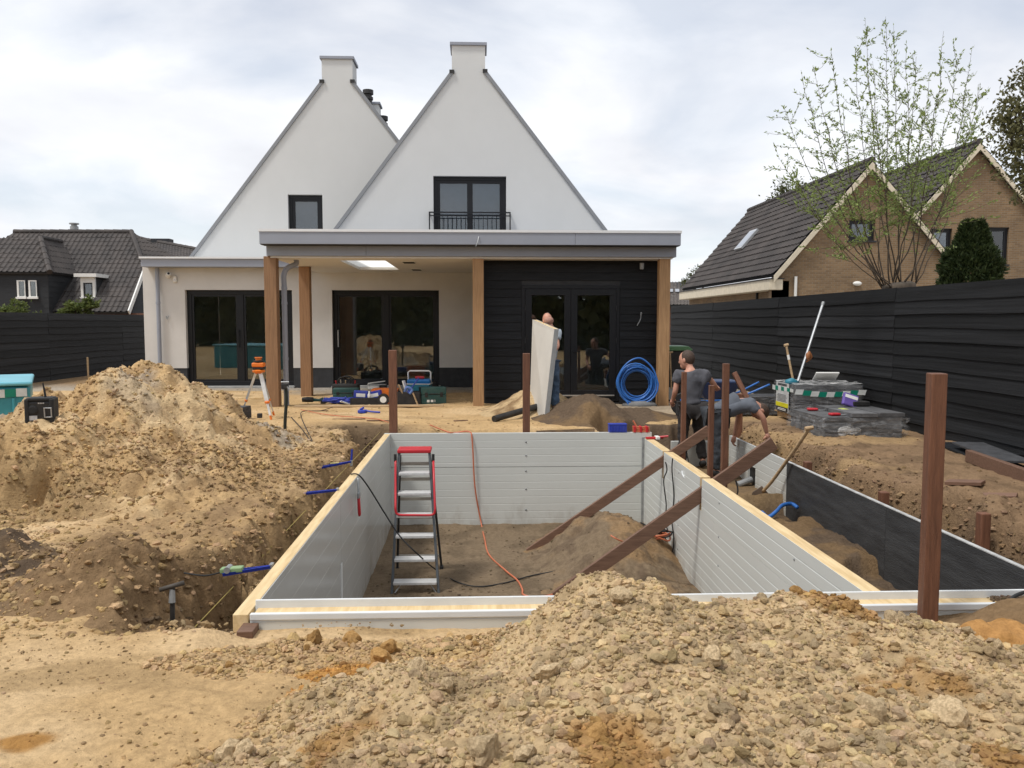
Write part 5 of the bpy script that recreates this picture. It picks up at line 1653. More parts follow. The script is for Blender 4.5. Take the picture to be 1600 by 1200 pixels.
# conifer
yc = 17.5
cb = P(1516, 440, yc); ct = P(1514, 357, yc)
TC = T('conifer', 'dense dark green thuja with two tips behind the right fence', 'tree', (cb.x, yc, 0))
rg = np.random.default_rng(17)
nL = 26000
tt = rg.random(nL) ** 0.8
hh = tt * (ct.z + 0.12)
side = rg.random(nL) < 0.5
lob = np.where(hh > ct.z * 0.88, np.where(side, -0.10, 0.13), 0)
prof = np.interp(hh / ct.z, [0, .5, .72, .86, 1.0, 1.05], [.58, .66, .60, .46, .16, .03]) * np.where(hh > ct.z * .88, 0.7, 1)
an = rg.random(nL) * 6.283
wob = 1 + 0.16 * fbm(an * 2.2, hh * 3.2, 3, 140)
ra = prof * wob * (0.55 + 0.45 * rg.random(nL) ** 0.35)
pc = np.stack([cb.x + lob + ra * np.cos(an), yc + ra * np.sin(an), hh], -1)
dc = np.stack([np.cos(an) * .5, np.sin(an) * .5, np.ones(nL)], -1)
leaves(pc, 0.11, 'foliage', M_dark, TC, 18, 0.35, dirs=dc)
MB().tube([(cb.x, yc, -.1), (cb.x, yc, ct.z * .7)], [.09, .03], 8).build('trunk', M_bark, TC, world=True)
# leafy tree at the right edge
p = P(1612, 205, 20)
bush('leafy_tree', 'leafy bronze green tree cut off by the right picture edge', 'tree', [(p.x, 20, p.z, 1.0, 1.0, 1.35), (p.x - .35, 20, p.z + .3, .5, .6, .7), (p.x + 0.25, 20.2, p.z + 1.2, .6, .7, .8), (p.x - .1, 19.8, p.z - 1.2, .7, .8, .7), (p.x - .45, 20.1, p.z - 0.3, .4, .5, .5)], 4600, 0.11, leaf_mat('bronze_leaf', (0.075, 0.075, 0.03), (0.20, 0.19, 0.085)), 31, (p.x + 1.3, 20, -.1), trunk_r=.06)
p = P(1242, 296, 46)
bush('leafy_tree', 'round green treetop showing over the nearer brick roof', 'tree', [(p.x, 46, p.z - .9, 1.5, 1.5, 1.5), (p.x + .8, 46, p.z - 1.4, 1.2, 1.2, 1.3)], 4200, 0.16, M_mid, 41, (p.x, 46, -.1), trunk_r=.15)
p = P(1099, 412, 47)
bush('leafy_tree', 'thin twiggy treetop left of the nearer brick roof', 'tree', [(p.x, 47, p.z - .5, .7, .7, .8), (p.x - .5, 47, p.z - 1.2, .8, .8, .8)], 500, 0.13, M_mid, 44, (p.x, 47, -.1), trunk_r=.12)
p = P(30, 482, 26)
bush('shrub', 'green shrub over the left fence below the two small windows', 'shrub', [(p.x - .1, 26, p.z - .05, .42, .4, .28), (p.x + .5, 26, p.z - .22, .2, .3, .12), (p.x - .55, 26, p.z - .2, .3, .3, .2)], 1500, 0.10, M_shrub, 51, (p.x, 26, 0.2))
p = P(122, 480, 27)
bush('shrub', 'bright green shrub over the left fence below the white dormer', 'shrub', [(p.x - .1, 27, p.z - .05, .42, .4, .27), (p.x + .42, 27, p.z + 0.05, .24, .3, .32), (p.x - .4, 27, p.z - .2, .3, .3, .18)], 1900, 0.10, M_shrub, 54, (p.x, 27, 0.2))
# ------------------------------------------------------------------ posts, stakes, braces
def post(label, p, q, w, m=M_azobe, name='wooden_post', group='brown hardwood posts', bevel=0.006, rz=0.0):
    p, q = Vector(p), Vector(q)
    o = MB().bar((0, 0, 0), q - p, w, w, up=(math.sin(rz), math.cos(rz), 0)).build(name, m, None, bevel=bevel)
    o.location = p
    return tag(o, label, 'post', group)


def vpost(label, px, pt, Y, w, zb_=-1.3, rz=0.0, **k):
    a = P(px, pt, Y)
    return post(label, (a.x, Y, zb_), (a.x, Y, a.z), w, rz=rz, **k)


vpost('thickest brown post, standing upright at the right before the front pool wall', 1464, 583, 4.42, 0.084, rz=0.12)
vpost('brown post behind the left end of the back pool wall', 613.5, 547, 12.25, 0.115)
vpost('brown post beside the carried white panel', 822.5, 552, 12.25, 0.105)
vpost('brown post left of the standing worker with the upper brace tied on', 1069, 581, 10.9, 0.062)
vpost('shorter brown post between the two workers', 1112, 602, 9.45, 0.060)
vpost('tall brown post crossed by the lower brace', 1134.5, 568, 9.10, 0.068)
post('tilted brown post rising behind the bending worker', P(1176, 640, 13.0), P(1147, 582, 13.2), 0.075)
SG = 'short stakes beside the outer panel'
for lab, px, py, Yq in (('short brown stake at the joint of dark board and pale panel', 1262, 721, 9.55), ('short brown stake behind the middle of the dark outer board', 1381, 768, 8.0), ('broken brown stake right of the thickest post', 1537, 801, 6.55), ('small brown stub behind the bending worker', 1156, 615, 12.9)):
    a = P(px, py, Yq)
    post(lab, (a.x, Yq, -0.8), (a.x, Yq, a.z), 0.085, name='stake', group=SG, bevel=0.01)


def brace(label, a, b, w, h):
    a, b = Vector(a), Vector(b)
    o = MB().bar((0, 0, 0), b - a, w, h).build('brace_beam', M_azobex, None, bevel=0.004)
    o.location = a
    return tag(o, label, 'beam', 'brown braces leaning over the right pool wall')


brace('longer lower brown brace running from the pool floor over the right wall', P(868, 934, 8.85), P(1209, 692, 8.95), 0.05, 0.145)
brace('upper brown brace tied to the post by the standing worker', P(826, 864, 10.75), P(1108, 671, 10.78), 0.05, 0.125)
for lab, px, py, Yq in (('black strap tying the upper brace to its post', 1068, 703, 10.83), ('black strap tying the lower brace to the tall post', 1143, 742, 9.0)):
    a = P(px, py, Yq)
    t = T('tie_strap', lab, 'strap', a)
    m = MB()
    for k in range(3):
        m.tube([(0.075 * math.cos(u) * 1.0, 0.06 * math.sin(u), 0.02 * k + 0.09 * math.cos(u + 0.3 * k)) for u in [i * math.pi / 8 for i in range(16)]], 0.008, 6, closed=True)
    m.build('loop', M_rubber, t)
    MB().tube(chain([(0.03, -0.06, -0.05), (0.05, -0.08, -0.16), (0.03, -0.07, -0.24)], 4), 0.008, 6).build('loose_end', M_rubber, t)

# ------------------------------------------------------------------ step ladder in the pool
lt = T('step_ladder', 'aluminium step ladder with red hand rail standing on the pool floor', 'ladder', (-0.7, 9.5, -1.4))
M_rail = mat('grey_ladder_rail', (0.06, 0.068, 0.075), 0.45, var=0.1)
fb0, fb1 = P(612, 936, 9.05), P(686, 934, 9.05)
ft0, ft1 = P(624, 706, 9.62), P(671, 706, 9.62)
rb0, rb1 = P(621, 890, 10.05), P(690, 887, 10.05)
ftl = (ft0, ft1)
for a, b in ((fb0, ft0), (fb1, ft1)):
    MB().bar(a, b, 0.028, 0.062, up=(0, 1, 0)).build('front_rail', M_rail, lt, world=True, bevel=0.004)
for a, b in ((rb0, ft0 + Vector((-0.0, 0.10, -.06))), (rb1, ft1 + Vector((0.0, 0.10, -.06)))):
    MB().bar(a, b, 0.026, 0.04, up=(0, 1, 0)).build('rear_rail', M_plastic, lt, world=True, bevel=0.004)
M_tread = mat('tread_metal', (0.66, 0.66, 0.65), 0.45, metal=0.3, var=0.08, scale=20, stretch=(1, 12, 1))
M_bar = mat('rear_bar_metal', (0.33, 0.30, 0.25), 0.5, metal=0.3)
for yq in (739, 771, 806, 838, 874, 909):
    t = (936 - yq) / (936 - 706)
    a = fb0.lerp(ft0, t); b = fb1.lerp(ft1, t)
    MB().b(a.x + 0.012, b.x - 0.012, a.y - 0.075, a.y + 0.07, a.z - 0.028, a.z + 0.004).build('tread', M_tread, lt, world=True, bevel=0.005)
for t in (0.12, 0.3, 0.47, 0.63, 0.8, 0.93):
    a = rb0.lerp(ft0 + Vector((0, .1, -.06)), t); b = rb1.lerp(ft1 + Vector((0, .1, -.06)), t)
    MB().b(a.x, b.x, a.y - 0.01, a.y + 0.02, a.z - 0.018, a.z + 0.018).build('rear_bar', M_bar, lt, world=True)
MB().b(ft0.x - 0.02, ft1.x + 0.02, ft0.y - 0.06, ft0.y + 0.20, ft0.z - 0.01, ft0.z + 0.035).build('top_step', M_red, lt, world=True, bevel=0.012)
a, b = P(618, 716, 9.56), P(677, 716, 9.56); c, d = P(680, 805, 9.27), P(618, 805, 9.27)
rp_ = chain([a, a.lerp(d, .5), d + Vector((0, 0, .08))], 3) + chain([d + Vector((0, 0, .07)), d + Vector((.015, 0, .015)), d + Vector((.07, 0, 0))], 4) + chain([c + Vector((-.07, 0, 0)), c + Vector((-.015, 0, .015)), c + Vector((0, 0, .07))], 4) + [c.lerp(b, .5), b]
MB().tube(rp_, 0.0135, 8).build('hand_rail', M_red, lt, world=True, smooth=True)
for a in (P(618, 713, 9.58), P(677, 713, 9.58)):
    MB().tube([a + Vector((0, -.03, .03)), a + Vector((0, -.03, -.06))], 0.017, 8).build('rail_clip', M_plastic, lt, world=True)
MB().tube([fb0 + Vector((.01, 0, 0.03)), fb0.lerp(ft0, 0.115) + Vector((.12, .02, 0))], .007, 6).tube([fb1 + Vector((-.01, 0, 0.03)), fb1.lerp(ft1, .115) + Vector((-.12, .02, 0))], .007, 6).build('step_stay', M_alu, lt, world=True)
for a in (fb0, fb1, rb0, rb1):
    MB().b(a.x - .022, a.x + .022, a.y - .035, a.y + .03, a.z - .03, a.z + .03).build('foot', M_plastic, lt, world=True, bevel=.005)

# ------------------------------------------------------------------ cables
def cable(name, label, pts, r, m, cat='cable', n=6, seg=6):
    o = MB().tube(chain(pts, n), r, seg).build(name, m, None, smooth=True)
    return tag(o, label, cat)


def onf(px, py, dz=0.012, z0=-1.38):
    "point on the pool soil under the picture spot"
    z = z0
    for _ in range(6):
        g = G(px, py, z); z = max(float(h_ground(np.array([g.x]), np.array([g.y]))[0][0]), float(h_inpool(np.array([g.x]), np.array([g.y]))[0]))
    g = G(px, py, z); g.z += dz
    return g


cable('extension_cord', 'orange extension cord hanging over the back pool wall onto the soil',
      [G(672, 664, .02), G(700, 675, .015), P(712, 676, 12.15), P(733, 674.5, 12.06), P(738, 690, 11.99), P(742, 760, 11.98), P(752, 818, 11.96), onf(757, 842), onf(764, 868), onf(790, 893), onf(808, 908), onf(816, 922), onf(818, 931), onf(838, 935), onf(866, 930), onf(885, 922)], 0.011, M_cableor)
cable('black_cable', 'thin black cable running from the left wall past the ladder over the soil',
      [P(548, 741, 8.75), P(560, 742, 8.75), P(575, 760, 8.9), P(600, 800, 9.0), P(625, 838, 9.0), P(655, 868, 9.0), onf(683, 893), onf(715, 911), onf(748, 918), onf(790, 912), onf(830, 901), onf(870, 893), onf(905, 880), onf(935, 858)], 0.008, M_rubber)
cable('black_cable', 'left one of the two black cables hanging down the right pool wall',
      [P(1040, 722, 10.3), P(1042, 735, 10.35), P(1037, 752, 10.4), P(1041, 790, 10.42), P(1038, 820, 10.4), P(1040, 845, 10.4), P(1035, 862, 10.2)], 0.008, M_rubber)
cable('black_cable', 'right one of the two black cables hanging down the right pool wall',
      [P(1051, 716, 10.1), P(1050, 735, 10.1), P(1053, 775, 10.1), P(1050, 812, 10.1), P(1053, 845, 10.1), P(1050, 866, 10.0)], 0.008, M_rubber)
cable('white_hose', 'loop of thin white hose hanging from the right wall top',
      [P(1066, 736, 9.7), P(1067, 742, 9.68), P(1073, 750, 9.62), P(1083, 753, 9.55), P(1092, 750, 9.5), P(1099, 744, 9.45)], 0.014, M_pvc, 'hose')
rng = random.Random(5)
c = onf(1022, 846)
t = T('cable_tangle', 'tangle of orange and black cable in the back right pool corner', 'cable', c)
pts = [(0.16 * math.cos(i * 1.3) + rng.uniform(-.06, .06), 0.12 * math.sin(i * 1.3) + rng.uniform(-.05, .05), 0.02 + 0.012 * (i % 9) + rng.uniform(0, .03)) for i in range(34)]
MB().tube(chain(pts, 5), 0.011, 6).build('orange_cable', M_cableor, t, smooth=True)
pts = [(0.17 * math.cos(i * 1.1 + 1) + rng.uniform(-.07, .07), 0.12 * math.sin(i * 1.1) + rng.uniform(-.05, .05), 0.05 + 0.012 * (i % 9) + rng.uniform(0, .06)) for i in range(20)]
MB().tube(chain(pts, 5), 0.009, 6).build('black_cable', M_rubber, t, smooth=True)
MB().b(-.07, .05, -.03, .06, .13, .2).build('plug_box', M_blue, t, bevel=.01)
cable('orange_loop', 'loop of orange cord on the soil heap in the pool', [onf(954, 838), onf(966, 845), onf(985, 852), onf(1000, 862), onf(1001, 872), onf(990, 877), onf(975, 876)], .009, M_cableor)
cable('channel_hose', 'blue hose lying in the channel beside the dark board', [P(1190, 800, 8.7), P(1200, 808, 8.6), P(1212, 800, 8.7), P(1222, 790, 9.0), P(1236, 787, 9.1), P(1246, 793, 9.0)], .022, M_hose, 'hose')
cable('power_cable', 'loops of black cable at the right end of the front wall', [P(1602, 925, 4.6), P(1585, 932, 4.55), P(1574, 945, 4.45), P(1571, 965, 4.35), P(1578, 985, 4.25), P(1590, 970, 4.3), P(1588, 945, 4.4), P(1600, 935, 4.5), P(1612, 940, 4.5)], .011, M_rubber)
cable('string_line', 'thin yellow string line stretched along the left trench', [P(276, 1010, 4.92), (-1.44, 12.1, 0.02)], .004, mat('yellow_string', (0.35, 0.27, 0.08), .8), 'string', n=2)
cable('ground_cable', 'reddish cable lying on the sand before the timber posts', [G(470, 640, .015), G(500, 646, .015), G(530, 650, .015), G(560, 652, .015), G(590, 655, .015), G(607, 660, .015)], .008, M_cableor)
cable('ground_cable', 'thin dark cable curling on the sand near the cordless saw', [G(455, 652, .02), G(470, 668, .02), G(488, 690, .02), G(470, 645, .02), G(500, 642, .02), G(520, 636, .02)], .007, M_rubber)

# red hand clamp hung on the left wall
q = P(561, 781, 8.55)
t = T('hand_clamp', 'red lever clamp hanging on the inside of the left wall', 'clamp', (XLi + 0.02, q.y, q.z))
MB().tube(chain([(0, .06, .22), (.01, .02, .12), (.015, 0, .06)], 4), .012, 6).build('jaw', M_steelgrey, t, smooth=True)
MB().b(-.0, .03, -.05, .05, .02, .08).build('pivot', M_steelgrey, t, bevel=.01)
MB().tube(chain([(.015, -.02, .04), (.02, -.03, -.05), (.02, .0, -.17)], 4), [.016] * 5 + [.017] * 3 + [.012], 8).build('lever', M_red, t, smooth=True)

# tools on the back wall
q = P(965, 669, 12.07)
t = T('tool_tray', 'blue plastic crate sitting on the back pool wall', 'crate', (q.x, 12.09, 0.002))
m = MB(); m.b(-.13, .13, -.07, .07, 0, .012)
for a in (-.13, .118): m.b(a, a + .012, -.07, .07, .012, .11)
for a in (-.07, .058): m.b(-.118, .118, a, a + .012, .012, .115)
m.build('body', M_blue, t, bevel=.004)
MB().b(-.135, .135, -.076, .076, .1155, .125).build('rim', M_blue, t, bevel=.003)
for k in range(5): MB().b(-.10 + k * .045, -.085 + k * .045, -.078, -.0705, .02, .095).build('rib', M_blue, t)
q = P(1001, 672, 12.07)
t = T('clamp_set', 'orange red bar clamps stacked on the back pool wall', 'clamp', (q.x, 12.08, 0.002))
for k in range(4): MB().b(-.12, .13, -.06 + k * .012, .0 + k * .012, k * .021, k * .021 + .016).build('bar', M_cableor, t, bevel=.004)
for k in range(3): MB().b(-.11 + k * .09, -.08 + k * .09, -.066, .06, .0, .088).build('jaw', M_red, t, bevel=.004)
MB().tube([(-.06, 0, .085), (-.11, .02, .17)], .012, 6).build('handle', M_cableor, t)
q = P(1024, 697, 11.8)
t = T('corner_clamp', 'flat red clamp lying at the back right wall corner', 'clamp', (q.x, 11.9, -0.083))
MB().bar((-.12, 0, .02), (.14, .02, .02), .05, .03).build('bar', M_red, t, bevel=.006)
MB().b(.02, .08, -.06, .08, 0, .045).build('jaw', M_white, t, bevel=.008)
MB().tube([(.06, 0, .03), (.2, -.05, .05)], .016, 6).build('handle', M_red, t)

# straps across the left trench
M_strap = mat('blue_strap', (0.01, 0.03, 0.30), 0.7, var=0.2, scale=40)
SG = 'blue straps from the left wall to the trench bank'
for lab, a, b, rt in (('farthest blue strap with a yellow tag', P(549, 721, 9.55), P(497, 730, 9.55), 'tag'), ('middle blue strap stretched over the left trench', P(527, 765, 7.98), P(440, 773, 7.98), 'none'), ('nearest blue strap with a green ratchet', P(424, 884, 5.5), P(356, 892, 5.5), 'rat')):
    t = T('ratchet_strap', lab, 'strap', a, group=SG)
    MB().bar(a, b, .04, .006, up=(0, .5, 1)).build('band', M_strap, t, world=True)
    m_ = a.lerp(b, .5)
    MB().bar(a + Vector((0.0, -.03, .0)), b + Vector((-.02, -.05, -.012)), .022, .006, up=(0, 1, .3)).build('band', M_strap, t, world=True)
    MB().b(a.x - .01, a.x + .012, a.y - .03, a.y + .03, a.z - .05, a.z + .015).build('hook', M_steelgrey, t, world=True)
    if rt == 'tag':
        MB().bar(m_ + Vector((-.05, -.01, .015)), m_ + Vector((.05, -.01, .02)), .03, .004).build('tag', mat('yellow_tag', (.55, .5, .2), .6), t, world=True)
        MB().tube([a + Vector((.0, .0, .0)), a + Vector((.01, 0, .14))], .012, 6).build('hook', M_strap, t, world=True)
    if rt == 'rat':
        q = b + Vector((.02, -.02, .0)); mg = mat('green_ratchet', (.22, .33, .16), .5)
        MB().bar(q + Vector((-.06, 0, .01)), q + Vector((.09, 0, .02)), .06, .035).build('ratchet', mg, t, world=True, bevel=.008)
        MB().tube([q + Vector((-.01, -.04, .02)), q + Vector((-.01, .04, .02))], .022, 10).build('spool', M_steelgrey, t, world=True)
        MB().tube(chain([q + Vector((-.05, 0, 0)), q + Vector((-.17, .02, -.03)), q + Vector((-.32, .05, -.02))], 4), .006, 6).build('rope', M_rubber, t, world=True)

# spade with T handle in the pit at the left front
q = P(271, 1012, 4.95)
t = T('spade', 'T-handled spade stuck upright in the pit left of the front wall', 'spade', q)
MB().tube([(0, 0, -.1), (0, .0, .2), (0.002, .01, .37)], .0145, 10).build('shaft', M_plastic, t)
MB().tube([(-.068, -.01, .362), (.068, .02, .395)], .014, 8).build('grip', mat('dark_grip', (.06, .05, .04), .7), t, smooth=True)
MB().tube([(0, 0, .28), (0, 0.01, .36)], [.020, .016], 10).build('ferrule', M_steelgrey, t)
m = MB()
ps = [(-0.01 + .022 * i, .02 * math.sin(i * .5), -.045 + .012 * i) for i in range(7)]
for a, b in zip(ps[:-1], ps[1:]):
    m.add([Vector(a), Vector(b), Vector(b) + Vector((.0, -.03, .035)), Vector(a) + Vector((0, -.03, .05)), Vector(a) + Vector((0, .012, 0)), Vector(b) + Vector((0, .012, 0)), Vector(b) + Vector((0, -.02, .037)), Vector(a) + Vector((0, -.02, .052))], [(0, 1, 2, 3), (7, 6, 5, 4), (0, 4, 5, 1), (3, 2, 6, 7), (1, 5, 6, 2), (0, 3, 7, 4)])
m.build('blade', mat('green_blade', (.06, .14, .02), .5, var=.3), t)
MB().tube([Vector(p) + Vector((0, -.03, .052)) for p in ps], .006, 6).build('tread_edge', M_steelgrey, t)

# ------------------------------------------------------------------ left side
q = P(66, 658, 8.35); q.z = top(q.x, q.y) - .02
t = T('jobsite_radio', 'black rugged jobsite radio with antenna on the spoil heap', 'radio', q, rz=R_(14))
w, dd, hh_ = .118, .09, .22
MB().b(-w, w, -dd, dd, .02, hh_).build('body', M_plastic, t, bevel=.025)
for x0 in (-w - .012, w - .03):
    MB().b(x0, x0 + .042, -dd - .015, dd + .015, .0, hh_ + .02).build('bumper', M_rubber, t, bevel=.012)
MB().b(-w + .0, w, -dd - .008, dd + .008, hh_ - .005, hh_ + .03).build('top_cover', M_rubber, t, bevel=.012)
mw = mat('dull_silver', (.45, .45, .45), .4, metal=.5)
MB().tube([(.05, -dd - .02, .06), (.05, -dd - .03, .15), (.11, -dd - .03, .15), (.11, -dd - .02, .06)], .008, 6, closed=True).build('latch', mw, t)
MB().lathe([(.045, 0), (.05, .006), (.03, .012)], 14, (-.06, -dd - .001, .13), Matrix.Rotation(R_(90), 3, 'X')).build('speaker', M_rubber, t)
MB().b(-.095, -.02, -dd - .006, -dd + .002, .03, .075).build('label', mat('pale_label', (.5, .5, .5), .6), t)
for k in range(3): MB().b(-.01 + k * .02, .005 + k * .02, -dd - .005, -dd + .002, .19, .203).build('button', mw, t)
MB().tube([(.04, 0, hh_ + .02), (.02, .0, hh_ + .17)], [.012, .007], 8).build('antenna', M_rubber, t)

pz = P(20, 596, 11.5).z; pc_ = P(47, 600, 11.5)
t = T('garden_pool', 'turquoise covered garden pool with green and white tape at the left edge', 'pool', (pc_.x, 11.5, 0), rz=R_(27))
M_turq = mat('turquoise_tarp', (.05, .30, .36), .4, var=.22, scale=2, bump=.5, bscale=5)
MB().b(-3.0, 0, 0, 1.9, -.3, pz - .06).build('side_wall', M_turq, t, bevel=.06, seg=3)
MB().b(-3.04, .03, -.04, 1.94, pz - .055, pz).build('cover', mat('pale_turquoise', (.14, .42, .50), .4, var=.14, scale=2, bump=.5, bscale=5), t, bevel=.03)
mg_, mwt = mat('tape_green', (.0, .20, .13), .5), mat('tape_white', (.62, .64, .62), .5)
for k in range(16):
    x1 = -.04 - k * .13
    MB().prism([(x1 - .128, -.022, pz - .20 - .004 * k), (x1, -.022, pz - .20 - .004 * k), (x1, -.022, pz - .09 - .004 * k), (x1 - .128, -.022, pz - .09 - .004 * k)], (0, .006, 0)).build('tape_stripe', mg_ if k % 2 else mwt, t)
for k in range(4): MB().tube([(-2.9 + k * .9, -.03, -.2), (-2.9 + k * .9, -.03, pz - .22)], .02, 8).build('pole', M_turq, t)

MB_ = MB().b(-.02, .02, -.02, .02, -.15, .62)
g = G(138, 592, 0)
o = MB_.build('stake', M_wood, None, bevel=.004); o.location = (g.x, g.y, 0); tag(o, 'thin pale wooden stake before the left fence', 'stake')

g = G(352, 655, 0)
t = T('paver_stack', 'low stack of charcoal pavers with a yellow level behind the spoil heap', 'pavers', (g.x, g.y, top(g.x, g.y)), rz=R_(-8))
me = None
for r in range(4):
    for i in range(3):
        for j in range(2):
            loc = (-.22 + i * .22, j * .3 - .15, .0 + r * .052)
            if me is None:
                o = MB().b(-.108, .108, -.148, .148, 0, .05).build('paver', M_paverd, t, bevel=.004); me = o.data; o.location = loc
            else:
                link('paver', me, None, t, (loc[0] + rng.uniform(-.004, .004), loc[1] + rng.uniform(-.004, .004), loc[2]))
o = MB().b(-.035, .035, -.22, .22, 0, .03).build('spirit_level', mat('yellow_level', (.6, .42, .06), .5), None, bevel=.004)
o.location = (g.x - .28, g.y + .05, top(g.x, g.y) + .21); o.rotation_euler = (0, 0, R_(-22)); tag(o, 'short yellow level lying on the charcoal pavers', 'level')

# laser on tripod
q = P(404, 566, 14.0)
t = T('laser_level', 'orange rotating laser level on an aluminium tripod before the first post', 'laser level', (q.x, 14.0, 0))
hz0 = q.z - .12
MB().lathe([(.10, hz0 - .05), (.11, hz0 - .02), (.06, hz0)], 12).build('tripod_head', M_orange, t)
for nm, a, w in (('leg', (-.42, .35), .035), ('leg', (.22, -.12), .062), ('leg', (.10, .55), .035)):
    p0_, p1_ = Vector((a[0] * .12, a[1] * .12, hz0 - .03)), Vector((a[0], a[1], 0))
    o = MB().bar(p0_, p0_.lerp(p1_, .62), w, .03, up=(0, 1, 0)).bar(p0_.lerp(p1_, .5), p0_.lerp(p1_, .92), w * .6, .024, up=(0, 1, 0)).build(nm, mat('bright_alu', (.7, .71, .7), .4, metal=.3), t)
    m = p0_.lerp(p1_, .64)
    MB().ell(m, (w * .75, .03, .03)).build('leg_clamp', M_orange, o)
    MB().ell(p0_, (.04, .04, .05)).build('hinge', M_orange, o)
    MB().bar(p0_.lerp(p1_, .9), p1_, .03, .02).build('foot', M_orange, o)
MB().b(-.085, .085, -.07, .07, hz0 + .001, hz0 + .04).build('base_plate', M_plastic, t, bevel=.01)
MB().b(-.10, .10, -.08, .08, hz0 + .041, hz0 + .115).build('housing', M_orange, t, bevel=.018)
MB().lathe([(.05, hz0 + .11), (.085, hz0 + .13), (.085, hz0 + .15), (.05, hz0 + .155)], 12).build('collar', M_plastic, t)
MB().lathe([(.05, hz0 + .155), (.05, hz0 + .185), (.065, hz0 + .19), (.065, hz0 + .205)], 12).build('rotor', M_orange, t)
o = MB().b(-.04, .04, -.03, .03, .02, .10).build('pouch', M_plastic, None, bevel=.012); g = G(406, 655, 0); o.location = (g.x, g.y, 0); tag(o, 'small black pouch on the sand beside the tripod', 'pouch')

g = G(447, 680, 0)
t = T('steel_rod', 'dark bent steel rod with a clamp on top in front of the downpipe', 'rod', (g.x, g.y, 0))
zt_ = P(447, 597, g.y).z
MB().tube(chain([(-.02, 0, -.2), (-.01, 0, .2), (.015, 0, .5), (.01, 0, zt_ - .08)], 4), .024, 8).build('rod', mat('greenish_black', (.015, .022, .018), .5), t, smooth=True)
MB().b(-.05, .045, -.04, .04, zt_ - .1, zt_ - .02).build('clamp', M_plastic, t, bevel=.01)
MB().tube([(-.05, -.02, zt_), (.06, -.02, zt_)], .012, 6).tube([(.04, -.04, zt_ - .06), (.07, -.04, zt_ - .12)], .012, 6).build('screw_bar', M_steelgrey, t)
o = MB().b(-.26, .26, -.03, .03, 0, .03).build('wooden_batten', M_pine, None); g = G(391, 621, 0); o.location = (g.x, g.y, top(g.x, g.y)); tag(o, 'pale batten lying on the sand behind the tripod', 'batten')

# ------------------------------------------------------------------ tools on the ground before the second sliding door
def at(px, py, dz=0.0):
    g = G(px, py, 0.0); g.z = top(g.x, g.y) + dz
    return g


g = at(577, 633)
o = MB().b(-1.45, 1.45, -.11, .11, 0, .03).build('plank', M_wood, None, bevel=.004); o.location = g; o.rotation_euler = (0, 0, R_(1.5)); tag(o, 'long brown plank lying under the row of tools', 'plank')

g = at(488, 629, .01)
t = T('cordless_saw', 'black cordless reciprocating saw lying on the plank end', 'power tool', g)
MB().tube([(-.2, 0, .08), (-.1, 0, .085), (.02, 0, .08)], [.045, .055, .05], 10).build('motor', M_plastic, t, smooth=True)
MB().tube([(.0, 0, .08), (.14, 0, .07), (.22, 0, .09)], [.035, .028, .04], 8).build('grip', M_green, t, smooth=True)
MB().b(.17, .27, -.045, .045, .0, .07).build('battery', M_plastic, t, bevel=.01)

g = at(541, 615)
t = T('tool_bag', 'open black tool bag behind the green case', 'bag', g)
m = MB().tube([(-.3, 0, .03), (-.28, 0, .24), (.28, 0, .24), (.3, 0, .03)], .02, 6)
MB().b(-.3, .3, -.17, .17, 0, .27).build('body', M_rubber, t, bevel=.05, seg=3)
for s in (-1, 1): MB().tube(chain([(-.18, s * .12, .25), (-.14, s * .13, .38), (0, s * .13, .43), (.14, s * .13, .38), (.18, s * .12, .25)], 4), .014, 6).build('handle', M_rubber, t, smooth=True)
for k in range(5): MB().tube([(-.2 + .1 * k, -.05, .2), (-.22 + .11 * k, -.08, .34 + .02 * (k % 2))], .015, 6).build('tool', (M_red, M_alu, M_wood, M_plastic, M_red)[k], t)


def case(label, g, w, d, h, m, rz, lm=M_plastic, name='tool_case', lab=None):
    t = T(name, label, 'tool case', g, rz=rz)
    MB().b(-w, w, -d, d, 0, h * .55).build('lower_shell', m, t, bevel=.015)
    MB().b(-w, w, -d, d, h * .56, h).build('lid', m, t, bevel=.015)
    for s in (-.6, .6): MB().b(s * w - .03, s * w + .03, -d - .012, -d + .005, h * .42, h * .7).build('latch', lm, t, bevel=.004)
    MB().tube([(-.08, -d, h * .6), (-.08, -d - .04, h * .62), (.08, -d - .04, h * .62), (.08, -d, h * .6)], .011, 6).build('handle', lm, t)
    for s in (-.3, 0, .3): MB().b(s * w - .012, s * w + .012, -d - .006, -d + .004, .02, h * .38).build('rib', m, t)
    if lab: MB().b(-w * .55, w * .1, -d - .004, -d + .002, h * .12, h * .26).build('label', M_white, t)
    return t


case('low dark green tool case below the black tool bag', at(541, 622), .27, .14, .24, M_green, R_(4))
case('teal green tool case at the right end of the tools', at(676, 628), .26, .14, .34, M_green, R_(14), lab=1)
g = at(529, 629)
t = T('strap_heap', 'bundle of blue straps lying before the green case', 'strap', g)
m = MB()
for k in range(9):
    pts = [(rng.uniform(-.3, .3), rng.uniform(-.08, .08), rng.uniform(.02, .13)) for _ in range(7)]
    m.tube(chain(pts, 5), .02, 5)
m.build('band', M_blue, t, smooth=True)
MB().tube(chain([(rng.uniform(.02, .3), -.12, rng.uniform(.01, .08)) for _ in range(8)], 4), .008, 5).build('chain_end', M_alu, t)
g = at(575, 629)
t = T('tool_tray', 'black tray holding two blue boxes and a white bottle', 'tray', g)
m = MB().b(-.34, .34, -.15, .15, 0, .02)
for a in (-.34, .32): m.b(a, a + .02, -.15, .15, .021, .13)
for a in (-.15, .13): m.b(-.319, .319, a, a + .02, .021, .14)
m.build('tray', M_plastic, t, bevel=.006)
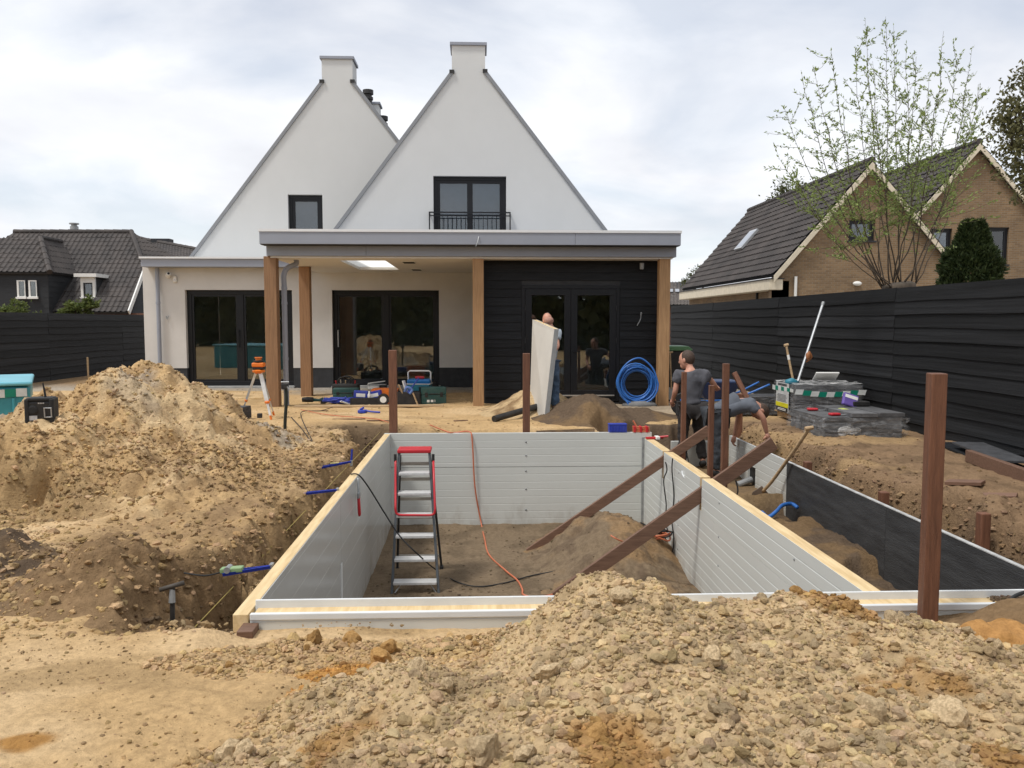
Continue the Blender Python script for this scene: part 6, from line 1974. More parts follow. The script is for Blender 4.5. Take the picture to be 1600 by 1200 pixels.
for x, r in ((-.15, .1), (.18, -.35)):
    o = MB().b(-.14, .14, -.08, .08, 0, .17).build('blue_box', M_blue, t, bevel=.012); o.location = (x, .02, .1); o.rotation_euler = (0, r * .6, r)
    MB().b(-.09, .09, -.085, -.0805, .05, .12).build('label', M_white, o)
MB().lathe([(.03, 0), (.035, .12), (.015, .16), (.015, .19)], 10, (.04, -.1, .08)).build('bottle', M_white, t, smooth=True)
g = at(600, 628)
t = T('orange_box', 'orange plastic crate behind the first brown post', 'crate', g)
m = MB().b(-.24, .3, -.14, .14, 0, .02)
for a in (-.24, .28): m.b(a, a + .02, -.14, .14, .021, .3)
for a in (-.14, .12): m.b(-.219, .279, a, a + .02, .021, .31)
m.build('body', M_orange, t, bevel=.008)
for k in range(4): MB().b(-.2 + k * .12, -.13 + k * .12, -.148, -.1405, .05, .25).build('rib', M_orange, t)
g = at(601, 629, 0); g.y -= .12
t = T('tape_roll', 'black tape reel with white core leaning on the orange crate', 'reel', g)
MB().lathe([(.07, -.03), (.12, -.03), (.12, .03), (.07, .03)], 18, (0, -.1, .12), Matrix.Rotation(R_(90), 3, 'X')).build('reel', M_plastic, t)
MB().lathe([(.0, -.034), (.065, -.034), (.065, .034)], 16, (0, -.1, .12), Matrix.Rotation(R_(90), 3, 'X')).build('core', M_white, t)
g = at(588, 606)
t = T('tile_saw', 'small white and black power tool on the door sill', 'power tool', g)
MB().b(-.2, .08, -.08, .08, 0.0, .10).build('body', M_white, t, bevel=.02)
MB().b(-.21, .25, -.09, .09, .105, .125).build('plate', M_alu, t)
MB().bar((-.2, 0, .14), (.22, 0, .2), .14, .02).build('lid', M_white, t)
MB().b(.081, .26, -.07, .07, 0, .1).build('motor', M_plastic, t, bevel=.02)
g = at(656, 624)
t = T('cool_box', 'teal cool box with white raised handle among the tools', 'cool box', g, rz=R_(-6))
MB().b(-.24, .24, -.17, .17, 0, .36).build('body', M_teal, t, bevel=.03)
MB().b(-.245, .245, -.175, .175, .365, .46).build('lid', mat('blue_lid', (.01, .16, .45), .4), t, bevel=.03)
MB().b(-.25, .25, -.18, .18, .355, .372).build('seal', M_white, t)
MB().tube([(-.235, -.02, .36), (-.24, -.02, .60), (-.20, -.02, .63), (.20, -.02, .63), (.24, -.02, .60), (.235, -.02, .36)], .018, 8).build('handle', M_white, t, smooth=True)
MB().b(-.1, .1, -.03, .03, .461, .52).build('red_pouch', M_red, t, bevel=.02)
g = at(637, 629)
t = T('tool_tray', 'black box with blue lid, rags and spatulas left of the cool box', 'tool box', g)
m = MB().b(-.25, .27, -.14, .14, 0, .02)
for a in (-.25, .25): m.b(a, a + .02, -.14, .14, .021, .26)
for a in (-.14, .12): m.b(-.229, .249, a, a + .02, .021, .26)
m.build('box', M_plastic, t, bevel=.008)
MB().bar((.0, -.02, .22), (.22, .05, .52), .02, .3, up=(0, 1, 0)).build('lid', M_blue, t, bevel=.008)
for p, q, mm_, w in (((-.2, -.05, .2), (-.26, -.06, .42), M_white, .05), ((-.1, -.08, .22), (-.17, -.1, .40), M_wood, .12), ((.0, -.05, .2), (-.08, -.02, .48), M_white, .1), ((.12, -.15, .24), (.22, -.2, -.0), M_wood, .03)):
    MB().bar(p, q, w, .025).build('spatula', mm_, t, bevel=.004)
MB().tube(chain([(-.05, -.1, .25), (.0, -.14, .35), (.1, -.12, .3), (.05, -.16, .22)], 4), .03, 6).build('rag', mat('blue_rag', (.12, .2, .45), .9), t, smooth=True)
o = MB().ell((0, 0, .12), (.22, .14, .2)).build('black_sack', M_rubber, None, smooth=True); g = at(672, 615); o.location = g; tag(o, 'black sack slumped behind the teal tool case', 'sack')
g = at(571, 645)
t = T('blue_clamp', 'blue spring clamp lying alone on the open sand', 'clamp', g, rz=R_(-12))
MB().b(-.13, .02, -.06, .06, 0, .06).build('jaw', M_blue, t, bevel=.015)
MB().tube(chain([(-.02, 0, .05), (.12, -.02, .03), (.28, -.01, .02)], 4), .018, 6).build('handle', M_blue, t, smooth=True)
MB().tube([(-.1, 0, .06), (-.03, 0, .1)], .02, 6).build('knob', M_blue, t)
for lab, px, py, rz, L in (('longest thin wood splinter on the sand below the blue clamp', 545, 654, .05, .55), ('thin wood splinter on the sand left of the first brown post', 592, 657, -.02, .4), ('thin wood splinter on the sand below the cordless saw', 500, 641, .1, .3), ('short wood splinter on the sand before the middle timber post', 720, 655, .4, .25)):
    g = at(px, py, .004)
    o = MB().b(-L / 2, L / 2, -.02, .02, 0, .012).build('wood_splinter', M_azobex, None); o.location = g; o.rotation_euler = (0, 0, rz)
    tag(o, lab, 'splinter', 'wood splinters on the sand')

# rod with cross bar, black pipe, panel
g = at(768, 674)
t = T('steel_rod', 'black vertical steel bar with thin cross bar right of the middle post', 'rod', g)
MB().tube([(0, 0, -.1), (0, 0, P(768, 628, g.y).z)], .022, 8).build('rod', M_plastic, t)
z1 = P(768, 597, g.y).z
MB().tube([(-.0, 0, .3), (-.0, 0, z1)], .008, 6).tube([(-.13, 0, z1), (.17, 0, z1 - .02)], .009, 6).build('cross_bar', M_steelgrey, t)
MB().b(-.10, .10, -.08, .08, -.02, .03).build('foot', M_plastic, t)
MB().b(-.05, .04, -.03, .03, P(768, 628, g.y).z - .02, P(768, 628, g.y).z + .03).build('clamp', M_steelgrey, t)
a, b = at(772, 657, .05), at(838, 648, .05)
o = MB().tube([a, b], .055, 14).build('drain_pipe', M_plastic, None, smooth=False); tag(o, 'black plastic pipe lying left of the carried panel', 'pipe')

TL, TR, BR, BL = P(832, 499, 15.1), P(866, 514, 13.75), P(850, 656, 13.72), P(827.5, 643, 15.05)
nrm = (TR - TL).cross(BL - TL).normalized()
if nrm.x < 0: nrm = -nrm
PT = nrm * .085
t = T('insulation_panel', 'pale insulated wall panel held upright by the bald worker', 'panel', (BR + BL) / 2)
MB().prism([TL, TR, BR, BL], nrm * .004).build('face_sheet', mat('pale_sheet', (.62, .60, .55), .5, var=.05, scale=2), t, world=True)
i_ = lambda p, c, k: p + (c - p) * k
cc = (TL + TR + BR + BL) / 4
MB().prism([i_(p, cc, .008) + nrm * .0045 for p in (TL, TR, BR, BL)], nrm * .072).build('foam_core', M_pine, t, world=True)
MB().prism([p + nrm * .077 for p in (TL, TR, BR, BL)], nrm * .004).build('face_sheet', M_panel, t, world=True)
MB().prism([TR + nrm * .0045, BR + nrm * .0045, BR + nrm * .0765, TR + nrm * .0765], (TR - TL).normalized() * .003).build('edge_strip', mat('grey_edge', (.30, .31, .31), .6, var=.1), t, world=True)

# blue hose coil
c = P(994, 600, 16.15)
t = T('hose_coil', 'large coil of blue pipe leaning on the black cladding by the right post', 'hose', (c.x, c.y, 0))
rng = random.Random(12)
pts = []
for i in range(7 * 20 + 1):
    a = i / 20 * 2 * math.pi; k = i / 20
    r = .245 + .022 * k + .012 * math.sin(k * 5.1)
    pts.append(Vector((r * math.cos(a) + .015 * math.sin(k * 3), -.05 + .03 * math.sin(k * 2.4) + .0 - .014 * k + .10 * (r * math.sin(a)), .41 + r * math.sin(a) * .98)))
last = pts[-1]
pts += chain([last, (.30, -.12, .72), (.05, -.08, .92), (-.22, -.08, .80), (-.40, -.1, .48), (-.33, -.15, .2), (-.2, -.2, .05), (-.13, -.24, -.18)], 7)[1:]
MB().tube(pts, .018, 8).build('hose', M_hose, t, smooth=True)
rp_ = [Vector((.33 * math.cos(a) - .05, -.16, .46 + .36 * math.sin(a))) for a in [i / 24 * 6.283 for i in range(24)]]
MB().tube(rp_, .018, 8, closed=True).build('hose_ring', M_hose, t, smooth=True)
MB().ell((.05, -.1, .0), (.35, .2, .1)).build('sacking', mat('grey_sack', (.16, .16, .16), .9, var=.2), t, smooth=True)

# behind the right post: bin and spade
q = P(1053, 540, 17.6)
t = T('wheelie_bin', 'black wheeled bin with green lid behind the right timber post', 'bin', (q.x + .02, 17.6, 0))
MB().prism([(-.22, -.25, 0), (.22, -.25, 0), (.27, -.32, 1.02), (-.27, -.32, 1.02)], (0, .55, 0)).build('body', M_plastic, t, bevel=.02)
MB().prism([(-.29, -.36, 1.025), (.29, -.36, 1.025), (.29, -.36, 1.06), (.2, -.36, 1.12), (-.2, -.36, 1.12), (-.29, -.36, 1.06)], (0, .68, 0)).build('lid', mat('bin_green', (.10, .22, .10), .5), t, bevel=.01)
for s in (-.27, .21): MB().lathe([(.1, 0), (.1, .06)], 14, (s, .26, .1), Matrix.Rotation(R_(90), 3, 'Y')).build('wheel', M_rubber, t)
MB().b(-.2, .2, .33, .37, .92, .97).build('handle_bar', M_plastic, t)
q = P(1046, 551, 16.9)
t = T('spade', 'wooden handled spade leaning behind the right timber post', 'spade', (q.x + .02, 16.9, 0))
MB().tube([(.03, 0, .25), (.0, .03, q.z)], .017, 8).build('shaft', M_wood, t)
MB().tube([(-.06, .03, q.z), (.06, .03, q.z + .01)], .017, 8).build('grip', M_wood, t)
MB().prism([(-.07, 0, 0.02), (.12, 0, 0.02), (.12, .01, .28), (-.07, .01, .28)], (0, .012, 0)).build('blade', M_steelgrey, t)

# ------------------------------------------------------------------ paver pallets on the right
M_film = film_mat('stretch_film', (.50, .51, .52), .15)
zg = .02
t = T('paver_pallet', 'tall wrapped paver pallet with green and white tape by the fence', 'pallet', (5.65, 13.5, zg), rz=R_(-1))
for y in (-.42, 0, .42): MB().b(-.55, .55, y - .05, y + .05, .085, .105).build('deck_board', M_wood, t)
for x in (-.5, 0, .42):
    MB().b(x, x + .09, -.47, .47, .0, .084).build('pallet_block', M_wood, t)
me = None
for r in range(8):
    for i in range(4):
        for j in range(3):
            loc = (-.405 + i * .27, -.31 + j * .31, .107 + r * .0605)
            if i in (1, 2) and j == 1: continue
            if me is None:
                o = MB().b(-.133, .133, -.153, .153, 0, .058).build('paver', M_paver, t, bevel=.003); me = o.data; o.location = loc
            else:
                link('paver', me, None, t, (loc[0] + rng.uniform(-.004, .004), loc[1] + rng.uniform(-.004, .004), loc[2]))
zt_ = .107 + 8 * .0605


def film(x0, x1, y0, y1, z0, z1, par, seed, name='film', amp=.012):
    bm = bmesh.new()
    per = [(x0, y0), (x1, y0), (x1, y1), (x0, y1)]
    n = 26; ring = []
    for k in range(4):
        a, b = per[k], per[(k + 1) % 4]
        for i in range(n): ring.append((a[0] + (b[0] - a[0]) * i / n, a[1] + (b[1] - a[1]) * i / n))
    rows = 12; vs_ = []
    c = ((x0 + x1) / 2, (y0 + y1) / 2)
    for r in range(rows + 1):
        z = z0 + (z1 - z0) * r / rows; row = []
        for i, (x, y) in enumerate(ring):
            d = amp * (0.5 + float(fbm(np.array([i * .35 + seed]), np.array([r * .8 + i * .12]), 3, seed)[0]))
            row.append(bm.verts.new((x + (d if x > c[0] else -d), y + (d if y > c[1] else -d), z)))
        vs_.append(row)
    for r in range(rows):
        for i in range(len(ring)): bm.faces.new([vs_[r][i], vs_[r][(i + 1) % len(ring)], vs_[r + 1][(i + 1) % len(ring)], vs_[r + 1][i]])
    me = bpy.data.meshes.new(name); bm.to_mesh(me); bm.free()
    me.polygons.foreach_set('use_smooth', [True] * len(me.polygons))
    return link(name, me, M_film, par)


film(-.555, .555, -.485, .485, .10, zt_ + .006, t, 3)
M_pale = film_mat('top_film', (.6, .6, .59), .55, .3)
m = MB()
for i in range(8):
    for j in range(7):
        f = lambda a, b: (-.56 + a * .14, -.49 + b * .14, zt_ + .008 + .022 * (0.5 + float(fbm(np.array([a * .9]), np.array([b * .9]), 3, 8)[0])))
        m.quad(f(i, j), f(i + 1, j), f(i + 1, j + 1), f(i, j + 1))
m.build('top_film', M_pale, t, smooth=True)
for k in range(9):
    x0 = -.57 + k * .127
    z0 = .45 - .03 * math.sin(k * .5) - .004 * k
    MB().prism([(x0, -.512, z0), (x0 + .125, -.512, z0 - .004), (x0 + .150, -.512, z0 + .078), (x0 + .025, -.512, z0 + .082)], (0, .004, 0)).build('tape_stripe', mg_ if k % 2 else mwt, t)
for k in range(7):
    y0 = .49 - k * .14
    MB().prism([(-.588, y0, .455 + .004 * k), (-.588, y0 - .138, .453 + .004 * k), (-.588, y0 - .138, .53), (-.588, y0, .535)], (.004, 0, 0)).build('tape_stripe', mg_ if k % 2 else mwt, t)
lb = MB().b(-.586, -.580, -.28, .30, .12, .60).build('label', mat('pallet_label', (.55, .56, .55), .5), t)
MB().b(-.590, -.5865, -.28, .30, .20, .27).build('yellow_band', mat('label_yellow', (.65, .60, .02), .5), lb)
MB().b(-.590, -.5865, -.26, .28, .125, .195).build('black_band', M_plastic, lb)
for k in range(6): MB().b(-.590, -.5865, -.2 + .02 * (k % 3), .25 - .03 * (k % 2), .29 + k * .022, .30 + k * .022).build('print_line', M_steelgrey, lb)
for k in range(2): MB().b(-.590, -.5865, -.2, .22, .555 + k * .02, .567 + k * .02).build('print_line', M_plastic, lb)
for k in range(2): MB().b(-.5925, -.5905, -.18, .2, .145 + k * .022, .155 + k * .022).build('print_line', M_white, lb)

t = T('paver_stack', 'lower loosely wrapped stack of grey paver slabs before the tall pallet', 'pavers', (5.36, 11.8, zg - .03), rz=R_(1.5))
me = None
for r in range(7):
    for i in range(3):
        for j in range(3):
            if r == 6 and i == 0: continue
            if i == 1 and j == 1 and r < 5: continue
            loc = (-.385 + i * .375 + (.03 if r == 6 else 0), -.385 + j * .385, r * .053)
            if me is None:
                o = MB().b(-.185, .185, -.19, .19, 0, .05).build('paver', M_paver, t, bevel=.003); me = o.data; o.location = loc
            else:
                link('paver', me, None, t, (loc[0] + rng.uniform(-.014, .014), loc[1] + rng.uniform(-.014, .014), loc[2]), (0, 0, rng.uniform(-.015, .015)))
film(-.60, .60, -.60, .60, .0, .31, t, 5, amp=.028)
mm_ = MB()
for k in range(5): mm_.ell((-.33 + .05 * k, -.615, .12 + .02 * (k % 3)), (.07, .008, .07 - .008 * k))
mm_.build('loose_film', M_pale, t, smooth=True)
t = T('paver_stack', 'dark low paver stack in the gap behind the bending worker', 'pavers', (4.98, 14.6, 0.0))
me = None
for r in range(6):
    for i in range(3):
        loc = (-.3 + i * .3, 0, r * .053)
        if me is None:
            o = MB().b(-.148, .148, -.3, .3, 0, .05).build('paver', M_paverd, t, bevel=.003); me = o.data; o.location = loc
        else:
            link('paver', me, None, t, (loc[0] + rng.uniform(-.01, .01), loc[1] + rng.uniform(-.01, .01), loc[2]))
film(-.46, .46, -.32, .32, 0, .325, t, 9)

zA = zg + zt_ + .03
q = P(1292, 600, 13.5)
o = MB().bar((-.19, 0, .0), (.19, 0, .0), .23, .025, up=(0, .55, .8)).build('white_board', M_white, None, bevel=.005); o.location = (q.x, 13.55, zA + .085); o.rotation_euler = (R_(0), 0, R_(-5)); tag(o, 'white board lying tilted on top of the tall pallet', 'board')
# pole tool
q0_, q1_ = P(1246, 598, 13.4), P(1285, 477, 13.75)
t = T('pole_tool', 'long silver pole tool with teal motor leaning on the fence from the tall pallet', 'power tool', q0_)
MB().tube([q0_, q1_], .021, 10).build('pole', M_alu, t, world=True)
MB().tube([q1_, q1_ + (q1_ - q0_).normalized() * .06], .027, 10).build('pole_end', M_steelgrey, t, world=True)
a = q0_.lerp(q1_, .34)
MB().ell(a + Vector((.03, -.02, 0)), (.045, .04, .07)).tube(chain([a + Vector((.0, -.0, -.1)), a + Vector((.09, -.02, -.02)), a + Vector((.04, -.02, .08))], 4), .014, 6).build('side_grip', mat('rust_grip', (.32, .12, .04), .6), t, world=True, smooth=True)
MB().tube([q0_ + Vector((-.20, -.02, -.0)), q0_ + Vector((-.10, -.02, .02)), q0_ + Vector((.0, 0, -.02))], [.05, .065, .05], 10).build('motor', M_teal, t, world=True, smooth=True)
MB().ell(q0_ + Vector((.0, -.03, -.06)), (.05, .05, .065)).build('gear_head', M_plastic, t, world=True, smooth=True)
MB().b(q0_.x - .13, q0_.x - .05, q0_.y - .06, q0_.y + .02, q0_.z - .10, q0_.z - .02).build('battery', M_teal, t, world=True, bevel=.01)
a, b = P(1240, 598, 13.6), P(1228.5, 540, 13.7)
t = T('spade', 'wooden spade handle standing on the tall pallet beside the pole tool', 'spade', a)
MB().tube([a, b], .020, 8).build('shaft', M_wood, t, world=True)
MB().tube([b + Vector((-.035, 0, 0)), b + Vector((.035, 0, .015))], .026, 8).build('grip', M_wood, t, world=True)
MB().tube([a.lerp(b, .62), a.lerp(b, .75)], .023, 8).build('sleeve', M_white, t, world=True)

zB = zg - .03 + 6 * .053 + .003


def handsaw(label, x, y, rz, L):
    t = T('hand_saw', label, 'saw', (x, y, zB), rz=rz)
    MB().prism([(0, 0, .004), (L, .02, .004), (L, -.0, .004), (0, -.08, .004)], (0, 0, .004)).build('blade', M_alu, t)
    MB().b(-.15, .0, -.06, .04, 0, .035).build('handle', M_red, t, bevel=.014)
    return t


a = P(1277, 639, 12.1); handsaw('red handled saw at the back of the lower paver stack', a.x, 12.1, R_(-5), .35)
a = P(1308, 647, 11.5); handsaw('red handled saw at the front of the lower paver stack', a.x, 11.45, R_(12), .3)
a = P(1320, 641, 11.8)
t = T('work_gloves', 'pair of yellow green work gloves on the lower paver stack', 'gloves', (a.x, 11.8, zB))
mgl = mat('glove_yellow', (.45, .50, .12), .8)
for s in (0, 1):
    m = MB().ell((.0, s * .1, .03), (.08, .045, .025))
    for k in range(4): m.tube([(.05, s * .1 - .033 + k * .022, .03), (.12, s * .1 - .04 + k * .026, .025)], [.012, .009], 6)
    m.tube([(-.02, s * .1 - .04, .03), (.04, s * .1 - .085, .025)], [.014, .01], 6)
    m.build('glove', mgl, t, smooth=True)
a = P(1329, 634, 12.1)
t = T('purple_pack', 'purple and white packet leaning on the top slabs of the lower stack', 'packet', (a.x, 12.15, zB + .05))
o = MB().b(-.12, .12, -.03, .03, .0, .20).build('bag', mat('purple', (.14, .09, .34), .5), t, bevel=.02); o.rotation_euler = (R_(-20), R_(18), 0)
MB().b(-.10, .10, -.034, -.0305, .12, .17).build('label', M_white, o)
a = P(1343, 634, 12.2)
o = MB().b(-.13, .13, -.08, .08, 0, .07).build('black_case', M_plastic, None, bevel=.012); o.location = (a.x, 12.2, zB + .055); tag(o, 'small flat black case beside the purple packet', 'case')

# shovel leaning on the outer panel
t = T('shovel', 'long handled shovel leaning over the pale outer panel', 'shovel', P(1190, 772, 9.9))
pts = chain([P(1192, 768, 9.75), P(1207, 751, 9.6), P(1228, 722, 9.35), P(1246, 697, 9.1), P(1264, 670, 8.85)], 4)
MB().tube(pts, .020, 8).build('handle', M_wood, t, world=True, smooth=True)
MB().tube([pts[-1] + Vector((-.045, 0, .0)), pts[-1] + Vector((.045, 0, .015))], .022, 8).build('grip', M_wood, t, world=True)
a = pts[0]
MB().prism([a + Vector((-.02, 0, .06)), a + Vector((-.12, .03, -.02)), a + Vector((-.16, .03, -.22)), a + Vector((-.06, 0, -.26)), a + Vector((.04, -.03, -.2)), a + Vector((.05, -.02, -.02))], (.01, .012, 0.01)).build('blade', mat('rusty_blade', (.12, .085, .06), .6, metal=.3), t, world=True, bevel=.003)

# dark boards, beam and scraps along the fence
DG = 'dark flat boards stacked along the fence foot'
for k, (lab, p, q, w, z) in enumerate((('dark flat board lying uppermost and skewed by the fence foot', (1512, 692), (1588, 722), .36, .10), ('dark flat board under the skewed board, nearest the brown beam', (1478, 692), (1600, 738), .34, .02), ('dark flat board pushed closest against the fence foot', (1480, 676), (1600, 712), .30, .05))):
    a, b = G(p[0], p[1], z + .02), G(q[0], q[1], z + .02)
    d = b - a
    o = MB().bar((0, 0, 0), d, w, .025).build('flat_board', M_blackboard if k else M_paverd, None, bevel=.003); o.location = a
    tag(o, lab, 'board', DG)
a, b = G(1513, 712, .1), G(1625, 752, .1)
o = MB().bar((0, 0, 0), b - a, .07, .14).build('beam', M_azobex, None, bevel=.006); o.location = a; tag(o, 'brown squared beam lying on the soil before the dark boards', 'beam')
for lab, px, py, L, rz in (('dark wood scrap on the soil left of the larger scrap', 1508, 754, .34, -.9), ('larger dark wood scrap sunk in the broken soil', 1548, 775, .42, -.7)):
    g = G(px, py, .05); g.z = top(g.x, g.y)
    o = MB().b(-L / 2, L / 2, -.06, .06, 0, .035).build('wood_scrap', M_azobex, None, bevel=.004); o.location = g; o.rotation_euler = (.1, -.12, rz); tag(o, lab, 'wood scrap', 'dark wood scraps on the right bank')
# rag of soil on the front wall
ang = np.linspace(0, 1, 60)
rx_ = np.random.default_rng(8)
xs_ = 3.0 + .55 * rx_.random(160); ys_ = 4.60 + .07 * rx_.random(160)
o = clods(xs_, ys_, np.full(160, .004), .006 + .014 * rx_.random(160), np.tile(HUM * 1.4, (160, 1)), 'soil_crumbs', None, 77); tag(o, 'dark soil spilled on top of the front wall profile', 'soil crumbs')

# wheelbarrow behind the workers
t = T('wheelbarrow', 'dark blue wheelbarrow standing behind the two workers', 'wheelbarrow', (4.15, 14.2, 0))
mb_ = mat('barrow_blue', (.012, .028, .085), .5, var=.2)
MB().prism([(-.42, -.3, .62), (.35, -.3, .62), (.22, -.22, .3), (-.25, -.22, .3)], (0, .6, 0)).build('tray', mb_, t, bevel=.03)
for s in (-.2, .22): MB().tube(chain([(-.65, s * .4, .28), (-.3, s, .27), (.3, s, .33), (.85, s * 1.3, .56)], 4), .018, 8).build('handle', M_hose, t, smooth=True)
MB().lathe([(.06, -.04), (.19, -.045), (.2, 0), (.19, .045), (.06, .04)], 18, (-.6, 0, .2), Matrix.Rotation(R_(90), 3, 'X')).build('wheel', M_rubber, t)
for s in (-.2, .22): MB().tube([(.2, s, .3), (.3, s, .0)], .016, 6).build('leg', mb_, t)

# ------------------------------------------------------------------ hedge out of view behind the camera, added to darken the reflections in the glass
rg = np.random.default_rng(90)
n = 14000
hx = -22 + 44 * rg.random(n); hz2 = 6.2 * rg.random(n) * (0.75 + 0.25 * vn(hx * .5, hx * 0, 4))
hy = -16 + 1.2 * rg.random(n)
o = leaves(np.stack([hx, hy, hz2], -1), 0.75, 'hedge', M_mid, None, 91, .8)
tag(o, 'tall green hedge out of view, added to darken the door glass', 'hedge', kind='stuff')
# ------------------------------------------------------------------ people
def skin(name, J, E, m, parent, root, sub=2, folds=0.0):
    "one continuous surface grown over the joints J {id: (x, y, z, r)} along the edges E"
    ids = [root] + [k for k in J if k != root]
    ix = {k: i for i, k in enumerate(ids)}
    me = bpy.data.meshes.new(name)
    me.from_pydata([J[k][:3] for k in ids], [(ix[a], ix[b]) for a, b in E], [])
    o = link(name, me, m, parent)
    md = o.modifiers.new('skin', 'SKIN'); md.use_smooth_shade = True
    md.branch_smoothing = 0.6
    lay = me.skin_vertices[0].data
    for k in ids:
        r = J[k][3]
        lay[ix[k]].radius = (r, r) if not isinstance(r, tuple) else r
    lay[0].use_root = True
    s = o.modifiers.new('sub', 'SUBSURF'); s.levels = sub; s.render_levels = sub
    if folds:
        tx = bpy.data.textures.get('folds') or bpy.data.textures.new('folds', 'CLOUDS')
        tx.noise_scale = 0.11; tx.noise_depth = 3
        dm = o.modifiers.new('folds', 'DISPLACE'); dm.texture = tx; dm.strength = folds; dm.mid_level = 0.5; dm.texture_coords = 'LOCAL'
    return o


def mix(a, b, t): return tuple(a[i] + (b[i] - a[i]) * t for i in range(3))


def hand(parent, w, d, palm_side, m, curl=0.5):
    "palm and five bent fingers, from the wrist w along d"
    w = Vector(w); d = Vector(d).normalized(); p = Vector(palm_side).normalized()
    s = d.cross(p).normalized(); p = s.cross(d)
    mb = MB()
    mb.tube([w - d * .01, w + d * .03, w + d * .075, w + d * .09], [.024, .034, .036, .02], 8)
    for k, L in enumerate((.062, .074, .07, .055)):
        o = (k - 1.5) * .019
        a = w + d * .082 + s * o
        b = a + (d * math.cos(curl * .7) + p * math.sin(curl * .7)) * L * .5
        c = b + (d * math.cos(curl * 1.8) + p * math.sin(curl * 1.8)) * L * .32
        e = c + (d * math.cos(curl * 2.6) + p * math.sin(curl * 2.6)) * L * .25
        mb.tube([a, b, c, e], [.0095, .009, .008, .0065], 6)
    a = w + d * .03 - s * .03
    b = a + (d * .6 - s * .6 + p * .4).normalized() * .04
    mb.tube([a, b, b + (d * .8 + p * .5).normalized() * .032], [.012, .011, .009], 6)
    return mb.build('hand', m, parent, smooth=True)


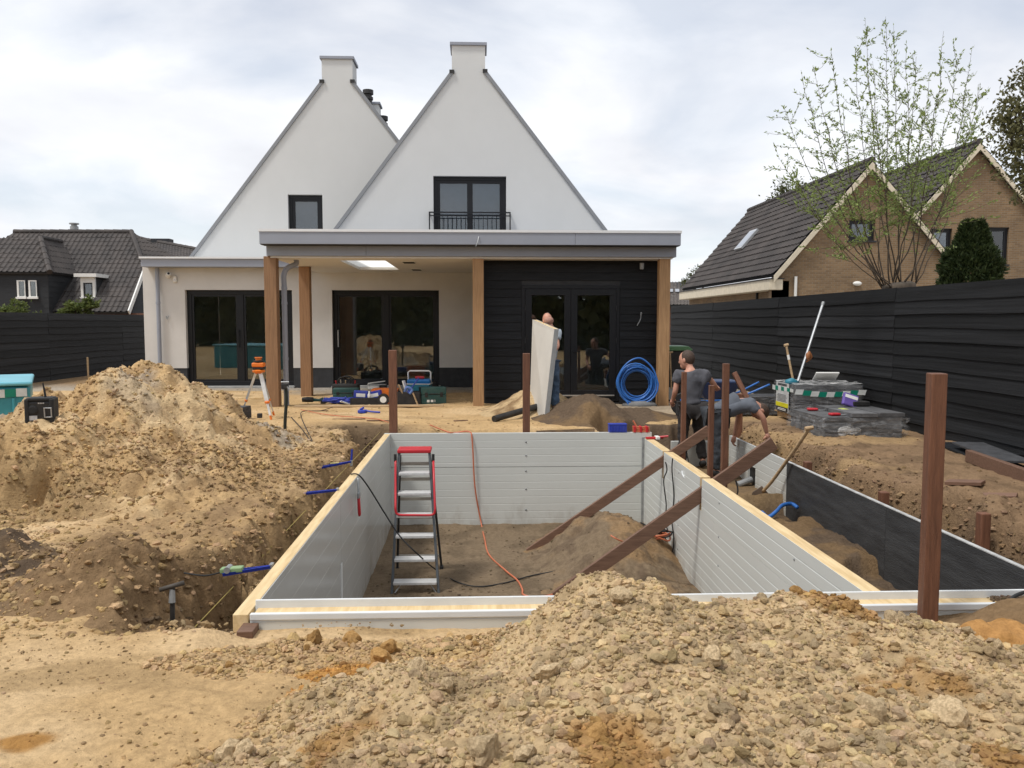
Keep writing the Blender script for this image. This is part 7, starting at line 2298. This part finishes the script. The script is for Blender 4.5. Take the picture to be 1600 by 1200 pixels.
def person(label, loc, rz, J, shirt, trousers, hairm, bald=False, sleeves=0.62, ks=1.0, face=(0, 1, 0), palms=((1, 0, 0), (-1, 0, 0))):
    t = T('person', label, 'person', loc, rz=rz)
    J = dict(J)
    r = dict(pel=.09, sp=.08, ch=.085, nk=.052, hd=.064, fh=.094, tp=.062,
             sl=.045, sr=.045, el=.042, er=.042, wl=.029, wr=.029, hl=.088, hr=.088, kl=.058, kr=.058, al=.040, ar=.040, tl=.034, tr=.034, ml=.062, mr=.062)
    J['ml'] = mix(J['hl'], J['kl'], .5); J['mr'] = mix(J['hr'], J['kr'], .5)
    JJ = {k: (*v, r[k]) for k, v in J.items()}
    for s in 'lr': JJ['t' + s] = (*mix(J['a' + s], J['t' + s], .5), .03)
    r_ = r
    E = [('pel', 'sp'), ('sp', 'ch'), ('ch', 'nk'), ('nk', 'hd'), ('hd', 'fh'), ('fh', 'tp'), ('ch', 'sl'), ('ch', 'sr'), ('sl', 'el'), ('sr', 'er'), ('el', 'wl'), ('er', 'wr'),
         ('pel', 'hl'), ('pel', 'hr'), ('hl', 'ml'), ('ml', 'kl'), ('kl', 'al'), ('hr', 'mr'), ('mr', 'kr'), ('kr', 'ar'), ('al', 'tl'), ('ar', 'tr')]
    body = skin('body', JJ, E, M_skin, t, 'pel')
    # T-shirt with short sleeves
    S = {}
    k_ = ks
    S['pel'] = (*mix(J['pel'], J['sp'], -.15), .168 * k_); S['sp'] = (*J['sp'], .165 * k_); S['ch'] = (*J['ch'], .19 * k_); S['nk'] = (*mix(J['ch'], J['nk'], .72), .095)
    S['sl'] = (*J['sl'], .10 * k_); S['sr'] = (*J['sr'], .10)
    S['al_'] = (*mix(J['sl'], J['el'], sleeves), .075); S['ar_'] = (*mix(J['sr'], J['er'], sleeves), .075)
    skin('t_shirt', S, [('pel', 'sp'), ('sp', 'ch'), ('ch', 'nk'), ('ch', 'sl'), ('ch', 'sr'), ('sl', 'al_'), ('sr', 'ar_')], shirt, t, 'sp', 3, .045)
    R = {}
    R['pel'] = (*mix(J['pel'], J['sp'], .12), .155 * ks)
    for s in 'lr':
        R['h' + s] = (*J['h' + s], .125 * ks); R['m' + s] = (*J['m' + s], .092); R['k' + s] = (*J['k' + s], .080); R['c' + s] = (*mix(J['k' + s], J['a' + s], .5), .076); R['a' + s] = (*mix(J['k' + s], J['a' + s], .93), .072)
    skin('trousers', R, [('pel', 'hl'), ('pel', 'hr')] + [(a + s, b + s) for s in 'lr' for a, b in (('h', 'm'), ('m', 'k'), ('k', 'c'), ('c', 'a'))], trousers, t, 'pel', 3, .055)
    for s in 'lr':
        a, e = Vector(J['a' + s]), Vector(J['t' + s])
        d = (e - a); d.z = 0; d.normalize()
        h = a.copy(); h.z = e.z - .005
        skin('boot', {'a': (*(a + Vector((0, 0, .06))), .058), 'b': (*(a + Vector((0, 0, -.02))), .056), 'h': (*(h - d * .05), .044), 'm': (*(h + d * .10), .046), 't': (*(h + d * .19), .042)}, [('a', 'b'), ('b', 'h'), ('b', 'm'), ('m', 't')], M_rubber, t, 'b', 2)
    # head details
    hd, fh, tp, nk = Vector(J['hd']), Vector(J['fh']), Vector(J['tp']), Vector(J['nk'])
    up = (tp - hd).normalized()
    face = Vector(face)
    face = (face - up * face.dot(up)).normalized(); sd_ = face.cross(up)
    Mh = Matrix((sd_, face, up)).transposed()
    c = hd.lerp(tp, .52)
    MB().ell(c + face * .02, (.084, .105, .130), 16, 12, Mh).ell(c + face * .075 - up * .07, (.045, .05, .055), 12, 8, Mh).build('face', M_skin, t, smooth=True)
    if not bald:
        MB().ell(c + up * .022 - face * .012, (.093, .106, .120), 16, 12, Mh).build('hair', hairm, t, smooth=True)
    else:
        MB().ell(c - up * .02 - face * .022, (.088, .09, .076), 16, 12, Mh).build('hair', hairm, t, smooth=True)
    MB().ell(c + face * .126 - up * .01, (.013, .018, .022), 8, 6, Mh).build('nose', M_skin, t, smooth=True)
    for s in (-1, 1):
        MB().ell(c + sd_ * .09 * s - up * .012 + face * .01, (.012, .022, .034), 8, 8, Mh).build('ear', M_skin, t, smooth=True)
        MB().ell(c + sd_ * .032 * s + face * .114 + up * .018, (.011, .008, .008), 8, 6, Mh).build('eye', M_plastic, t, smooth=True)
    MB().ell(c + face * .112 - up * .062, (.024, .008, .006), 8, 6, Mh).build('mouth', mat('lip', (.35, .13, .10), .5), t, smooth=True)
    for s, w in (('l', -1), ('r', 1)):
        a, b = Vector(J['e' + s]), Vector(J['w' + s])
        hand(t, b, (b - a), palms[0 if s == 'l' else 1], M_skin, .6)
    return t


M_tee = mat('grey_shirt', (.075, .075, .085), .9, var=.12, scale=5, bump=.5, bscale=9)
M_tee2 = mat('slate_shirt', (.095, .105, .125), .9, var=.12, scale=5, bump=.5, bscale=9)
M_tee3 = mat('pale_blue_shirt', (.30, .34, .38), .9, var=.1, scale=5)
M_trou = mat('dark_work_trousers', (.028, .024, .023), .9, var=.35, scale=7, bump=.6, bscale=9)
M_trou2 = mat('charcoal_trousers', (.03, .034, .04), .9, var=.35, scale=7, bump=.6, bscale=9)
M_jean = mat('worn_jeans', (.07, .11, .17), .9, var=.35, scale=9)
M_hairb = mat('brown_hair', (.055, .032, .02), .7, var=.3, scale=60)
M_hairg = mat('shaved_hair', (.36, .19, .14), .7, var=.2, scale=60)



# standing worker, back to the camera, looking down to the left
zf = -.50
person('worker in grey T-shirt and dark trousers standing with his back turned in the hole', (3.08, 11.75, zf), 0.0, dict(
    pel=(0, 0, .93), sp=(.0, .02, 1.10), ch=(.01, .05, 1.33), nk=(-.01, .08, 1.46), hd=(-.03, .12, 1.51), fh=(-.045, .15, 1.585), tp=(-.05, .15, 1.65),
    sl=(-.19, .05, 1.41), sr=(.20, .06, 1.40), el=(-.235, .04, 1.12), er=(.37, .16, 1.21), wl=(-.22, .25, .98), wr=(.45, .36, 1.17),
    hl=(-.10, 0, .88), hr=(.10, 0, .88), kl=(-.11, .06, .49), kr=(.15, .16, .50), al=(-.13, -.02, .09), ar=(.20, .06, .09), tl=(-.16, .16, .045), tr=(.22, .24, .045)),
    M_tee, M_trou, M_hairb, face=(-.75, .6, -.3), palms=((.6, 0, -.6), (0, .2, -1)))
q = P(1062, 640, 11.8)
MB().b(q.x - .05, q.x + .07, 11.72, 11.86, q.z - .09, q.z + .09).build('tool_pouch', M_rubber, bpy.data.objects['person'], world=True, bevel=.02)

# bending worker
person('worker in slate T-shirt bending over the outer panel with his arm down', (3.2, 10.95, -.46), 0.0, dict(
    pel=(0, 0, .86), sp=(.14, .02, .95), ch=(.36, .05, 1.02), nk=(.52, .08, 1.0), hd=(.585, .10, .95), fh=(.645, .11, .885), tp=(.69, .12, .83),
    sl=(.42, .25, .98), sr=(.44, -.14, 1.0), el=(.40, .30, .72), er=(.585, -.17, .82), wl=(.36, .32, .50), wr=(.66, -.12, .60),
    hl=(.0, .10, .82), hr=(.0, -.10, .82), kl=(.06, .13, .47), kr=(.0, -.12, .47), al=(.0, .14, .09), ar=(-.04, -.12, .09), tl=(.18, .16, .045), tr=(.14, -.16, .045)),
    M_tee2, M_trou2, M_hairb, face=(.55, .1, -.85), palms=((1, 0, 0), (-.4, .8, 0)))

# worker behind the panel
person('bald worker in pale T-shirt and jeans steadying the white panel', (1.255, 14.6, 0.0), 0.0, dict(
    pel=(.04, 0, .96), sp=(.06, .01, 1.14), ch=(.07, .03, 1.37), nk=(.04, .05, 1.53), hd=(.0, .07, 1.59), fh=(-.02, .085, 1.67), tp=(-.025, .085, 1.735),
    sl=(.03, .14, 1.42), sr=(.12, -.04, 1.44), el=(.03, .24, 1.18), er=(.135, -.20, 1.20), wl=(.05, .36, 1.02), wr=(.02, -.44, 1.10),
    hl=(.01, .09, .91), hr=(.08, -.04, .91), kl=(.04, .16, .50), kr=(.12, .02, .50), al=(.0, .12, .09), ar=(.10, -.08, .09), tl=(-.02, .32, .045), tr=(.16, .10, .045)),
    M_tee3, M_jean, M_hairg, bald=True, ks=.72, face=(-.35, .93, 0), palms=((1, 0, 0), (-1, 0, 0)))
